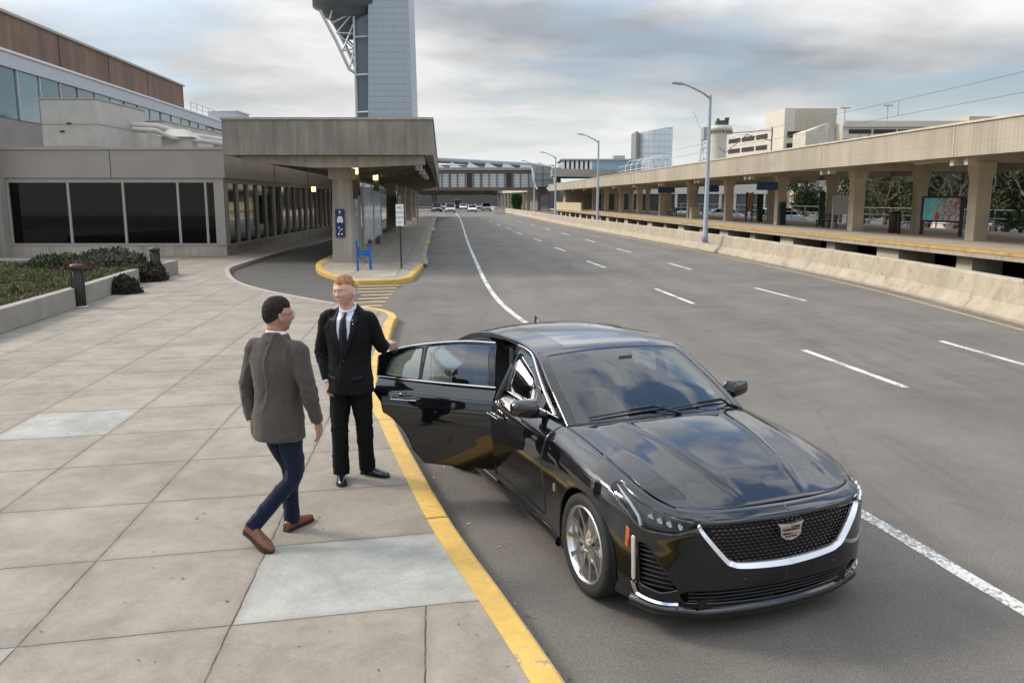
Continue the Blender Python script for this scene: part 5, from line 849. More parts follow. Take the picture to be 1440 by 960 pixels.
ST = [(.905, 0, [(.80, .085), (.772, .028), (.70, .006), (.56, 0), (.42, .004), (.29, .02), (.19, .06)]),
 (.89, .25, [(.80, .085), (.772, .028), (.70, .006), (.56, 0), (.42, .004), (.29, .02), (.19, .06)]),
 (.845, .50, [(.797, .09), (.768, .03), (.70, .008), (.56, 0), (.42, .003), (.29, .02), (.19, .06)]),
 (.755, .69, [(.80, .10), (.768, .035), (.71, .010), (.57, 0), (.42, 0), (.29, .01), (.19, .05)]),
 (.63, .80, [(.815, .13), (.78, .055), (.72, .015), (.58, 0), (.42, 0), (.28, 0), (.17, .03)]),
 (.45, .88, [(.855, .15), (.815, .06), (.75, .015), (.62, 0), (.45, 0), (.30, .005), (.18, .03)]),
 (.23, .92, [(.895, .17), (.85, .065), (.78, .012), (.66, 0), (.48, .005), (.31, .01), (.18, .03)]),
 (0, .938, [(.93, .18), (.88, .065), (.80, .01), (.68, 0), (.50, .008), (.32, .015), (.18, .03)]),
 (-.35, .937, [(.965, .18), (.91, .065), (.82, .012), (.70, 0), (.52, .016), (.33, .03), (.18, .03)]),
 (-.60, .933, [(.985, .17), (.925, .06), (.83, .012), (.70, 0), (.52, .018), (.33, .038), (.18, .055)]),
 (-1.3, .93, [(.995, .13), (.93, .05), (.84, .012), (.71, 0), (.52, .022), (.33, .044), (.18, .062)]),
 (-2.1, .933, [(1.005, .13), (.94, .05), (.85, .012), (.72, 0), (.53, .022), (.33, .044), (.18, .062)]),
 (-2.6, .938, [(1.02, .14), (.95, .05), (.855, .012), (.725, 0), (.53, .012), (.33, .03), (.18, .05)]),
 (-2.95, .94, [(1.035, .16), (.965, .055), (.86, .01), (.73, 0), (.54, .005), (.34, .015), (.19, .03)]),
 (-3.4, .925, [(1.05, .17), (.98, .055), (.87, .01), (.74, 0), (.55, 0), (.35, .01), (.20, .03)]),
 (-3.75, .86, [(1.06, .14), (1.0, .04), (.88, .01), (.74, 0), (.55, 0), (.35, .0), (.22, .04)]),
 (-3.95, .70, [(1.07, .08), (1.02, .015), (.90, .02), (.74, .01), (.55, 0), (.35, .0), (.22, .04)]),
 (-4.03, .42, [(1.075, .04), (1.03, .005), (.90, .03), (.74, .02), (.55, 0), (.35, 0), (.22, .04)]),
 (-4.05, 0, [(1.08, .04), (1.035, .005), (.90, .03), (.74, .02), (.55, 0), (.35, 0), (.22, .04)])]
_pl = spline([(p[0], p[1], 0) for p in ST], 24)
_px = np.array([p.x for p in _pl]); _py = np.array([p.y for p in _pl]); _py[0] = 0; _py[-1] = 0
_ps = np.concatenate([[0], np.cumsum(np.hypot(np.diff(_px), np.diff(_py)))]); _sk = _ps[::24]
_tx = np.gradient(_px, _ps); _ty = np.gradient(_py, _ps); _tx[0] = 0; _tx[-1] = 0
SMAX = _ps[-1]
_zr = [np.array([p[2][k][0] for p in ST]) for k in range(7)]; _dr = [np.array([p[2][k][1] for p in ST]) for k in range(7)]
def s_of_x(x): return np.interp(-np.asarray(x, float), -_px, _ps)
def railz(k, s): return pchip_eval(_sk, _zr[k], np.asarray(s, float))
def skin(s, z, d=0.):
    s = np.clip(np.asarray(s, float), 0, SMAX); z = np.asarray(z, float)+0*s
    Z = np.array([pchip_eval(_sk, q, s) for q in _zr])[::-1]; D = np.array([pchip_eval(_sk, q, s) for q in _dr])[::-1]
    h = np.diff(Z, axis=0); dl = np.diff(D, axis=0)/h; dd = np.zeros_like(D)
    dd[1:-1] = (dl[:-1]*h[1:]+dl[1:]*h[:-1])/(h[1:]+h[:-1]); dd[0] = dl[0]; dd[-1] = dl[-1]*1.35
    i = np.clip((z[None] > Z).sum(0)-1, 0, 5); c = np.arange(len(s)); hh = h[i, c]; t = np.clip((z-Z[i, c])/hh, -.5, 1.5)
    ins = (2*t**3-3*t**2+1)*D[i, c]+(t**3-2*t**2+t)*hh*dd[i, c]+(-2*t**3+3*t**2)*D[i+1, c]+(t**3-t**2)*hh*dd[i+1, c]
    X = np.interp(s, _ps, _px); Y = np.interp(s, _ps, _py); tx = np.interp(s, _ps, _tx); ty = np.interp(s, _ps, _ty)
    n = np.hypot(tx, ty); nx, ny = ty/n, -tx/n
    o = d-ins; y = Y+ny*o
    return np.stack([X+nx*o, np.maximum(y, 0) if np.isscalar(d) else y, z], -1)
def _gy(x):  # y and z of the belt edge
    s = s_of_x(x); p = skin(s, railz(0, s)); return p[:, 1], p[:, 2]
_gx = np.linspace(-.3, -3.9, 120); _gE = _gy(_gx); _gY = _gE[0]; _gZ = _gE[1]
def gh(x, z, d=0.):   # greenhouse side as y(x,z)
    x = np.asarray(x, float); z = np.asarray(z, float)+0*x
    yb = np.interp(-x, -_gx, _gY); zb = np.interp(-x, -_gx, _gZ); t = (z-zb)/.38
    return np.stack([x, yb-.095*t-.055*np.abs(t)*t+d, z], -1)
def inpoly(px, py, poly):
    r = np.zeros(len(px), bool); n = len(poly)
    for i in range(n):
        x1, y1 = poly[i]; x2, y2 = poly[(i+1) % n]
        if y1 == y2: continue
        c = ((y1 > py) != (y2 > py)) & (px < (x2-x1)*(py-y1)/(y2-y1)+x1); r ^= c
    return r
def nearest(px, py, polys):
    best = np.full(len(px), 1e9); bx = px.copy(); by = py.copy()
    for poly in polys:
        n = len(poly)
        for i in range(n):
            x1, y1 = poly[i]; x2, y2 = poly[(i+1) % n]; dx, dy = x2-x1, y2-y1; l = dx*dx+dy*dy
            if l < 1e-12: continue
            t = np.clip(((px-x1)*dx+(py-y1)*dy)/l, 0, 1); qx = x1+t*dx; qy = y1+t*dy; q = (px-qx)**2+(py-qy)**2
            m = q < best; best[m] = q[m]; bx[m] = qx[m]; by[m] = qy[m]
    return bx, by
def cutgrid(A, B, f, keep=None, holes=(), flip=False):
    """A,B: 2D arrays of domain coordinates; f(a,b)->Nx3. keeps faces inside keep and outside holes, snaps the rim to the outline"""
    nu, nv = A.shape; a = A.ravel().copy(); b = B.ravel().copy(); idx = np.arange(nu*nv).reshape(nu, nv)
    F = np.stack([idx[:-1, :-1], idx[1:, :-1], idx[1:, 1:], idx[:-1, 1:]], -1).reshape(-1, 4)
    ca = a[F].mean(1); cb = b[F].mean(1); k = np.ones(len(F), bool)
    if keep is not None: k &= inpoly(ca, cb, keep)
    for h in holes: k &= ~inpoly(ca, cb, h)
    rim = np.zeros(nu*nv, bool); rem = np.zeros(nu*nv, bool); use = np.zeros(nu*nv, bool)
    rem[F[~k].ravel()] = True; use[F[k].ravel()] = True; rim = rem & use
    pol = ([keep] if keep is not None else [])+list(holes)
    if rim.any() and pol:
        x, y = nearest(a[rim], b[rim], pol); a[rim] = x; b[rim] = y
    m = np.cumsum(use)-1; V = f(a[use], b[use]); F = m[F[k]]
    if flip: F = F[:, ::-1]
    return V, [tuple(int(i) for i in q) for q in F]
def grid(a0, a1, b0, b1, st=.012):
    na = max(2, int((a1-a0)/st)+1); nb = max(2, int((b1-b0)/st)+1)
    return np.meshgrid(np.linspace(a0, a1, na), np.linspace(b0, b1, nb), indexing='ij')
def mirror(V, F): V = V.copy(); V[:, 1] *= -1; return V, [f[::-1] for f in F]
def solidify(o, t, off=-1): md = o.modifiers.new('s', 'SOLIDIFY'); md.thickness = t; md.offset = off; return o
def arc(cx, cz, r, a0, a1, n=24): return [(cx+r*math.cos(R(a0+(a1-a0)*i/n)), cz+r*math.sin(R(a0+(a1-a0)*i/n))) for i in range(n+1)]
def rnd(poly, r=.02, n=4):
    """round the corners of a polygon"""
    out = []; k = len(poly)
    for i in range(k):
        p = Vector(poly[i]); a = Vector(poly[i-1])-p; b = Vector(poly[(i+1) % k])-p; q = min(r, a.length*.45, b.length*.45); A = p+a.normalized()*q; B = p+b.normalized()*q
        for j in range(n+1): t = j/n; v = (1-t)**2*A+2*t*(1-t)*p+t*t*B; out.append((v.x, v.y))
    return out
sx = lambda x: float(s_of_x(x))
WR, WZ, AXR = .345, .345, -2.947
ARCH_F = [(sx(x), z) for x, z in arc(0, WZ-.005, .385, -35, 215)]+[(sx(-.35), .05), (sx(.35), .05)]
ARCH_R = [(sx(x), z) for x, z in arc(AXR, WZ-.005, .385, -35, 215)]+[(sx(AXR-.35), .05), (sx(AXR+.35), .05)]
FD_LOW = [(-.63, 1.2), (-.66, .78), (-.66, .34), (-.69, .31), (-1.70, .31), (-1.735, .40), (-1.75, 1.2)]       # doors, below the belt
RD_LOW = [(-1.758, 1.2), (-1.742, .40), (-1.71, .31), (-2.40, .31)]+[(x, z) for x, z in arc(AXR, .34, .445, 12, 68, 8)]+[(-2.80, .84), (-2.88, .93), (-2.90, 1.2)]
RD_UP = rnd([(-1.76, .90), (-2.905, .90), (-2.925, 1.225), (-2.75, 1.29), (-2.42, 1.355), (-2.1, 1.378), (-1.81, 1.376)], .03)
TS = lambda poly: [(sx(x), z) for x, z in poly]
WIN_F = rnd([(-.86, 1.022), (-1.20, 1.215), (-1.44, 1.325), (-1.60, 1.352), (-1.745, 1.358), (-1.715, 1.022)], .02)
WIN_R = rnd([(-1.85, 1.025), (-1.875, 1.358), (-2.15, 1.355), (-2.45, 1.318), (-2.47, 1.035)], .02)
WIN_Q = rnd([(-2.495, 1.038), (-2.49, 1.308), (-2.62, 1.278), (-2.77, 1.20), (-2.82, 1.06)], .03)
BELT_T = [(-.78, 1.2), (-.78, .8)]
car = thing('parked_sedan', 'glossy black sedan stopped at the kerb with its rear door swung open', 'car', (1.327, 5.545, 0), R(-68.25))
sk = lambda d=0.: (lambda a, b: skin(a, b, d))
# grille / lamps / intakes, all as (s, z) outlines on the nose
GR = rnd([(-.6, .725), (-.585, .70), (-.415, .50), (-.33, .452), (0, .437), (.33, .452), (.415, .50), (.585, .70), (.6, .725), (0, .738)], .03)
GRH = [(0, .738)]+[p for p in GR if p[0] > .004 and p[1] > .70][::-1][::-1]
def gr_half(k=1.0, dz=0):
    P = rnd([(-.3, .738+dz), (.3, .735+dz), (.57*k, .722), (.565*k, .70), (.43*k, .53-dz), (.33*k, .483-dz), (0, .465-dz), (-.3, .465-dz)], .03); return P
HL = rnd([(.585, .752), (.60, .715), (.72, .675), (.92, .665), (1.00, .70), (1.06, .745), (1.27, .835), (1.255, .863), (1.10, .825), (.98, .80), (.80, .775)], .012)
INT = rnd([(.90, .575), (.965, .585), (.945, .32), (.80, .295), (.70, .33)], .02)
LOWI = rnd([(-.3, .325), (.62, .325), (.70, .30), (.66, .235), (-.3, .21)], .02)
# ---- body shell
body = MB()
def addg(mb, g, f, keep=None, holes=(), both=(1, 1)):
    V, F = cutgrid(*g, f, keep, holes)
    if both[0]: mb.add(V.tolist(), F, True)
    if both[1]:
        V2, F2 = mirror(V, F); mb.add(V2.tolist(), F2, True)
nS = int(SMAX/.012); nV = 66
S_, T_ = np.meshgrid(np.linspace(0, SMAX, nS), np.linspace(0, 1, nV), indexing='ij')
zt = railz(0, S_.ravel()).reshape(S_.shape); zb_ = railz(6, S_.ravel()).reshape(S_.shape); Z_ = zb_+(zt-zb_)*T_
front_holes = [gr_half(), HL, INT, LOWI]
addg(body, (S_, Z_), sk(), None, [ARCH_F, ARCH_R, TS(FD_LOW), TS(RD_LOW)]+front_holes, (1, 1))
# greenhouse top surface: windscreen, roof and rear glass share it
RT = [(-.60, .985, -.455, 1.03), (-.95, 1.170, -.82, 1.218), (-1.36, 1.350, -1.285, 1.405), (-1.7, 1.402, -1.7, 1.450), (-2.1, 1.405, -2.1, 1.458), (-2.5, 1.388, -2.52, 1.44), (-2.95, 1.305, -3.02, 1.368), (-3.3, 1.185, -3.42, 1.245), (-3.66, 1.058, -3.78, 1.11)]
RTS = [(v.x, v.y, v.z) for v in spline([(p[0], p[1], 0) for p in RT], 20)]; RTC = spline([(p[2], p[3], 0) for p in RT], 20)
_rp = np.linspace(0, 8, len(RTS)); _rx = np.array([v[0] for v in RTS]); _rz = np.array([v[1] for v in RTS]); _cx = np.array([v.x for v in RTC]); _cz = np.array([v.y for v in RTC])
def top(p, a, d=0.):
    p = np.asarray(p, float); a = np.asarray(a, float)
    rx = np.interp(p, _rp, _rx); rz = np.interp(p, _rp, _rz); ry = gh(rx, rz)[:, 1]; cx = np.interp(p, _rp, _cx); cz = np.interp(p, _rp, _cz)
    q = np.abs(a)**2.3; return np.stack([cx+(rx-cx)*q, ry*a, cz+(rz-cz)*q+d], -1)
WS = rnd([(.10, -.90), (.10, .90), (1.97, .885), (1.97, -.885)], .06); RG = rnd([(6.03, -.86), (6.03, .86), (7.9, .84), (7.9, -.84)], .06)
SUNR = rnd([(2.22, -.62), (2.22, .62), (5.3, .62), (5.3, -.62)], .08)
V, F = cutgrid(*np.meshgrid(np.linspace(0, 8, 300), np.linspace(-1, 1, 121), indexing='ij'), top, None, [WS, RG, SUNR]); body.add(V.tolist(), [f[::-1] for f in F], True)
# greenhouse sides
zr_of_x = lambda x: np.interp(-x, -_rx, _rz)
GX, GT = np.meshgrid(np.linspace(-.605, -3.655, 260), np.linspace(0, 1, 40), indexing='ij')
gzb = np.interp(-GX, -_gx, _gZ); GZ = gzb+(np.maximum(zr_of_x(GX), gzb)-gzb)*GT
addg(body, (GX, GZ), gh, None, [WIN_F, WIN_R, WIN_Q], (1, 0))
addg(body, (GX, GZ), gh, None, [WIN_F, RD_UP], (0, 1))
# boot lid
def coons(c0, c1, d0, d1, nu=50, nv=60):
    """c0,c1: curves over u at v=0,1; d0,d1: curves over v at u=0,1 (callables 0..1 -> xyz arrays)"""
    u = np.linspace(0, 1, nu); v = np.linspace(0, 1, nv); C0, C1, D0, D1 = c0(u), c1(u), d0(v), d1(v)
    U = u[:, None, None]; W = v[None, :, None]
    P = (1-W)*C0[:, None]+W*C1[:, None]+(1-U)*D0[None]+U*D1[None]-((1-U)*(1-W)*C0[0]+U*(1-W)*C0[-1]+(1-U)*W*C1[0]+U*W*C1[-1])
    return P
def curve(pts): 
    q = np.array([tuple(v) for v in spline(pts, 16)]); L_ = np.concatenate([[0], np.cumsum(np.linalg.norm(np.diff(q, axis=0), axis=1))]); L_ /= L_[-1]
    return lambda t: np.stack([np.interp(t, L_, q[:, k]) for k in range(3)], -1)
def Ecurve(s0, s1, d=0.): return lambda t: skin(s0+(s1-s0)*t, railz(0, s0+(s1-s0)*t), d)
def gridfaces(nu, nv): return [(i*nv+j, i*nv+j+1, (i+1)*nv+j+1, (i+1)*nv+j) for i in range(nu-1) for j in range(nv-1)]
sq = sx(-3.66); s_rc = sx(-3.93)
P = coons(lambda u: top(np.full_like(u, 8.), u), lambda u: skin(SMAX+(s_rc-SMAX)*u, railz(0, SMAX+(s_rc-SMAX)*u)), curve([(-3.78, 0, 1.11), (-3.92, 0, 1.10), tuple(skin(np.array([SMAX]), railz(0, np.array([SMAX])))[0])]), lambda v: skin(sq+(s_rc-sq)*v, railz(0, sq+(s_rc-sq)*v)), 50, 20)
V = P.reshape(-1, 3); body.add(V.tolist(), [f[::-1] for f in gridfaces(50, 20)], True); V2 = V*[1, -1, 1]; body.add(V2.tolist(), gridfaces(50, 20), True)
# wheel-arch lips and the tunnels behind them are body too
bo = body.build('body', PAINT, car); solidify(bo, .012, -1)
# ---- bonnet
s_c = .745; s_k = sx(-.585)
cen = curve([(-.455, 0, 1.028), (-.2, 0, 1.008), (.1, 0, .968), (.4, 0, .910), (.62, 0, .855), (.74, 0, .818), (.795, 0, .80)])
P = coons(lambda u: np.stack([-.455-.13*u**2.3, u*float(skin(np.array([s_k]), railz(0, np.array([s_k])))[0, 1]), 1.028+(float(railz(0, np.array([s_k]))[0])-1.028)*u**2.3], -1),
          lambda u: skin(u*s_c, railz(0, u*s_c)), cen, lambda v: skin(s_k+(s_c-s_k)*v, railz(0, s_k+(s_c-s_k)*v)), 90, 110)
U_, W_ = np.meshgrid(np.linspace(0, 1, 90), np.linspace(0, 1, 110), indexing='ij')
yy = np.abs(P[..., 1]); edge = .43-.20*W_                      # the two creases run from the windscreen towards the badge
bul = 1/(1+np.exp(-(edge-yy)/.006)); fade = np.clip((1-W_)/.25, 0, 1)**.8*np.clip(W_/.08, 0, 1)
P[..., 2] += .010*bul*fade+.008*np.exp(-((yy-edge)/.035)**2)*fade
e2 = .66-.12*W_; P[..., 2] += .006*np.exp(-((yy-e2)/.05)**2)*fade
P[..., 2] += .022*np.clip(1-(yy/.78)**2, 0, 1)*np.sin(PI*np.clip(W_, 0, 1))**.8
cen_ = P.mean((0, 1)); P[-1] -= 0; sh = np.clip((U_-.985)/.015, 0, 1)
hd = MB(); V = P.reshape(-1, 3).copy(); V[:, 1] = np.maximum(V[:, 1]-.0035*(U_.ravel() > .99), 0); V[:, 0] -= .0045*(W_.ravel() > .99); V[:, 2] -= .002*((U_.ravel() > .99) | (W_.ravel() > .99))
hd.add(V.tolist(), gridfaces(90, 110), True); hd.add((V*[1, -1, 1]).tolist(), [f[::-1] for f in gridfaces(90, 110)], True)
ho = hd.build('bonnet', PAINT, car); md = ho.modifiers.new('w', 'WELD'); md.merge_threshold = .0005; solidify(ho, .012, -1)
# ---- doors
def door(name, low, side, up=None, wins=()):
    inset = lambda poly, g=.0035: [(x+(g if x < sum(p[0] for p in poly)/len(poly) else -g), z) for x, z in poly]
    mb = MB(); lo = TS(inset(low)); ss = [p[0] for p in lo]; zmin = min(p[1] for p in low)
    A, T = np.meshgrid(np.linspace(min(ss)-.01, max(ss)+.01, int((max(ss)-min(ss))/.011)), np.linspace(0, 1, 70), indexing='ij')
    zt = railz(0, A.ravel()).reshape(A.shape); B = zmin-.01+(zt-zmin+.01)*T
    V, F = cutgrid(A, B, sk(), lo); 
    if side < 0: V, F = mirror(V, F)
    mb.add(V.tolist(), F, True)
    if up is not None:
        k = inset(up); V, F = cutgrid(GX, GZ, gh, k, wins)
        if side < 0: V, F = mirror(V, F)
        mb.add(V.tolist(), F, True)
    return mb
def pane(poly, side, off=-.006):
    A, B = grid(min(p[0] for p in poly)-.01, max(p[0] for p in poly)+.01, min(p[1] for p in poly)-.01, max(p[1] for p in poly)+.01, .015)
    V, F = cutgrid(A, B, lambda a, b: gh(a, b, off), poly)
    if side < 0: V, F = mirror(V, F)
    return MB().add(V.tolist(), F, True)
def onside(x, z, side, d=0.): p = skin(np.array([sx(x)]), np.array([z]), d)[0]; return (p[0], p[1]*side, p[2])
def ongh(x, z, side, d=0.): p = gh(np.array([x]), np.array([z]), d)[0]; return (p[0], p[1]*side, p[2])
def strip(mb, P3, r, flat=1.): mb.tube(P3, r, 6)
def handle(side, x, z, par):
    mb = MB(); P3 = [onside(x+.14-.28*t, z+.008*math.sin(PI*t), side, .006+.036*math.sin(PI*min(1, max(0, t)))**.4) for t in np.linspace(0, 1, 15)]
    mb.tube(P3, [.009]+[.018]*13+[.009], 8); mb.ball(onside(x, z+.01, side, -.012), (.09, .02, .035)); return mb.build('door_handle', PAINT, par)
def handle_trim(side, x, z, par):
    mb = MB(); mb.tube([onside(x+.12-.24*t, z-.002, side, .058) for t in np.linspace(0, 1, 9)], .005, 6); return mb.build('handle_trim', CHROME, par)
CARD = mat('door_card_trim', (.05, .05, .052), .6, 0, .1)
for side in (1, -1):
    fd = door('front_door', FD_LOW, side).build('front_door', PAINT, car); solidify(fd, .03, -1)
    pane(WIN_F, side).build('window', GLASS, fd); handle(side, -1.58, .845, fd); handle_trim(side, -1.58, .845, fd)
    mb = MB(); mb.tube([ongh(x, z, side, .004) for x, z in [(-.74, 1.012), (-1.2, 1.012), (-1.74, 1.014)]], .0085, 6)
    mb.build('belt_trim', CHROME, fd)
    up = spline([(x, z, 0) for x, z in [(-.80, 1.022), (-1.0, 1.127), (-1.20, 1.232), (-1.44, 1.343), (-1.60, 1.372), (-1.78, 1.378)]], 6)
    mb = MB(); mb.tube([ongh(v.x, v.y, side, .004) for v in up], .0095, 6); mb.build('window_trim', CHROME, fd)
    mb = MB(); mb.tube([ongh(-1.05, 1.02, side, -.003), ongh(-1.20, 1.20, side, -.003)], .007, 6) if False else mb.box(ongh(-1.78, 1.2, side, -.012), (.07, .01, .3)); mb.build('pillar_trim', BLKPL, fd)
    # mirror
    mm = MB(); c = ongh(-.93, 1.02, side, .04); rings = []
    for t in np.linspace(0, 1, 9):
        y = side*(c[1]*side+.055+.185*t); w_ = .125*(1-.32*t**2.2)*(1 if t > .05 else .85); h_ = .072*(1-.28*t**2.5); cx_ = c[0]-.03*t+.01; cz_ = c[2]+.030+.012*t
        if t == 1: w_ *= .62; h_ *= .62
        rings.append([(cx_+w_*(.62 if math.cos(a_) < 0 else .85)*math.copysign(abs(math.cos(a_))**.75, math.cos(a_))*.8, y, cz_+h_*math.copysign(abs(math.sin(a_))**.8, math.sin(a_))) for a_ in np.linspace(0, 2*PI, 20, endpoint=False)])
    if side > 0: rings = [r[::-1] for r in rings]
    mm.loft(rings[::1]); mo = mm.build('wing_mirror', PAINT, fd)
    mf = MB(); mf.tube([(c[0]+.02, side*(c[1]*side-.03), c[2]-.028), (c[0]+.015, side*(c[1]*side+.05), c[2]-.012), (c[0]+.01, side*(c[1]*side+.12), c[2]-.004)], [.03, .024, .02], 8); mf.build('mirror_foot', BLKPL, mo)
    mg = MB(); mg.ball((c[0]-.077, side*(c[1]*side+.145), c[2]+.034), (.006, .085, .055)); mg.build('mirror_glass', CHROME, mo)
ld = door('rear_door', RD_LOW, 1).build('rear_door', PAINT, car); solidify(ld, .03, -1)
for wp in (WIN_R, WIN_Q): pane(wp, 1).build('window', GLASS, ld)
handle(1, -2.62, .875, ld)
# the open right rear door: built shut, then swung about its front edge
hinge = Vector((-1.755, -.895, 0)); SW = Matrix.Translation(hinge) @ Matrix.Rotation(R(-49), 4, 'Z').inverted() @ Matrix.Translation(-hinge)
SW = Matrix.Translation(hinge) @ Matrix.Rotation(R(50), 4, 'Z') @ Matrix.Translation(-hinge)
rd = door('rear_door', RD_LOW, -1, RD_UP, [WIN_R, WIN_Q]).build('rear_door', PAINT, car); solidify(rd, .028, -1)
tag(rd, 'rear door swung wide open')
for wp in (WIN_R, WIN_Q): pane(wp, -1, -.012).build('window', GLASS, rd)
handle(-1, -2.56, .89, rd); handle_trim(-1, -2.56, .89, rd)
mb = MB(); mb.tube([ongh(x, z, -1, .004) for x, z in [(-1.77, 1.014), (-2.2, 1.018), (-2.90, 1.034)]], .0085, 6); mb.build('belt_trim', CHROME, rd)
mb = MB(); mb.tube([ongh(v.x, v.y, -1, .004) for v in spline([(x, z, 0) for x, z in [(-1.82, 1.376), (-2.1, 1.376), (-2.45, 1.338), (-2.72, 1.285), (-2.90, 1.222)]], 6)], .0085, 6); mb.build('window_trim', CHROME, rd)
# inner side of the open door
cardp = [(-1.80, .99), (-1.80, .33), (-2.38, .33), (-2.50, .55), (-2.64, .74), (-2.80, .90), (-2.90, .99)]
A, B = grid(min(TS(cardp))[0]-.01, max(TS(cardp))[0]+.01, .32, 1.0, .02); V, F = cutgrid(A, B, sk(-.075), TS(cardp)); V, F = mirror(V, F)
dc = MB().add(V.tolist(), F, True)
dc.box(onside(-2.15, .70, -1, -.11), (.5, .05, .05)); dco = dc.build('door_card', CARD, rd); solidify(dco, .04, 0)
mb = MB(); mb.tube([ongh(v.x, v.y, -1, -.035) for v in spline([(x, z, 0) for x, z in [(-1.84, 1.0), (-1.855, 1.365), (-2.15, 1.36), (-2.48, 1.315), (-2.72, 1.25), (-2.86, 1.18), (-2.86, 1.03)]], 5)], .016, 6); mb.build('seal', BLKPL, rd)
rd.matrix_basis = SW
# ---- glazing on the greenhouse
def topane(name, poly, m, d=-.004, par=car):
    p0, p1 = min(p[0] for p in poly), max(p[0] for p in poly)
    A, B = np.meshgrid(np.linspace(p0-.05, p1+.05, int((p1-p0)*28)+4), np.linspace(-1, 1, 101), indexing='ij')
    V, F = cutgrid(A, B, lambda a_, b_: top(a_, b_, d), poly); return MB().add(V.tolist(), [f[::-1] for f in F], True).build(name, m, par)
wsg = topane('windscreen', WS, GLASS)
topane('rear_window', RG, glass('privacy_glass', (.05, .06, .06), 1, 1.5))
topane('sunroof', SUNR, mat('sunroof_glass', (.006, .007, .009), .06, 0, 0, coat=1), -.002)
# black ceramic border of the windscreen
def ring(name, outer, inner, m, d, par):
    A, B = np.meshgrid(np.linspace(0, 2.1, 110), np.linspace(-1, 1, 161), indexing='ij')
    V, F = cutgrid(A, B, lambda a_, b_: top(a_, b_, d), outer, [inner]); return MB().add(V.tolist(), [f[::-1] for f in F], True).build(name, m, par)
ring('dark_border', WS, rnd([(.33, -.80), (.33, .80), (1.86, .83), (1.86, -.83)], .08), mat('ceramic_frit', (.004, .004, .004), .3, 0, 0), -.012, wsg)
# inspection sticker low on the driver's side of the glass
A, B = np.meshgrid(np.linspace(.52, .64, 6), np.linspace(.66, .76, 6), indexing='ij'); V, F = cutgrid(A, B, lambda a_, b_: top(a_, b_, -.0065))
MB().add(V.tolist(), [f[::-1] for f in F]).build('inspection_sticker', mat('sticker_white', (.75, .8, .82), .6, 0, 0), wsg)
mm = MB(); P_ = top(np.array([1.72]), np.array([0.]))[0]; mm.box((P_[0]-.05, 0, P_[2]-.075), (.03, .25, .065)); mm.tube([(P_[0]-.02, 0, P_[2]-.01), (P_[0]-.05, 0, P_[2]-.06)], .012, 8)
mm.box((P_[0]-.0, 0, P_[2]-.035), (.10, .12, .03), ry=-.42); mm.build('interior_mirror', BLKPL, car, bevel=.01)
# wipers in the cowl
cw = MB(); Vc = []
A, B = np.meshgrid(np.linspace(-.0, .14, 4), np.linspace(-1, 1, 60), indexing='ij'); V, F = cutgrid(A, B, lambda a_, b_: top(a_, b_, -.022)+np.array([.035, 0, -.005])); cw.add(V.tolist(), F, True); cw.build('cowl', BLKPL, car)
for k, (y0, y1, yp) in enumerate(((-.60, .02, .10), (-.02, .62, .70))):
    wm = MB(); pts = []
    for t in np.linspace(0, 1, 9):
        y = y0+(y1-y0)*t; q = top(np.array([.17+.11*math.sin(PI*t*.5)]), np.array([y/.76]))[0]; pts.append((q[0]+.008, y, q[2]+.014))
    wm.tube(pts, .006, 6); q = top(np.array([.02]), np.array([yp/.76]))[0]; mid = pts[4]
    wm.tube([(q[0]+.01, yp, q[2]+.005), (q[0]-.0, yp-.08, q[2]+.03), (mid[0]+.01, (mid[1]+yp)/2, mid[2]+.022), (mid[0]+.004, mid[1], mid[2]+.012)], [.014, .011, .009, .007], 6)
    wm.build('wiper', BLKPL, car)
# ---- nose
def onfront(s, z, d=0., side=1): p = skin(np.array([abs(s)]), np.array([z]), d)[0]; return (p[0], p[1]*(1 if s >= 0 else -1)*side, p[2])
def fpatch(poly, d, st=.012, both=True, name=None, m=None, par=car, solid=0):
    A, B = grid(max(0, min(p[0] for p in poly)-.01), max(p[0] for p in poly)+.01, min(p[1] for p in poly)-.01, max(p[1] for p in poly)+.01, st)
    out = []
    for sd in (1, -1):
        V, F = cutgrid(A, B, sk(d), poly)
        if sd < 0: V, F = mirror(V, F)
        out.append((V, F))
    if name is None: return out
    if both == 'one':
        mb = MB(); [mb.add(V.tolist(), F, True) for V, F in out]; o = mb.build(name, m, par)
        if solid: solidify(o, solid)
        return o
    os_ = []
    for V, F in out:
        o = MB().add(V.tolist(), F, True).build(name, m, par); os_.append(o)
        if solid: solidify(o, solid)
    return os_
VOID = mat('grille_void', (.004, .004, .004), .6, 0, 0)
gro = fpatch(gr_half(1.03), -.05, .02, 'one', 'grille', VOID)
gm = MB(); rows = 12
for i in range(rows):
    z = .482+i*.0215
    for j in range(-17, 18):
        s = (j+(i % 2)*.5)*.036
        if not inpoly(np.array([abs(s)]), np.array([z]), gr_half(.955)[:])[0]: continue
        p = onfront(s, z, -.012); a_ = math.atan2(p[1]-onfront(s-.01, z, -.012)[1], -(p[0]-onfront(s-.01, z, -.012)[0]))
        q0 = onfront(s-.014, z, -.012); q1 = onfront(s+.015, z, -.012); m0 = onfront(s, z+.0036, -.007); m1 = onfront(s, z-.0036, -.007); bk = onfront(s, z, -.028)
        gm.add([q0, m0, q1, m1, bk], [(0, 3, 1), (1, 3, 2), (0, 1, 4), (1, 2, 4), (2, 3, 4), (3, 0, 4)])
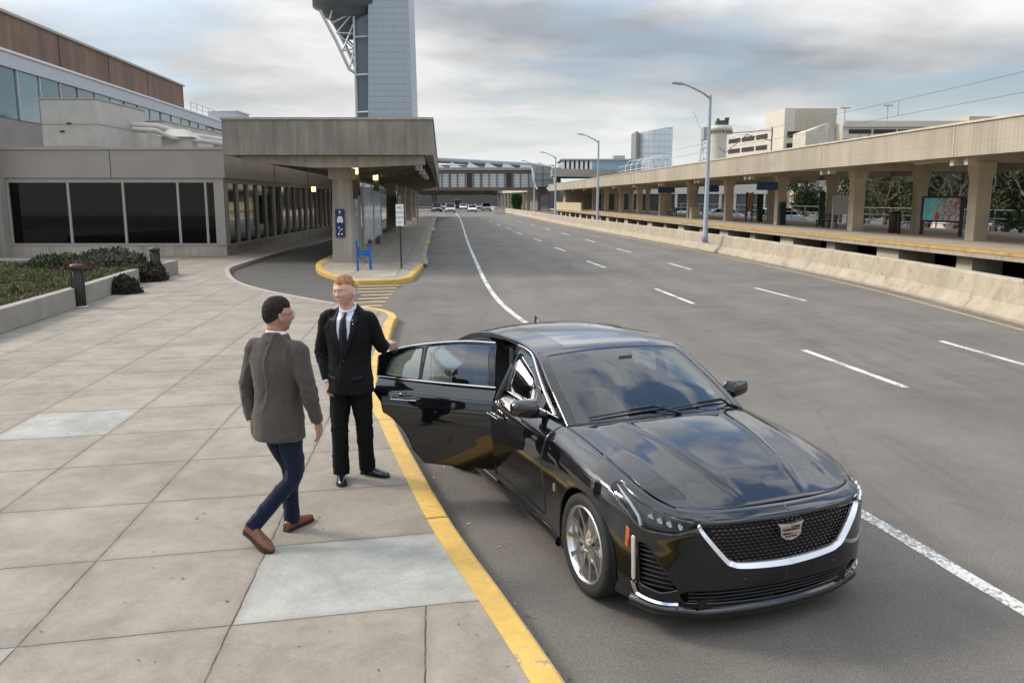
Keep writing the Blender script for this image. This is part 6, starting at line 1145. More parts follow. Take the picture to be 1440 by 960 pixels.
    # thin dark webs that tie the lozenges together
gm.build('grille_mesh', DARKCH, gro)
wb = MB()
for i in range(rows-1):
    z = .482+i*.0215
    for j in range(-17, 18):
        for sg in (-1, 1):
            s = (j+(i % 2)*.5)*.036; s2 = s+sg*.018; z2 = z+.0215
            if not (inpoly(np.array([abs(s)]), np.array([z]), gr_half(.97))[0] and inpoly(np.array([abs(s2)]), np.array([z2]), gr_half(.97))[0]): continue
            wb.tube([onfront(s, z, -.024), onfront(s2, z2, -.024)], .0022, 4, False, False)
wb.build('grille_web', BLKPL, gro)
ch = MB(); gp = [(-.585, .735), (-.582, .702), (-.435, .525), (-.39, .495), (-.33, .478), (-.15, .466), (0, .462)]; gp = gp+[(-a_, b_) for a_, b_ in gp[-2::-1]]
gp = [(v.x, v.y) for v in spline([(a_, b_, 0) for a_, b_ in gp], 5)]; wdt = []
Vs = []; n_ = len(gp)
for i, (s, z) in enumerate(gp):
    t_ = (gp[min(i+1, n_-1)][0]-gp[max(i-1, 0)][0], gp[min(i+1, n_-1)][1]-gp[max(i-1, 0)][1]); l = math.hypot(*t_); nx_, nz_ = t_[1]/l, -t_[0]/l
    k = .011+.010*max(0, 1-abs(abs(s)-.0)/.6)**.5
    for w_, d_ in ((-1, -.004), (-.85, .006), (.7, .022), (1, .012), (1, -.02), (-1, -.02)): Vs.append(onfront(s+nx_*w_*k, z+nz_*w_*k, d_))
ch.add(Vs, [(i*6+j, i*6+(j+1) % 6, (i+1)*6+(j+1) % 6, (i+1)*6+j) for i in range(n_-1) for j in range(6)]); ch.build('grille_surround', mat('satin_chrome', (.92, .92, .93), .38, 1, 0), gro)
# badge: a chamfered silver shield with a barred field
bd = MB()
def shield(k, d, sy=1.): return [(.079*k, .020*k*sy), (.070*k, -.020*k), (.040*k, -.038*k), (0, -.044*k), (-.040*k, -.038*k), (-.070*k, -.020*k), (-.079*k, .020*k*sy), (-.04*k, .014*k), (0, .013*k), (.04*k, .014*k)]
def shp(mb, pts, d0, d1, cz=.655): 
    n_ = len(pts); mb.add([onfront(a_, cz+b_, d1) for a_, b_ in pts]+[onfront(a_, cz+b_, d0) for a_, b_ in pts], [tuple(range(n_))[::-1]]+[(i, (i+1) % n_, n_+(i+1) % n_, n_+i) for i in range(n_)])
SH = [(-.098, .052), (-.078, .028), (-.072, -.026), (-.045, -.046), (0, -.056), (.045, -.046), (.072, -.026), (.078, .028), (.098, .052), (.05, .045), (0, .043), (-.05, .045)]
shp(bd, SH, -.02, .010); em = bd.build('badge', SATIN, gro)
red = mat('badge_red', (.16, .04, .03), .3, 0, 0); gold = mat('badge_gold', (.55, .36, .16), .3, .8, 0); dk = mat('badge_black', (.01, .01, .01), .3, 0, 0)
for m_, cells in ((gold, [(-.060, -.004, .018, .029), (.004, .062, -.020, -.010)]), (dk, [(-.060, -.004, .004, .013), (.032, .064, .018, .029), (.004, .030, .004, .013), (-.058, -.034, -.020, -.010)]), (red, [(.004, .028, .018, .029), (.034, .062, .004, .013), (-.030, -.004, -.020, -.010), (-.042, -.004, -.038, -.027), (.004, .042, -.036, -.027)])):
    mb = MB(); [shp(mb, [(x0, z0), (x0, z1), (x1, z1), (x1, z0)][::-1], .008, .0125) for x0, x1, z0, z1 in cells]; each(mb, 'badge_inlay', m_, em, False)
# headlamps
lens = glass('lamp_lens', (.92, .95, .96), 1, 1.5)
cavs = fpatch(HL, -.045, .012, True, 'headlight', BLKPL)
for side, cav in zip((1, -1), cavs):
    sgn = side
    V, F = cutgrid(*grid(.57, 1.29, .65, .88, .012), sk(-.002), HL)
    if side < 0: V, F = mirror(V, F)
    MB().add(V.tolist(), F, True).build('lens', lens, cav)
    mb = MB()
    for s0, w_ in ((.70, .05), (.765, .05), (.83, .05), (.895, .045)):
        c = onfront(s0*sgn, .715+(s0-.7)*.14, -.02); mb.box(c, (.03, w_*.9, .036), rz=-sgn*.5, ry=-.5); mb.ball((c[0]+.004, c[1], c[2]), (.018, .018, .015))
    mb.build('projector', mat('lamp_reflector', (.7, .72, .75), .15, 1, 0), cav)
    mb = MB(); mb.tube([onfront(s*sgn, z, -.014) for s, z in ((.955, .678), (.985, .73), (1.07, .785), (1.17, .822), (1.25, .846))], [.013, .012, .010, .007, .003], 6); mb.tube([onfront(s*sgn, z, -.02) for s, z in ((.625, .74), (.75, .758), (.9, .78), (.985, .795))], .003, 6)
    mb.build('light_guide', mat('light_guide_white', (.85, .87, .88), .25, 0, 0, spec=.8), cav)
    # vertical lamp, intake, chrome corner, amber marker
    vb = MB(); vp = [(.995, .600), (.992, .45), (.985, .335)]
    A, B = grid(.95, 1.05, .32, .61, .01); V, F = cutgrid(A, B, sk(.006), rnd([(.985, .605), (1.012, .605), (1.000, .335), (.976, .335)], .006))
    if side < 0: V, F = mirror(V, F)
    o = MB().add(V.tolist(), F, True).build('running_light', mat('lamp_white', (.55, .55, .52), .2, .35, 0), car); solidify(o, .02)
    cc = MB(); L3 = [(.990, .315), (.975, .27), (.95, .245), (.85, .228), (.76, .222), (.70, .228)]
    L3 = [(v.x, v.y) for v in spline([(a_, b_, 0) for a_, b_ in L3], 4)]
    wd = [.015-.009*i/(len(L3)-1) if i > 4 else .014 for i in range(len(L3))]
    Vs = []
    for (s, z), w_ in zip(L3, wd):
        for a_, d_ in ((w_ if z > .26 else 0, .0), (0, .012), (-w_ if z > .26 else 0, .0)):
            Vs.append(onfront((s+(a_ if z > .26 else 0))*sgn, z+(0 if z > .26 else (w_*.8 if a_ == 0 and d_ == 0 and len(Vs) % 3 == 0 else (-w_*.4 if len(Vs) % 3 == 2 else 0))), d_+.004))
    cc.add(Vs, [(i*3+j, i*3+j+1, (i+1)*3+j+1, (i+1)*3+j) for i in range(len(L3)-1) for j in range(2)], False)
    o = cc.build('corner_trim', CHROME, car); solidify(o, .012, 0)
    io = MB(); V, F = cutgrid(*grid(.68, .98, .28, .60, .02), sk(-.06), INT)
    if side < 0: V, F = mirror(V, F)
    io.add(V.tolist(), F, True); ia = io.build('side_intake', VOID, car)
    sl_ = MB()
    for i in range(9):
        z = .325+i*.029; lo = np.interp(z, [.295, .33, .575], [.80, .715, .885]); hi = np.interp(z, [.30, .585], [.94, .962])
        sl_.tube([onfront((lo+(hi-lo)*t)*sgn, z, -.02) for t in np.linspace(0, 1, 5)], .0055, 5)
    sl_.build('intake_slat', BLKPL, ia)
    mk = MB(); V, F = cutgrid(*grid(sx(.50)-.0, sx(.50)+.1, .50, .66, .008), sk(.004), rnd([(sx(.50), .64), (sx(.50)+.026, .655), (sx(.50)+.03, .53), (sx(.50)+.008, .51)], .006))
    if side < 0: V, F = mirror(V, F)
    o = mk.add(V.tolist(), F, True).build('side_marker', mat('amber_lens', (.55, .10, .01), .2, 0, 0, coat=1), car); solidify(o, .012)
    # fender badge, rocker blade
    fb = MB(); fb.box(onside(-.44, .60, side, .003), (.032, .01, .055)); fb.build('fender_badge', SATIN, car)
    rk = MB(); rings = []
    for x in np.linspace(-.42, -2.52, 22): p = onside(x, .20, side, 0); rings.append([(x, p[1]-side*.03, .26), (x, p[1]+side*.022, .225), (x, p[1]+side*.030, .19), (x, p[1]+side*.012, .165), (x, p[1]-side*.05, .165)][::side])
    rk.loft(rings); rk.build('sill', PAINT, car)
lo_ = fpatch(LOWI, -.06, .02, 'one', 'lower_intake', VOID)
mb = MB()
for z in (.245, .272, .299): mb.tube([onfront(s, z, -.015) for s in np.linspace(-.64, .64, 25)], .0065, 5)
mb.build('intake_slat', BLKPL, lo_)
lp = MB(); rings = []
for s in np.linspace(-1.02, 1.02, 61):
    k = abs(s); ext_ = .035+.018*math.exp(-((k-.70)/.07)**2); zz = .150+.028*np.clip((k-.55)/.4, 0, 1)+.02*math.exp(-((k-.70)/.06)**2)
    f_ = lambda z, d: onfront(s, z, d); rings.append([f_(zz+.05, .0), f_(zz+.022, ext_-.01), f_(zz+.004, ext_), f_(zz-.022, ext_-.015), f_(zz-.024, -.08), f_(zz+.04, -.06)])
lp.loft(rings, True); lp.build('front_splitter', PAINT, car)
sn = MB()
for s in (-.30, .38): sn.ball(onfront(s, .385, .0), .009)
sn.build('parking_sensor', PAINT, car)
# ---- underbody, cabin
ub = MB(); ub.prism([(.80, .55), (.80, -.55), (.40, -.62), (-4.0, -.62), (-4.0, .62), (.40, .62)], .20, .26)
ub.b2(-2.5, -.42, -.86, .86, .19, .24); ub.b2(.30, .72, -.60, .60, .26, .70); ub.b2(-.36, .40, -.60, .60, .3, .80); ub.b2(-4.0, -2.6, -.62, .62, .26, .62)
ub.b2(-.66, -.40, -.84, .84, .24, .93); ub.b2(-3.98, -3.35, -.80, .80, .30, .95)
ub.build('underbody', VOID, car)
LEA = mat('dark_leather', (.10, .10, .098), .5, 0, .15, scale=15); TRIM = mat('cabin_trim', (.16, .17, .165), .7, 0, .1)
da = MB(); rings = []
for y in np.linspace(-.74, .74, 15): rings.append([(-.62, y, .92), (-.70, y, .955), (-.95, y, .95-.02*abs(y)), (-1.10, y, .90), (-1.12, y, .78), (-1.0, y, .60), (-.62, y, .55)])
da.loft(rings, False); da.b2(-1.15, -2.0, -.13, .13, .25, .62); dd_ = da.build('dashboard', TRIM, car)
stw = MB(); c0 = Vector((-1.28, .38, .86)); ax = Vector((-.93, 0, .36)).normalized(); u_ = Vector((0, 1, 0)); v_ = ax.cross(u_)
stw.tube([c0+(u_*math.cos(t)+v_*math.sin(t))*.185 for t in np.linspace(0, 2*PI, 29)], .015, 8, True, False); stw.tube([c0+u_*.17, c0-u_*.17], .02, 6); stw.tube([c0, c0-v_*.17], .018, 6); stw.tube([c0, c0-ax*.25], [.06, .03], 10); stw.build('steering_wheel', BLKPL, car)
def seat(x, y):
    b = MB(); b.b2(x-.26, x+.26, y-.25, y+.25, .36, .52); b.build('seat_cushion', LEA, car, bevel=.05)
    b = MB(); b.box((x-.36, y, .80), (.15, .49, .66), ry=-.30); bk = b.build('seat_back', LEA, car, bevel=.05)
    b = MB(); b.box((x-.48, y, 1.20), (.10, .25, .17), ry=-.15); b.tube([(x-.47, y-.06, 1.0), (x-.47, y-.06, 1.15)], .008, 6); b.tube([(x-.47, y+.06, 1.0), (x-.47, y+.06, 1.15)], .008, 6); b.build('headrest', LEA, bk, bevel=.03)
seat(-1.45, .38); seat(-1.45, -.38)
b = MB(); b.b2(-2.95, -2.38, -.66, .66, .34, .50); b.build('rear_seat_cushion', LEA, car, bevel=.05)
b = MB(); b.box((-3.05, 0, .80), (.15, 1.30, .62), ry=-.35); b.build('rear_seat_back', LEA, car, bevel=.05)
for y in (-.38, .38): b = MB(); b.box((-3.17, y, 1.13), (.09, .24, .14), ry=-.2); b.build('headrest', LEA, car, bevel=.03)
b = MB(); b.b2(-3.8, -3.2, -.66, .66, 1.00, 1.02); b.build('parcel_shelf', TRIM, car)
# B pillar and door jambs inside the right opening
b = MB(); b.tube([(-1.735, -.86, .28), (-1.735, -.86, .95), (-1.79, -.62, 1.36)], .03, 8); b.tube([(-2.05, -.855, .255), (-2.5, -.855, .255)], .03, 6)
b.build('door_pillar', BLKPL, car)
b = MB(); V, F = cutgrid(*np.meshgrid(np.linspace(1.95, 6.1, 60), np.linspace(-.98, .98, 41), indexing='ij'), lambda a_, b_: top(a_, b_, -.03)); b.add(V.tolist(), F, True); b.build('headliner', mat('headliner_grey', (.12, .12, .12), .9, 0, .05), car)
# antenna
an = MB(); q = top(np.array([5.72]), np.array([0.]))[0]
an.loft([[(q[0]+.085-.17*u, .022*math.sin(PI*u)**.6*sg*(1-t*.8), q[2]-.004+t*.058*np.clip((u*1.25), 0, 1)**1.5) for u, sg in [(u, 1) for u in np.linspace(0, 1, 8)]+[(u, -1) for u in np.linspace(1, 0, 8)[1:-1]]] for t in (0, .4, .8, 1)]); an.build('roof_antenna', PAINT, car)
# tail lamps and plate recess (seen only from behind)
for sd in (1, -1):
    V, F = cutgrid(*grid(s_of_x(-3.6)-.1, s_of_x(-3.99)+.1, .62, 1.02, .015), sk(.003), rnd([(sx(-3.70), 1.0), (sx(-3.93), 1.02), (sx(-3.99), 1.02), (sx(-3.99), .95), (sx(-3.955), .90), (sx(-3.95), .62), (sx(-3.92), .62), (sx(-3.90), .88), (sx(-3.72), .94)], .01))
    if sd < 0: V, F = mirror(V, F)
    MB().add(V.tolist(), F, True).build('tail_light', mat('tail_lens', (.3, .01, .01), .15, 0, 0, coat=1), car)
# ---- wheels
DISC = mat('brake_disc', (.35, .34, .33), .35, 1, .1)
RIMM = mat('machined_alloy', (.78, .77, .76), .24, 1, 0)
RIMD = mat('dark_alloy', (.18, .175, .17), .35, 1, 0)
def wheel(x, y, side, a0):
    t = bpy.data.objects.new('wheel', None); COL.objects.link(t); t.parent = car; t.location = (x, y, WZ)
    f = lambda mb: mb
    W2 = .122
    ty = MB(); ty.lathe([(.262, -W2+.012), (.285, -W2+.001), (.318, -W2+.0), (.335, -W2+.012), (.344, -W2+.038), (.345, 0), (.344, W2-.038), (.335, W2-.012), (.318, W2), (.285, W2-.001), (.262, W2-.012), (.245, W2-.02)], 'y', n=64)
    for k in (-.05, -.015, .02, .055): pass
    ty.build('tyre', RUBBER, t)
    rm = MB(); rm.lathe([(.262, side*(W2-.010)), (.256, side*(W2-.003)), (.248, side*(W2-.006)), (.240, side*(W2-.03)), (.228, side*(W2-.07)), (.222, -side*W2*.8)], 'y', n=64)
    # ten spokes in pairs
    for i in range(5):
        for sg in (-1, 1):
            aa = a0+i*2*PI/5+sg*.19; ab = a0+i*2*PI/5+sg*.33
            P0 = (math.cos(aa)*.045, math.sin(aa)*.045); P1 = (math.cos(ab)*.240, math.sin(ab)*.240); dx, dz = P1[0]-P0[0], P1[1]-P0[1]; l = math.hypot(dx, dz); nx_, nz_ = -dz/l, dx/l
            rings = []
            for u, w_, dep in ((0, .017, .020), (.35, .014, .030), (.75, .013, .018), (1, .017, .008)):
                cx_, cz_ = P0[0]+dx*u, P0[1]+dz*u; yo = W2-dep-.004
                rings.append([(cx_+nx_*w_, side*yo, cz_+nz_*w_), (cx_+nx_*w_*.9, side*(yo-.035), cz_+nz_*w_*.9), (cx_-nx_*w_*.9, side*(yo-.035), cz_-nz_*w_*.9), (cx_-nx_*w_, side*yo, cz_-nz_*w_)])
            rm.loft(rings, False)
    rm.lathe([(.0, side*(W2-.022)), (.03, side*(W2-.022)), (.036, side*(W2-.026)), (.05, side*(W2-.03)), (.062, side*(W2-.06)), (.06, side*0)], 'y', n=32)
    for i in range(5): aa = a0+.63+i*2*PI/5; rm.tube([(.056*math.cos(aa), side*(W2-.07), .056*math.sin(aa)), (.056*math.cos(aa), side*(W2-.045), .056*math.sin(aa))], .009, 6)
    rm.build('rim', RIMM, t)
    ds = MB(); ds.lathe([(.06, side*.035), (.165, side*.035), (.165, side*.01), (.06, side*.01)], 'y', n=48); ds.build('brake_disc', DISC, t)
    bk = MB(); bk.tube([(0, -side*.06, 0), (0, -side*.02, 0)], [.22, .22], 40); bk.build('wheel_back', VOID, t)
for x in (0, AXR):
    for sd in (1, -1): wheel(x, sd*.805, sd, .35 if x == 0 else .8)
    lin = MB()
    for sd in (1, -1):
        rings = [[(x+r_*math.cos(a_), sd*y_, WZ+r_*math.sin(a_)) for a_ in np.linspace(-.25, PI+.25, 30)] for y_, r_ in ((.915, .386), (.86, .40), (.60, .40))]
        lin.loft(rings, True, False, False)
        lin.add([(x+.40*math.cos(a_), sd*.60, WZ+.40*math.sin(a_)) for a_ in np.linspace(-.25, PI+.25, 30)], [tuple(range(30))])
    each(lin, 'wheel_arch_liner', VOID, car, False)
# ================================================================= the two men
def bake(mb, name, m, parent, voxel=.008, smooth=3, disp=None, mats=None, pick=None):
    """fuse closed pieces into one continuous surface, smooth it, push it about and link it"""
    me = bpy.data.meshes.new('tmp'); me.from_pydata(mb.V, [], mb.F); o = bpy.data.objects.new('tmp', me); COL.objects.link(o)
    r = o.modifiers.new('r', 'REMESH'); r.mode = 'VOXEL'; r.voxel_size = voxel; r.adaptivity = 0
    if smooth: s = o.modifiers.new('s', 'SMOOTH'); s.iterations = smooth; s.factor = .5
    dg = bpy.context.evaluated_depsgraph_get(); m2 = bpy.data.meshes.new_from_object(o.evaluated_get(dg)); bpy.data.objects.remove(o)
    n = len(m2.vertices); V = np.empty(n*3); m2.vertices.foreach_get('co', V); V = V.reshape(-1, 3); N = np.array([v.normal[:] for v in m2.vertices])
    if disp is not None: V = V+N*disp(V, N)[:, None]; m2.vertices.foreach_set('co', V.ravel())
    m2.materials.clear()
    for k in (mats or [m]): m2.materials.append(k)
    if pick is not None:
        c = np.empty(len(m2.polygons)*3); m2.polygons.foreach_get('center', c); m2.polygons.foreach_set('material_index', pick(c.reshape(-1, 3)).astype(int))
    m2.polygons.foreach_set('use_smooth', [True]*len(m2.polygons)); m2.name = name; m2.update(); ob = bpy.data.objects.new(name, m2); COL.objects.link(ob); ob.parent = parent; return ob
def vn(V, s, off=0, st=(1, 1, 1)): return np.array([noise.noise(Vector((v[0]*s*st[0]+off, v[1]*s*st[1], v[2]*s*st[2]))) for v in V])
HEADC = {}
def head_surface(nu=120, nv=90, off=0.):
    """unit sphere pushed into a head that faces -y; z up; about .23 tall"""
    th = np.linspace(0, PI, nv); ph = np.linspace(0, 2*PI, nu, endpoint=False); T, P_ = np.meshgrid(th, ph, indexing='ij')
    nx, ny, nz = np.sin(T)*np.sin(P_), -np.sin(T)*np.cos(P_), np.cos(T)
    x = nx*.075; y = ny*.095; z = nz*.116
    low = np.clip(-nz, 0, 1); x = x*(1-.30*low**1.6); front = ny < 0
    y = np.where(front, -np.abs(y)**.86*.095**.14, y); y = np.where(~front, y*(1-.42*low**1.3), y); y = y+np.where(front, 0, .008*(nz > -.2)*np.clip(nz+.2, 0, 1))
    z = np.where(front, z*(1+.03*low), z)
    g = lambda cx, cz, sx_, sz_: np.exp(-((x-cx)/sx_)**2-((z-cz)/sz_)**2)*np.clip(-ny*2.2, 0, 1)
    gs = lambda cx, cz, sx_, sz_: g(cx, cz, sx_, sz_)+g(-cx, cz, sx_, sz_)
    d = .007*g(0, .004, .0085, .022)+.024*g(0, -.024, .0105, .013)+.008*gs(.0125, -.030, .007, .007)-.013*gs(.030, .006, .016, .010)+.006*g(0, .028, .05, .010)+.004*gs(.030, .024, .018, .006)
    d += .006*gs(.040, -.022, .016, .016)+.006*g(0, -.051, .022, .008)-.006*g(0, -.0525, .021, .0022)+.010*g(0, -.092, .018, .013)-.003*g(0, -.070, .020, .006)-.003*gs(.028, -.045, .008, .012)
    y = y-d
    r = np.stack([x, y, z], -1); nn = np.stack([nx/.075, ny/.095, nz/.116], -1); nn /= np.linalg.norm(nn, axis=-1, keepdims=True)
    return r+nn*(off if np.isscalar(off) else off(r)[..., None]), T, P_
def rotm(face):   # rotation that turns -y into the direction face (xy), with a small pitch
    a = math.atan2(face[0], -face[1]); return np.array([[math.cos(a), -math.sin(a), 0], [math.sin(a), math.cos(a), 0], [0, 0, 1]])
def tilt(rx): return np.array([[1, 0, 0], [0, math.cos(rx), -math.sin(rx)], [0, math.sin(rx), math.cos(rx)]])
def add_head(mb, c, Rm):
    r, T, P_ = head_surface(); nv, nu = T.shape; V = (r.reshape(-1, 3) @ Rm.T)+np.array(c)
    mb.add(V.tolist(), [(i*nu+j, (i+1)*nu+j, (i+1)*nu+(j+1) % nu, i*nu+(j+1) % nu) for i in range(nv-1) for j in range(nu)])
    for s in (-1, 1):
        e = MB(); e.ball((0, 0, 0), (.007, .017, .027), 14, 10); e.ball((s*.004, -.004, -.018), (.007, .012, .014), 10, 8)
        mb.add([tuple(Rm @ (np.array([s*.074+s*.006*(v[1] > 0), .010+v[1]+v[2]*.25, -.004+v[2]])+np.array([v[0]+s*.3*max(0, v[1]), 0, 0]))+np.array(c)) for v in e.V], e.F)
        e = MB(); e.ball((s*.0305, -.0775, .006), .0125, 14, 10); mb.add([tuple(Rm @ np.array(v)+np.array(c)) for v in e.V], e.F)
def hand(mb, w, d, n, side=1, curl=.5, spread=.0, thumb=.6, scale=1.):
    """hand rooted at wrist w; d = direction of the fingers, n = back of the hand; side +1: thumb on +(d x n)"""
    d = Vector(d).normalized(); n = Vector(n); n = (n-d*n.dot(d)).normalized(); s = d.cross(n)*side; w = Vector(w); k = scale
    rings = []
    for t, wd, th in ((-.02, .027, .022), (.0, .030, .020), (.03, .038, .017), (.065, .042, .014), (.085, .041, .012)):
        c = w+d*t*k; rings.append([tuple(c+s*wd*k*math.cos(a_)+n*th*k*math.sin(a_)) for a_ in np.linspace(0, 2*PI, 16, endpoint=False)])
    if side < 0: rings = [r[::-1] for r in rings]
    mb.loft(rings)
    for i, (o_, L_) in enumerate(((.031, .072), (.0105, .080), (-.0105, .075), (-.031, .058))):
        p = w+d*.078*k+s*o_*k; dirn = (d+s*(o_*3+spread*(1.5-i)*.3)).normalized(); pts = [p-d*.02]; rr = [.0095*k]; a_ = 0; q = p
        for j, fr in enumerate((.42, .32, .26)):
            a_ += curl*(.75 if j == 0 else 1.0); dd = (dirn*math.cos(a_)-n*math.sin(a_)).normalized(); pts.append(q); rr.append(.0092*k*(1-.06*j)); q = q+dd*L_*fr*k
        pts.append(q); rr.append(.0068*k); mb.tube(pts, rr, 8); mb.ball(tuple(q), .0068*k, 8, 6)
    p = w+d*.025*k+s*.028*k; q1 = p+(d*.7+s*.65-n*.25*thumb).normalized()*.040*k; q2 = q1+(d*.9+s*.15-n*.45*thumb).normalized()*.030*k; q3 = q2+(d*.95-s*.05-n*.5*thumb).normalized()*.024*k
    mb.tube([p-d*.012-s*.012, p, q1, q2, q3], [.014*k, .0135*k, .0112*k, .0098*k, .0072*k], 9); mb.ball(tuple(q3), .0072*k, 8, 6)
def limb_tube(mb, pts, rr, n=20, sub=6):
    sp = spline(pts, sub); m_ = len(sp); t = np.linspace(0, len(rr)-1, m_); r = np.interp(t, range(len(rr)), rr); mb.tube(sp, list(r), n)
    mb.ball(tuple(sp[0]), float(r[0])*.98, 14, 10)
def ring(c, hw, hd, F, n=36, p=2.3, tiltv=(0, 0)):
    """super-elliptic torso section: F is the facing direction"""
    f = Vector((F[0], F[1], 0)).normalized(); s = Vector((-f.y, f.x, 0)); out = []
    for j in range(n):
        a_ = 2*PI*j/n; ca, sa = math.cos(a_), math.sin(a_); u = math.copysign(abs(ca)**(2/p), ca)*hw; v = math.copysign(abs(sa)**(2/p), sa)*hd
        out.append((c[0]+s.x*u+f.x*v, c[1]+s.y*u+f.y*v, c[2]+tiltv[0]*u+tiltv[1]*v))
    return out
def skinmat(name, c, c2): n = NB(name); a = n.noise(30, 5, .6); b = n.noise(8, 3); n.out(n.mix(n.f('MULTIPLY', n.ramp(a, .35, .7), .6), c, c2), .48); n.b.inputs['Subsurface Weight'].default_value = .08; n.b.inputs['Subsurface Radius'].default_value = (.01, .004, .002); return n.m
def cloth(name, c, s=90, amt=.25, rough=.9, sheen=.1):
    n = NB(name); tc = n.N.new('ShaderNodeTexCoord'); w_ = n.noise(s, 3, .8, vec=tc.outputs['Object']); a = n.noise(6, 4, vec=tc.outputs['Object']); n.out(n.scale(c, n.f('MULTIPLY', n.f('MULTIPLY_ADD', w_, amt*2, 1-amt), n.f('MULTIPLY_ADD', a, .3, .85))), rough, w_, .15, .003); n.b.inputs['Sheen Weight'].default_value = sheen; n.b.inputs['Specular IOR Level'].default_value = .2; return n.m
def hairmat(name, c0, c1): n = NB(name); tc = n.N.new('ShaderNodeTexCoord'); w_ = n.noise(60, 4, .7, vec=tc.outputs['Object'], stretch=(1, 1, .25), dist=.5); n.out(n.mix(n.ramp(w_, .35, .65), c0, c1), .8, w_, .9, .006); n.b.inputs['Specular IOR Level'].default_value = .2; return n.m
BRASS = mat('belt_buckle', (.7, .7, .68), .25, 1, 0); EYEW = mat('eye_white', (.7, .68, .65), .2, 0, 0); EYED = mat('eye_iris', (.06, .07, .08), .15, 0, 0); LIP = mat('lips', (.42, .14, .11), .4, 0, 0); TEETH = mat('teeth', (.8, .77, .7), .25, 0, 0)
def person(P):
    t = thing('person', P['label'], 'person', P['root'], 0); F = P['face']; fz = Vector((F[0], F[1], 0)).normalized(); sd = Vector((-fz.y, fz.x, 0)); J = {k: Vector(v) for k, v in P['J'].items()}
    hc = np.array(P['head']); Rm = (rotm(P['look']) @ tilt(P.get('nod', 0)))*P.get('headk', 1.08); pel = J['pelvis']
    # --- skin: head, neck, core, arms, legs, hands in one surface
    b = MB(); add_head(b, hc, Rm); nk = J['neck']; hb = Vector(hc)+Vector(Rm @ np.array([0, .022, -.075]))
    b.tube([nk-Vector((0, 0, .08)), nk, nk*.5+hb*.5, hb, hb+Vector((0, 0, .04))], [.075, .060, .055, .056, .05], 20)
    b.loft([ring(pel+Vector((0, 0, -.04)), .13, .09, F), ring(pel+Vector((0, 0, .15)), .115, .075, F), ring((nk+pel)*.5+Vector((0, 0, .12)), .14, .08, F), ring(nk-Vector((0, 0, .06)), .13, .06, F)])
    for s in 'RL':
        limb_tube(b, [J[s+'sh'], J[s+'el'], J[s+'wr']], [.042, .036, .027], 14); limb_tube(b, [J[s+'hip'], J[s+'kn'], J[s+'an']], [.075, .05, .035], 14)
        h = P['hand'+s]; hand(b, J[s+'wr'], h[0], h[1], h[2], h[3], h[4] if len(h) > 4 else 0, .6, 1.04); a_ = J[s+'an']; q = P['shoe'+s]; b.tube([a_+Vector((0, 0, .02)), a_, (Vector(q[0])+Vector(q[1]))/2+Vector((0, 0, .03))], [.035, .035, .02], 10)
    Ri = np.linalg.inv(Rm)
    def pick(c):
        l = (c-hc) @ Ri.T; m_ = np.zeros(len(c)); fr = l[:, 1] < -.055
        for sx_ in (-1, 1):
            e = np.hypot((l[:, 0]-sx_*.0305)/.0115, (l[:, 2]-.0055)/.0038); m_[fr & (e < 1) & (l[:, 2] > -.02)] = 1; e2 = np.hypot((l[:, 0]-sx_*.0295)/.0048, (l[:, 2]-.0055)/.0046); m_[fr & (e2 < 1)] = 2
        sm = .0035*(l[:, 0]/.022)**2 if P.get('smile') else 0
        mo = np.hypot(l[:, 0]/(.028 if P.get('smile') else .023), (l[:, 2]+.053-sm)/.0085); m_[fr & (mo < 1)] = 3
        if P.get('smile'): te = np.hypot(l[:, 0]/.023, (l[:, 2]+.0535-sm)/.0048); m_[fr & (te < 1)] = 4
        return m_
    body = bake(b, 'body', None, t, .0034, 2, None, [P['skin'], EYEW, EYED, LIP, TEETH], pick)
    # --- hair: a second head surface lifted off the skull above the hairline
    r, T, P_ = head_surface(160, 120); nv, nu = T.shape; x, y, z = r[..., 0], r[..., 1], r[..., 2]
    hl = P['hairline'](x, y, z); up = np.clip(hl/.02, 0, 1); nn = np.stack([x/.075, y/.095, z/.116], -1); nn /= np.linalg.norm(nn, axis=-1, keepdims=True)
    ns = np.array([noise.noise(Vector((a_*60, b_*60, c_*28))) for a_, b_, c_ in r.reshape(-1, 3)]).reshape(T.shape); ns2 = np.array([noise.noise(Vector((a_*170, b_*170, c_*60))) for a_, b_, c_ in r.reshape(-1, 3)]).reshape(T.shape)
    lift = -.002+up*(P['hairthick']*(.42+.58*np.clip((z-.02)/.08, 0, 1))+(.0028*ns+.0016*ns2)*(.5+.5*np.clip((z-.0)/.06, 0, 1))); rr = r+nn*lift[..., None]; V = (rr.reshape(-1, 3) @ Rm.T)+hc; ok = (hl > -.002).ravel()
    F_ = [(i*nu+j, (i+1)*nu+j, (i+1)*nu+(j+1) % nu, i*nu+(j+1) % nu) for i in range(nv-1) for j in range(nu)]; F_ = [f for f in F_ if all(ok[k] for k in f)]
    obj('hair', V.tolist(), F_, P['hairmat'], t, True)
    # brows
    eb = MB()
    for s in (-1, 1): pts = [(s*.016, -.0905, .0205), (s*.028, -.0895, .0250), (s*.042, -.0785, .0225)]; eb.tube([tuple(Rm @ np.array(p)+hc) for p in pts], [.0014, .0017, .0009], 6)
    eb.build('eyebrows', P['browmat'], t)
    # --- trousers
    tr = MB(); tr.loft([ring(pel+Vector((0, 0, -.10)), .150, .105, F), ring(pel+Vector((0, 0, .0)), .170, .118, F), ring(pel+Vector((0, 0, .12)), .155, .105, F)])
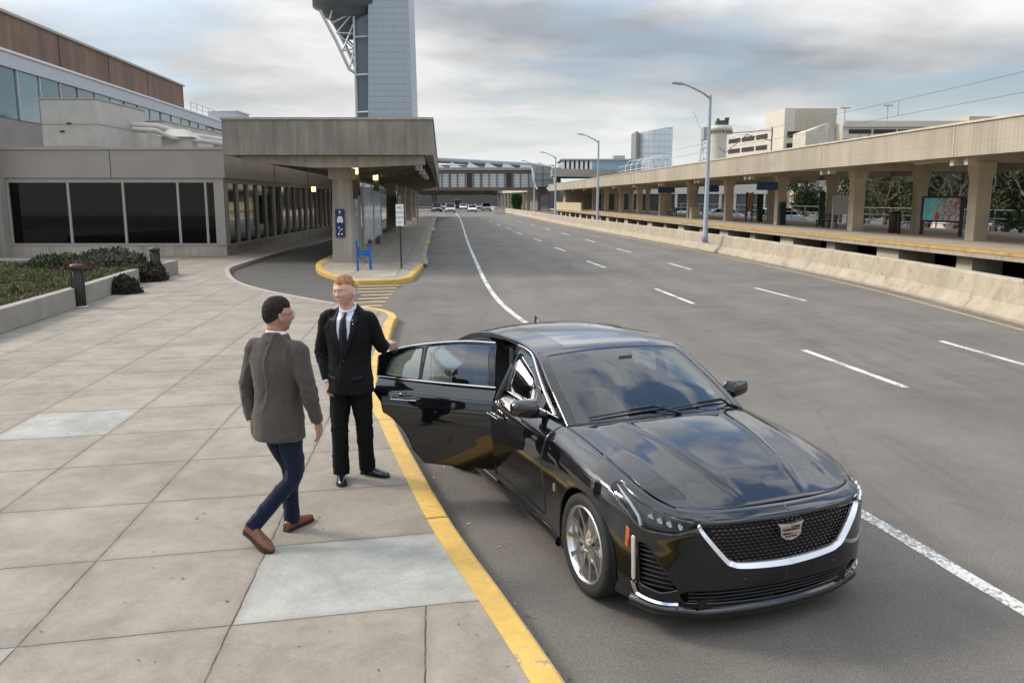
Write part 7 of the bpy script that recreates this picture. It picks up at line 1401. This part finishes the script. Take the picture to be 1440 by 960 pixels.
    for s in 'RL':
        hp, kn, an = J[s+'hip'], J[s+'kn'], J[s+'an']; cuff = an+(an-kn).normalized()*.035
        sp = spline([hp+Vector((0, 0, .02)), hp*.5+kn*.5, kn, kn*.5+an*.5, cuff], 6); rr_ = np.interp(np.linspace(0, 4, len(sp)), range(5), P.get('legr', [.098, .088, .070, .062, .060])); tr.tube(sp, list(rr_), 22)
    def dtr(V, N):
        rdg = 1-np.abs(vn(V+.03*np.stack([vn(V, 5, 41), vn(V, 5, 51), vn(V, 5, 61)], -1), 7, 78, (1, 1, .7)))*5; d = .006*np.clip(rdg, 0, 1)**2+.004*vn(V, 9, 1, (1, 1, .5))
        for s in 'RL':
            for jn, am, ext in (('kn', .006, .10), ('an', .007, .07), ('hip', .006, .09)):
                c = np.array(J[s+jn])+(np.array([0, 0, .05]) if jn == 'an' else 0); w_ = np.exp(-((V-c)**2).sum(1)/ext**2); d += am*w_*np.sin(V[:, 2]*110+V[:, 0]*60+vn(V, 9, 3)*7)*(.4+1.2*vn(V, 9, 9))
        return d
    tro = bake(tr, 'trousers', P['trousers'], t, .007, 4, dtr)
    # --- shoes
    for s in 'RL':
        hl_, to = Vector(P['shoe'+s][0]), Vector(P['shoe'+s][1]); d = (to-hl_).normalized(); L_ = .295; sdv = Vector((-d.y, d.x, 0)).normalized(); upv = sdv.cross(d)*-1; upv = upv if upv.z > 0 else -upv; m_ = MB(); rings = []
        for u, w_, h_ in ((0, .024, .060), (.05, .034, .075), (.2, .037, .085), (.36, .036, .082), (.5, .042, .066), (.68, .047, .052), (.85, .042, .042), (.96, .028, .034), (1.0, .014, .026)):
            c = hl_+d*L_*u; rings.append([tuple(c+sdv*w_*x_+upv*(h_*z_+.012)) for x_, z_ in ((-1, 0), (-1.02, .35), (-.85, .75), (-.45, 1), (.45, 1), (.85, .75), (1.02, .35), (1, 0))])
        m_.loft(rings); sh = m_.build('shoe', P['shoe'], t); sd_ = sh.modifiers.new('ss', 'SUBSURF'); sd_.levels = 1; sd_.render_levels = 1; so_ = MB(); rings = []
        for u, w_ in ((0, .026), (.05, .036), (.3, .036), (.5, .043), (.7, .049), (.86, .044), (.97, .029), (1.01, .014)): c = hl_+d*L_*u; k = .0 if .27 < u < .42 else 0; rings.append([tuple(c+sdv*w_*x_+upv*z_) for x_, z_ in ((-1, -.010), (-1, .016), (1, .016), (1, -.010))])
        so_.loft(rings, False); so_.build('sole', P['sole'], sh)
    # --- jacket
    jk = MB(); hem = P['hem']; cz = [(hem, P['hemw'], .150), (.93, .186, .138), (1.05, .172, .122), (1.15, .174, .118), (1.28, .198, .126), (1.38, .203, .120), (1.44, .185, .106), (1.482, .145, .088), (1.510, .100, .074), (1.530, .070, .062)]
    k_ = P.get('wide', 1.); rings = []
    for z_, hw, hd in cz: tt = np.clip((z_-.93)/.6, 0, 1); c = Vector((pel.x+(nk.x-pel.x)*tt, pel.y+(nk.y-pel.y)*tt, z_*P['h'])); rings.append(ring(c, hw*k_, hd*k_, F, 40, 2.4, (0, -.75 if z_ > 1.5 else (-.25 if z_ > 1.47 else 0))))
    jk.loft(rings)
    for s in 'RL':
        sh_, el, wr = J[s+'sh'], J[s+'el'], J[s+'wr']; cuff = wr+(wr-el).normalized()*-.012; inn = sh_+(nk-sh_)*.40+Vector((0, 0, -.012))
        sp = spline([inn, sh_+Vector((0, 0, -.0)), sh_*.55+el*.45, el, el*.45+wr*.55, cuff], 6); rr_ = np.interp(np.linspace(0, 5, len(sp)), range(6), [.048, .066, .064, .058, .050, .043]); jk.tube(sp, list(rr_), 22)
    def djk(V, N):
        rdg = 1-np.abs(vn(V+.03*np.stack([vn(V, 5, 40), vn(V, 5, 50), vn(V, 5, 60)], -1), 5.5, 77, (1, 1, .55)))*5; d = .007*np.clip(rdg, 0, 1)**2+.005*vn(V, 8, 5, (1, 1, .6))+.0025*vn(V, 22, 2, (1, 1, .5))
        for s in 'RL':
            for jn, am, ext, fq in (('el', .008, .10, 90), ('sh', .005, .09, 80), ('wr', .004, .08, 110)):
                c = np.array(J[s+jn]); w_ = np.exp(-((V-c)**2).sum(1)/ext**2); d += am*w_*np.sin((V[:, 2]+.5*V[:, 0])*fq+vn(V, 10, 4)*4)*(.5+.8*vn(V, 6, 7))
        c = np.array(pel)+np.array([0, 0, .16]); w_ = np.exp(-((V[:, 2]-c[2])/.07)**2); d += .004*w_*np.sin(V[:, 2]*70+np.abs(V[:, 0])*90+vn(V, 7, 8)*6)*(.3+1.5*vn(V, 8, 12)); return d
    jo = bake(jk, 'jacket', P['jacket'], t, .008, 5, djk)
    return t, dict(F=fz, sd=sd, nk=nk, pel=pel, rings=rings, J=J, jo=jo, hc=hc, Rm=Rm)
from mathutils.bvhtree import BVHTree
def drape(R_, pts, d, side=-1, n=None):
    """lay points given as (across, height) on the front (or back) of the jacket, d proud of it"""
    me = R_['jo'].data; tree = R_.setdefault('bvh', BVHTree.FromPolygons([v.co for v in me.vertices], [tuple(p.vertices) for p in me.polygons])); out = []
    for a_, z in pts:
        fz = R_['F']*(1 if side > 0 else -1); tt = min(max((z-.93)/.6, 0), 1); c = R_['pel']*(1-tt)+R_['nk']*tt; o = Vector((c.x, c.y, 0))+R_['sd']*a_+fz*.6+Vector((0, 0, z)); h = tree.ray_cast(o, -fz)
        p = h[0] if h[0] is not None else Vector((c.x, c.y, z))+R_['sd']*a_+fz*.07; out.append(tuple(p+fz*d))
    return out
def drape_patch(R_, poly, d, name, m, par, side=1, step=.012, thick=.004):
    xs = [p[0] for p in poly]; zs = [p[1] for p in poly]; A, B = grid(min(xs)-.004, max(xs)+.004, min(zs)-.004, max(zs)+.004, step)
    V, F = cutgrid(A, B, lambda a_, b_: np.array(drape(R_, list(zip(a_, b_)), d, side)), poly); o = MB().add([tuple(v) for v in V], F, True).build(name, m, par)
    sm = o.modifiers.new('sm', 'SMOOTH'); sm.iterations = 3; solidify(o, thick, 0); return o
# ---- driver in the black suit
BLKC = cloth('black_suit_cloth', (.0045, .0045, .0052), 120, .3, .8, .0)
drv, R1 = person(dict(label='smiling ginger-haired man in a black suit and tie holding the open car door', root=(-1.41, 7.08, .15), face=(-.16, -.98), look=(-.36, -.93), nod=.05, h=1.0, smile=True, headk=1.13, wide=1.05,
    head=(-.015, -.035, 1.683), skin=skinmat('fair_skin', (.56, .31, .22), (.62, .39, .30)), hairmat=hairmat('ginger_hair', (.20, .09, .038), (.42, .23, .11)), browmat=mat('ginger_brow', (.34, .19, .12), .8, 0, 0),
    hairline=lambda x, y, z: np.where(y < -.02, z-(.050-.10*x+.008*np.exp(-((np.abs(x)-.045)/.014)**2)), np.where(y < .03, z-(.046-(y+.02)*.7), z-(.012-(y-.03)*1.3))), hairthick=.010, legr=[.098, .090, .074, .070, .072],
    J=dict(pelvis=(0, 0, .93), neck=(0, .01, 1.52), Rsh=(-.182, .02, 1.445), Lsh=(.178, -.03, 1.445), Rel=(-.245, .045, 1.15), Rwr=(-.185, -.045, .90), Lel=(.275, .045, 1.20), Lwr=(.285, .20, 1.17),
           Rhip=(-.085, .01, .90), Lhip=(.085, .0, .90), Rkn=(-.098, -.02, .50), Lkn=(.105, .03, .50), Ran=(-.105, .0, .09), Lan=(.105, .12, .09)),
    handR=((.10, -.10, -1), (-.75, -.5, .1), 1, .28), handL=((.12, .75, .20), (-.1, -.2, 1), 1, .35), shoeR=((-.125, .075, .0), (-.055, -.22, .0)), shoeL=((.045, .165, .0), (.30, .045, .0)),
    shoe=mat('black_polished_leather', (.008, .008, .008), .15, 0, 0, coat=.6), sole=BLKPL, trousers=BLKC, jacket=BLKC, hem=.80, hemw=.198))
SHIRT = cloth('pale_blue_shirt', (.62, .64, .74), 60, .05, .7); SUITL = cloth('lapel_cloth', (.0065, .0065, .0072), 120, .2, .6, 0)
shp_ = [(-.078, 1.50), (-.050, 1.515), (.050, 1.515), (.078, 1.50), (.064, 1.34), (.004, 1.13), (-.004, 1.13), (-.064, 1.34)]
sh1 = drape_patch(R1, shp_, .003, 'shirt_front', SHIRT, drv)
for s in (-1, 1):
    drape_patch(R1, [(s*.076, 1.520), (s*.128, 1.43), (s*.110, 1.395), (s*.124, 1.375), (s*.060, 1.22), (s*.006, 1.10), (s*.0, 1.12), (s*.056, 1.34), (s*.066, 1.505)], .0085, 'lapel', SUITL, drv, thick=.007)
    drape_patch(R1, [(s*.070, .955), (s*.155, .965), (s*.155, .925), (s*.070, .915)], .003, 'pocket_flap', SUITL, drv, thick=.005)
# collar wings, a band round the neck, tie
nk = R1['nk']; cb = MB(); f_, s_ = R1['F'], R1['sd']
def collar(par, R_, m, r=.068, h=.040, dz=-.006):
    mb = MB(); nk = R_['nk']; f_, s_ = R_['F'], R_['sd']; V = []
    for i in range(33):
        a_ = -PI*.5+2*PI*i/32+PI*.02; c = Vector((nk.x, nk.y, nk.z+.012+dz)); o_ = s_*math.cos(a_)*r+f_*math.sin(a_)*-r*.95; fr = max(0, o_.dot(f_))/r; back = max(0, -o_.dot(f_))/r
        for rr_, zz in ((1.06, -.03-.03*fr), (1.0, h-.052*fr+.008*back), (1.05, h-.052*fr+.008*back), (1.09, -.012-.035*fr)): V.append(tuple(c+o_*rr_+Vector((0, 0, zz))))
    mb.add(V, [(i*4+j, i*4+j+1, (i+1)*4+j+1, (i+1)*4+j) for i in range(32) for j in range(3)], True); o = mb.build('shirt_collar', m, par); solidify(o, .003, 0); return o
collar(drv, R1, SHIRT)
for s in (-1, 1): drape_patch(R1, [(s*.006, 1.528), (s*.045, 1.522), (s*.042, 1.475), (s*.030, 1.460), (s*.014, 1.50)], .007, 'collar_wing', SHIRT, drv, thick=.004)
TIE = cloth('black_tie_silk', (.008, .008, .012), 80, .2, .4); tp = MB()
tw_ = [(1.512, .012, .016), (1.500, .017, .020), (1.480, .012, .016), (1.44, .024, .010), (1.34, .034, .008), (1.24, .036, .007), (1.19, .026, .006), (1.135, .010, .004)]
Vt = []
for z, w_, d_ in tw_: L3 = drape(R1, [(-w_, z), (0, z), (w_, z)], d_, 1); Vt += [L3[0], tuple(Vector(L3[1])+R1['F']*.005), L3[2]]
tp.add(Vt, [(i*3+j, i*3+j+1, (i+1)*3+j+1, (i+1)*3+j) for i in range(len(tw_)-1) for j in range(2)], True); to_ = tp.build('tie', TIE, drv); solidify(to_, .008, 0)
for (a_, z) in ((.078, 1.44), (.086, 1.41)): mb = MB(); mb.ball(drape(R1, [(-a_ if False else a_, z)], .013, 1)[0], .006, 10, 6); mb.build('lapel_pin', BRASS, drv)
mb = MB(); mb.ball(drape(R1, [(.0, 1.09)], .004, 1)[0], .008, 10, 6); mb.build('jacket_button', BLKPL, drv)
cf = MB(); J_ = R1['J']
for s in 'RL': d = (J_[s+'wr']-J_[s+'el']).normalized(); cf.tube([J_[s+'wr']-d*.03, J_[s+'wr']+d*.002], [.034, .034], 14)
cfo = cf.build('shirt_cuffs', SHIRT, drv)
# ---- walking man
GRYC = cloth('grey_brown_tweed', (.070, .060, .051), 150, .5, .95, .15); NAVY = cloth('navy_cloth', (.006, .010, .028), 120, .25, .85, .1)
TAN = mat('tan_leather', (.14, .045, .020), .35, 0, .25, scale=14, obj=True)
wk, R2 = person(dict(label='dark-haired man in a grey-brown jacket, navy trousers and tan shoes walking along the pavement', root=(-1.68, 5.80, .15), face=(.36, .93), look=(.80, .60), nod=.0, h=.975,
    head=(.022, .03, 1.640), skin=skinmat('warm_skin', (.38, .20, .13), (.46, .26, .18)), hairmat=hairmat('dark_brown_hair', (.010, .007, .005), (.035, .024, .018)), browmat=mat('dark_brow', (.02, .015, .012), .8, 0, 0),
    hairline=lambda x, y, z: np.where(y < -.02, z-(.055+.008*np.cos(x*60)), np.where(y < .012, z-(.055-(y+.02)*1.9), z-(-.005-(y-.012)*.75))), hairthick=.015,
    J=dict(pelvis=(.0, .0, .91), neck=(.01, .02, 1.475), Rsh=(.182, -.055, 1.400), Lsh=(-.165, .075, 1.405), Rel=(.255, -.10, 1.11), Rwr=(.285, -.02, .875), Lel=(-.235, .09, 1.11), Lwr=(-.20, .05, .865),
           Rhip=(.080, -.035, .88), Lhip=(-.070, .035, .88), Rkn=(.105, -.03, .485), Lkn=(.035, .12, .49), Ran=(-.155, -.165, .165), Lan=(.02, .15, .09)),
    handR=((.10, .22, -1), (.9, -.2, .1), -1, .32), handL=((.05, .0, -1), (-.9, .1, .1), 1, .45), shoeR=((-.235, -.135, .105), (-.02, -.275, .005)), shoeL=((-.010, .085, .0), (.125, .345, .0)),
    shoe=TAN, sole=mat('dark_sole', (.03, .018, .012), .6, 0, .1), trousers=NAVY, jacket=GRYC, hem=.775, hemw=.190, wide=1.0, legr=[.094, .082, .064, .056, .056]))
collar(wk, R2, mat('white_shirt', (.72, .72, .72), .7, 0, 0), .068, .050)
jc = MB(); V = []; nk = R2['nk']; f_, s_ = R2['F'], R2['sd']
for i in range(25):
    a_ = -PI*.15+1.3*PI*i/24; o_ = s_*math.cos(a_)*.080-f_*math.sin(a_)*.072; c = nk+Vector((0, 0, .0))
    for rr_, zz in ((.98, .035), (1.08, .036), (1.30, -.012), (1.32, -.03)): V.append(tuple(c+o_*rr_+Vector((0, 0, zz))))
jc.add(V, [(i*4+j, i*4+j+1, (i+1)*4+j+1, (i+1)*4+j) for i in range(24) for j in range(3)], True); o = jc.build('jacket_collar', GRYC, wk); solidify(o, .006, 0)
SEAM = cloth('seam_shadow', (.045, .037, .03), 100, .2)
o = drape_patch(R2, [(-.0025, 1.0), (.0025, 1.0), (.004, .775), (-.004, .775)], .002, 'back_vent', SEAM, wk, -1, .006, .002)
gl = MB(); Rm, hc = R2['Rm'], R2['hc']; L2W = lambda p: tuple(Rm @ np.array(p)+hc)
for s in (-1, 1): gl.tube([L2W((s*.031+.0215*math.cos(a_)*(1 if True else 0), -.100+.004*abs(math.cos(a_)), .006+.0165*math.sin(a_))) for a_ in np.linspace(0, 2*PI, 17)], .0018, 6); gl.tube([L2W((s*.053, -.096, .012)), L2W((s*.076, -.05, .014)), L2W((s*.080, .008, .012)), L2W((s*.080, .022, .0))], .0018, 6)
gl.tube([L2W((-.010, -.103, .010)), L2W((.010, -.103, .010))], .0018, 6); gl.build('glasses', BLKPL, wk)
cf = MB(); J_ = R2['J']
for s in 'RL': d = (J_[s+'wr']-J_[s+'el']).normalized(); cf.tube([J_[s+'wr']-d*.03, J_[s+'wr']-d*.003], [.033, .033], 14)
cf.build('shirt_cuffs', M['white_shirt'], wk)
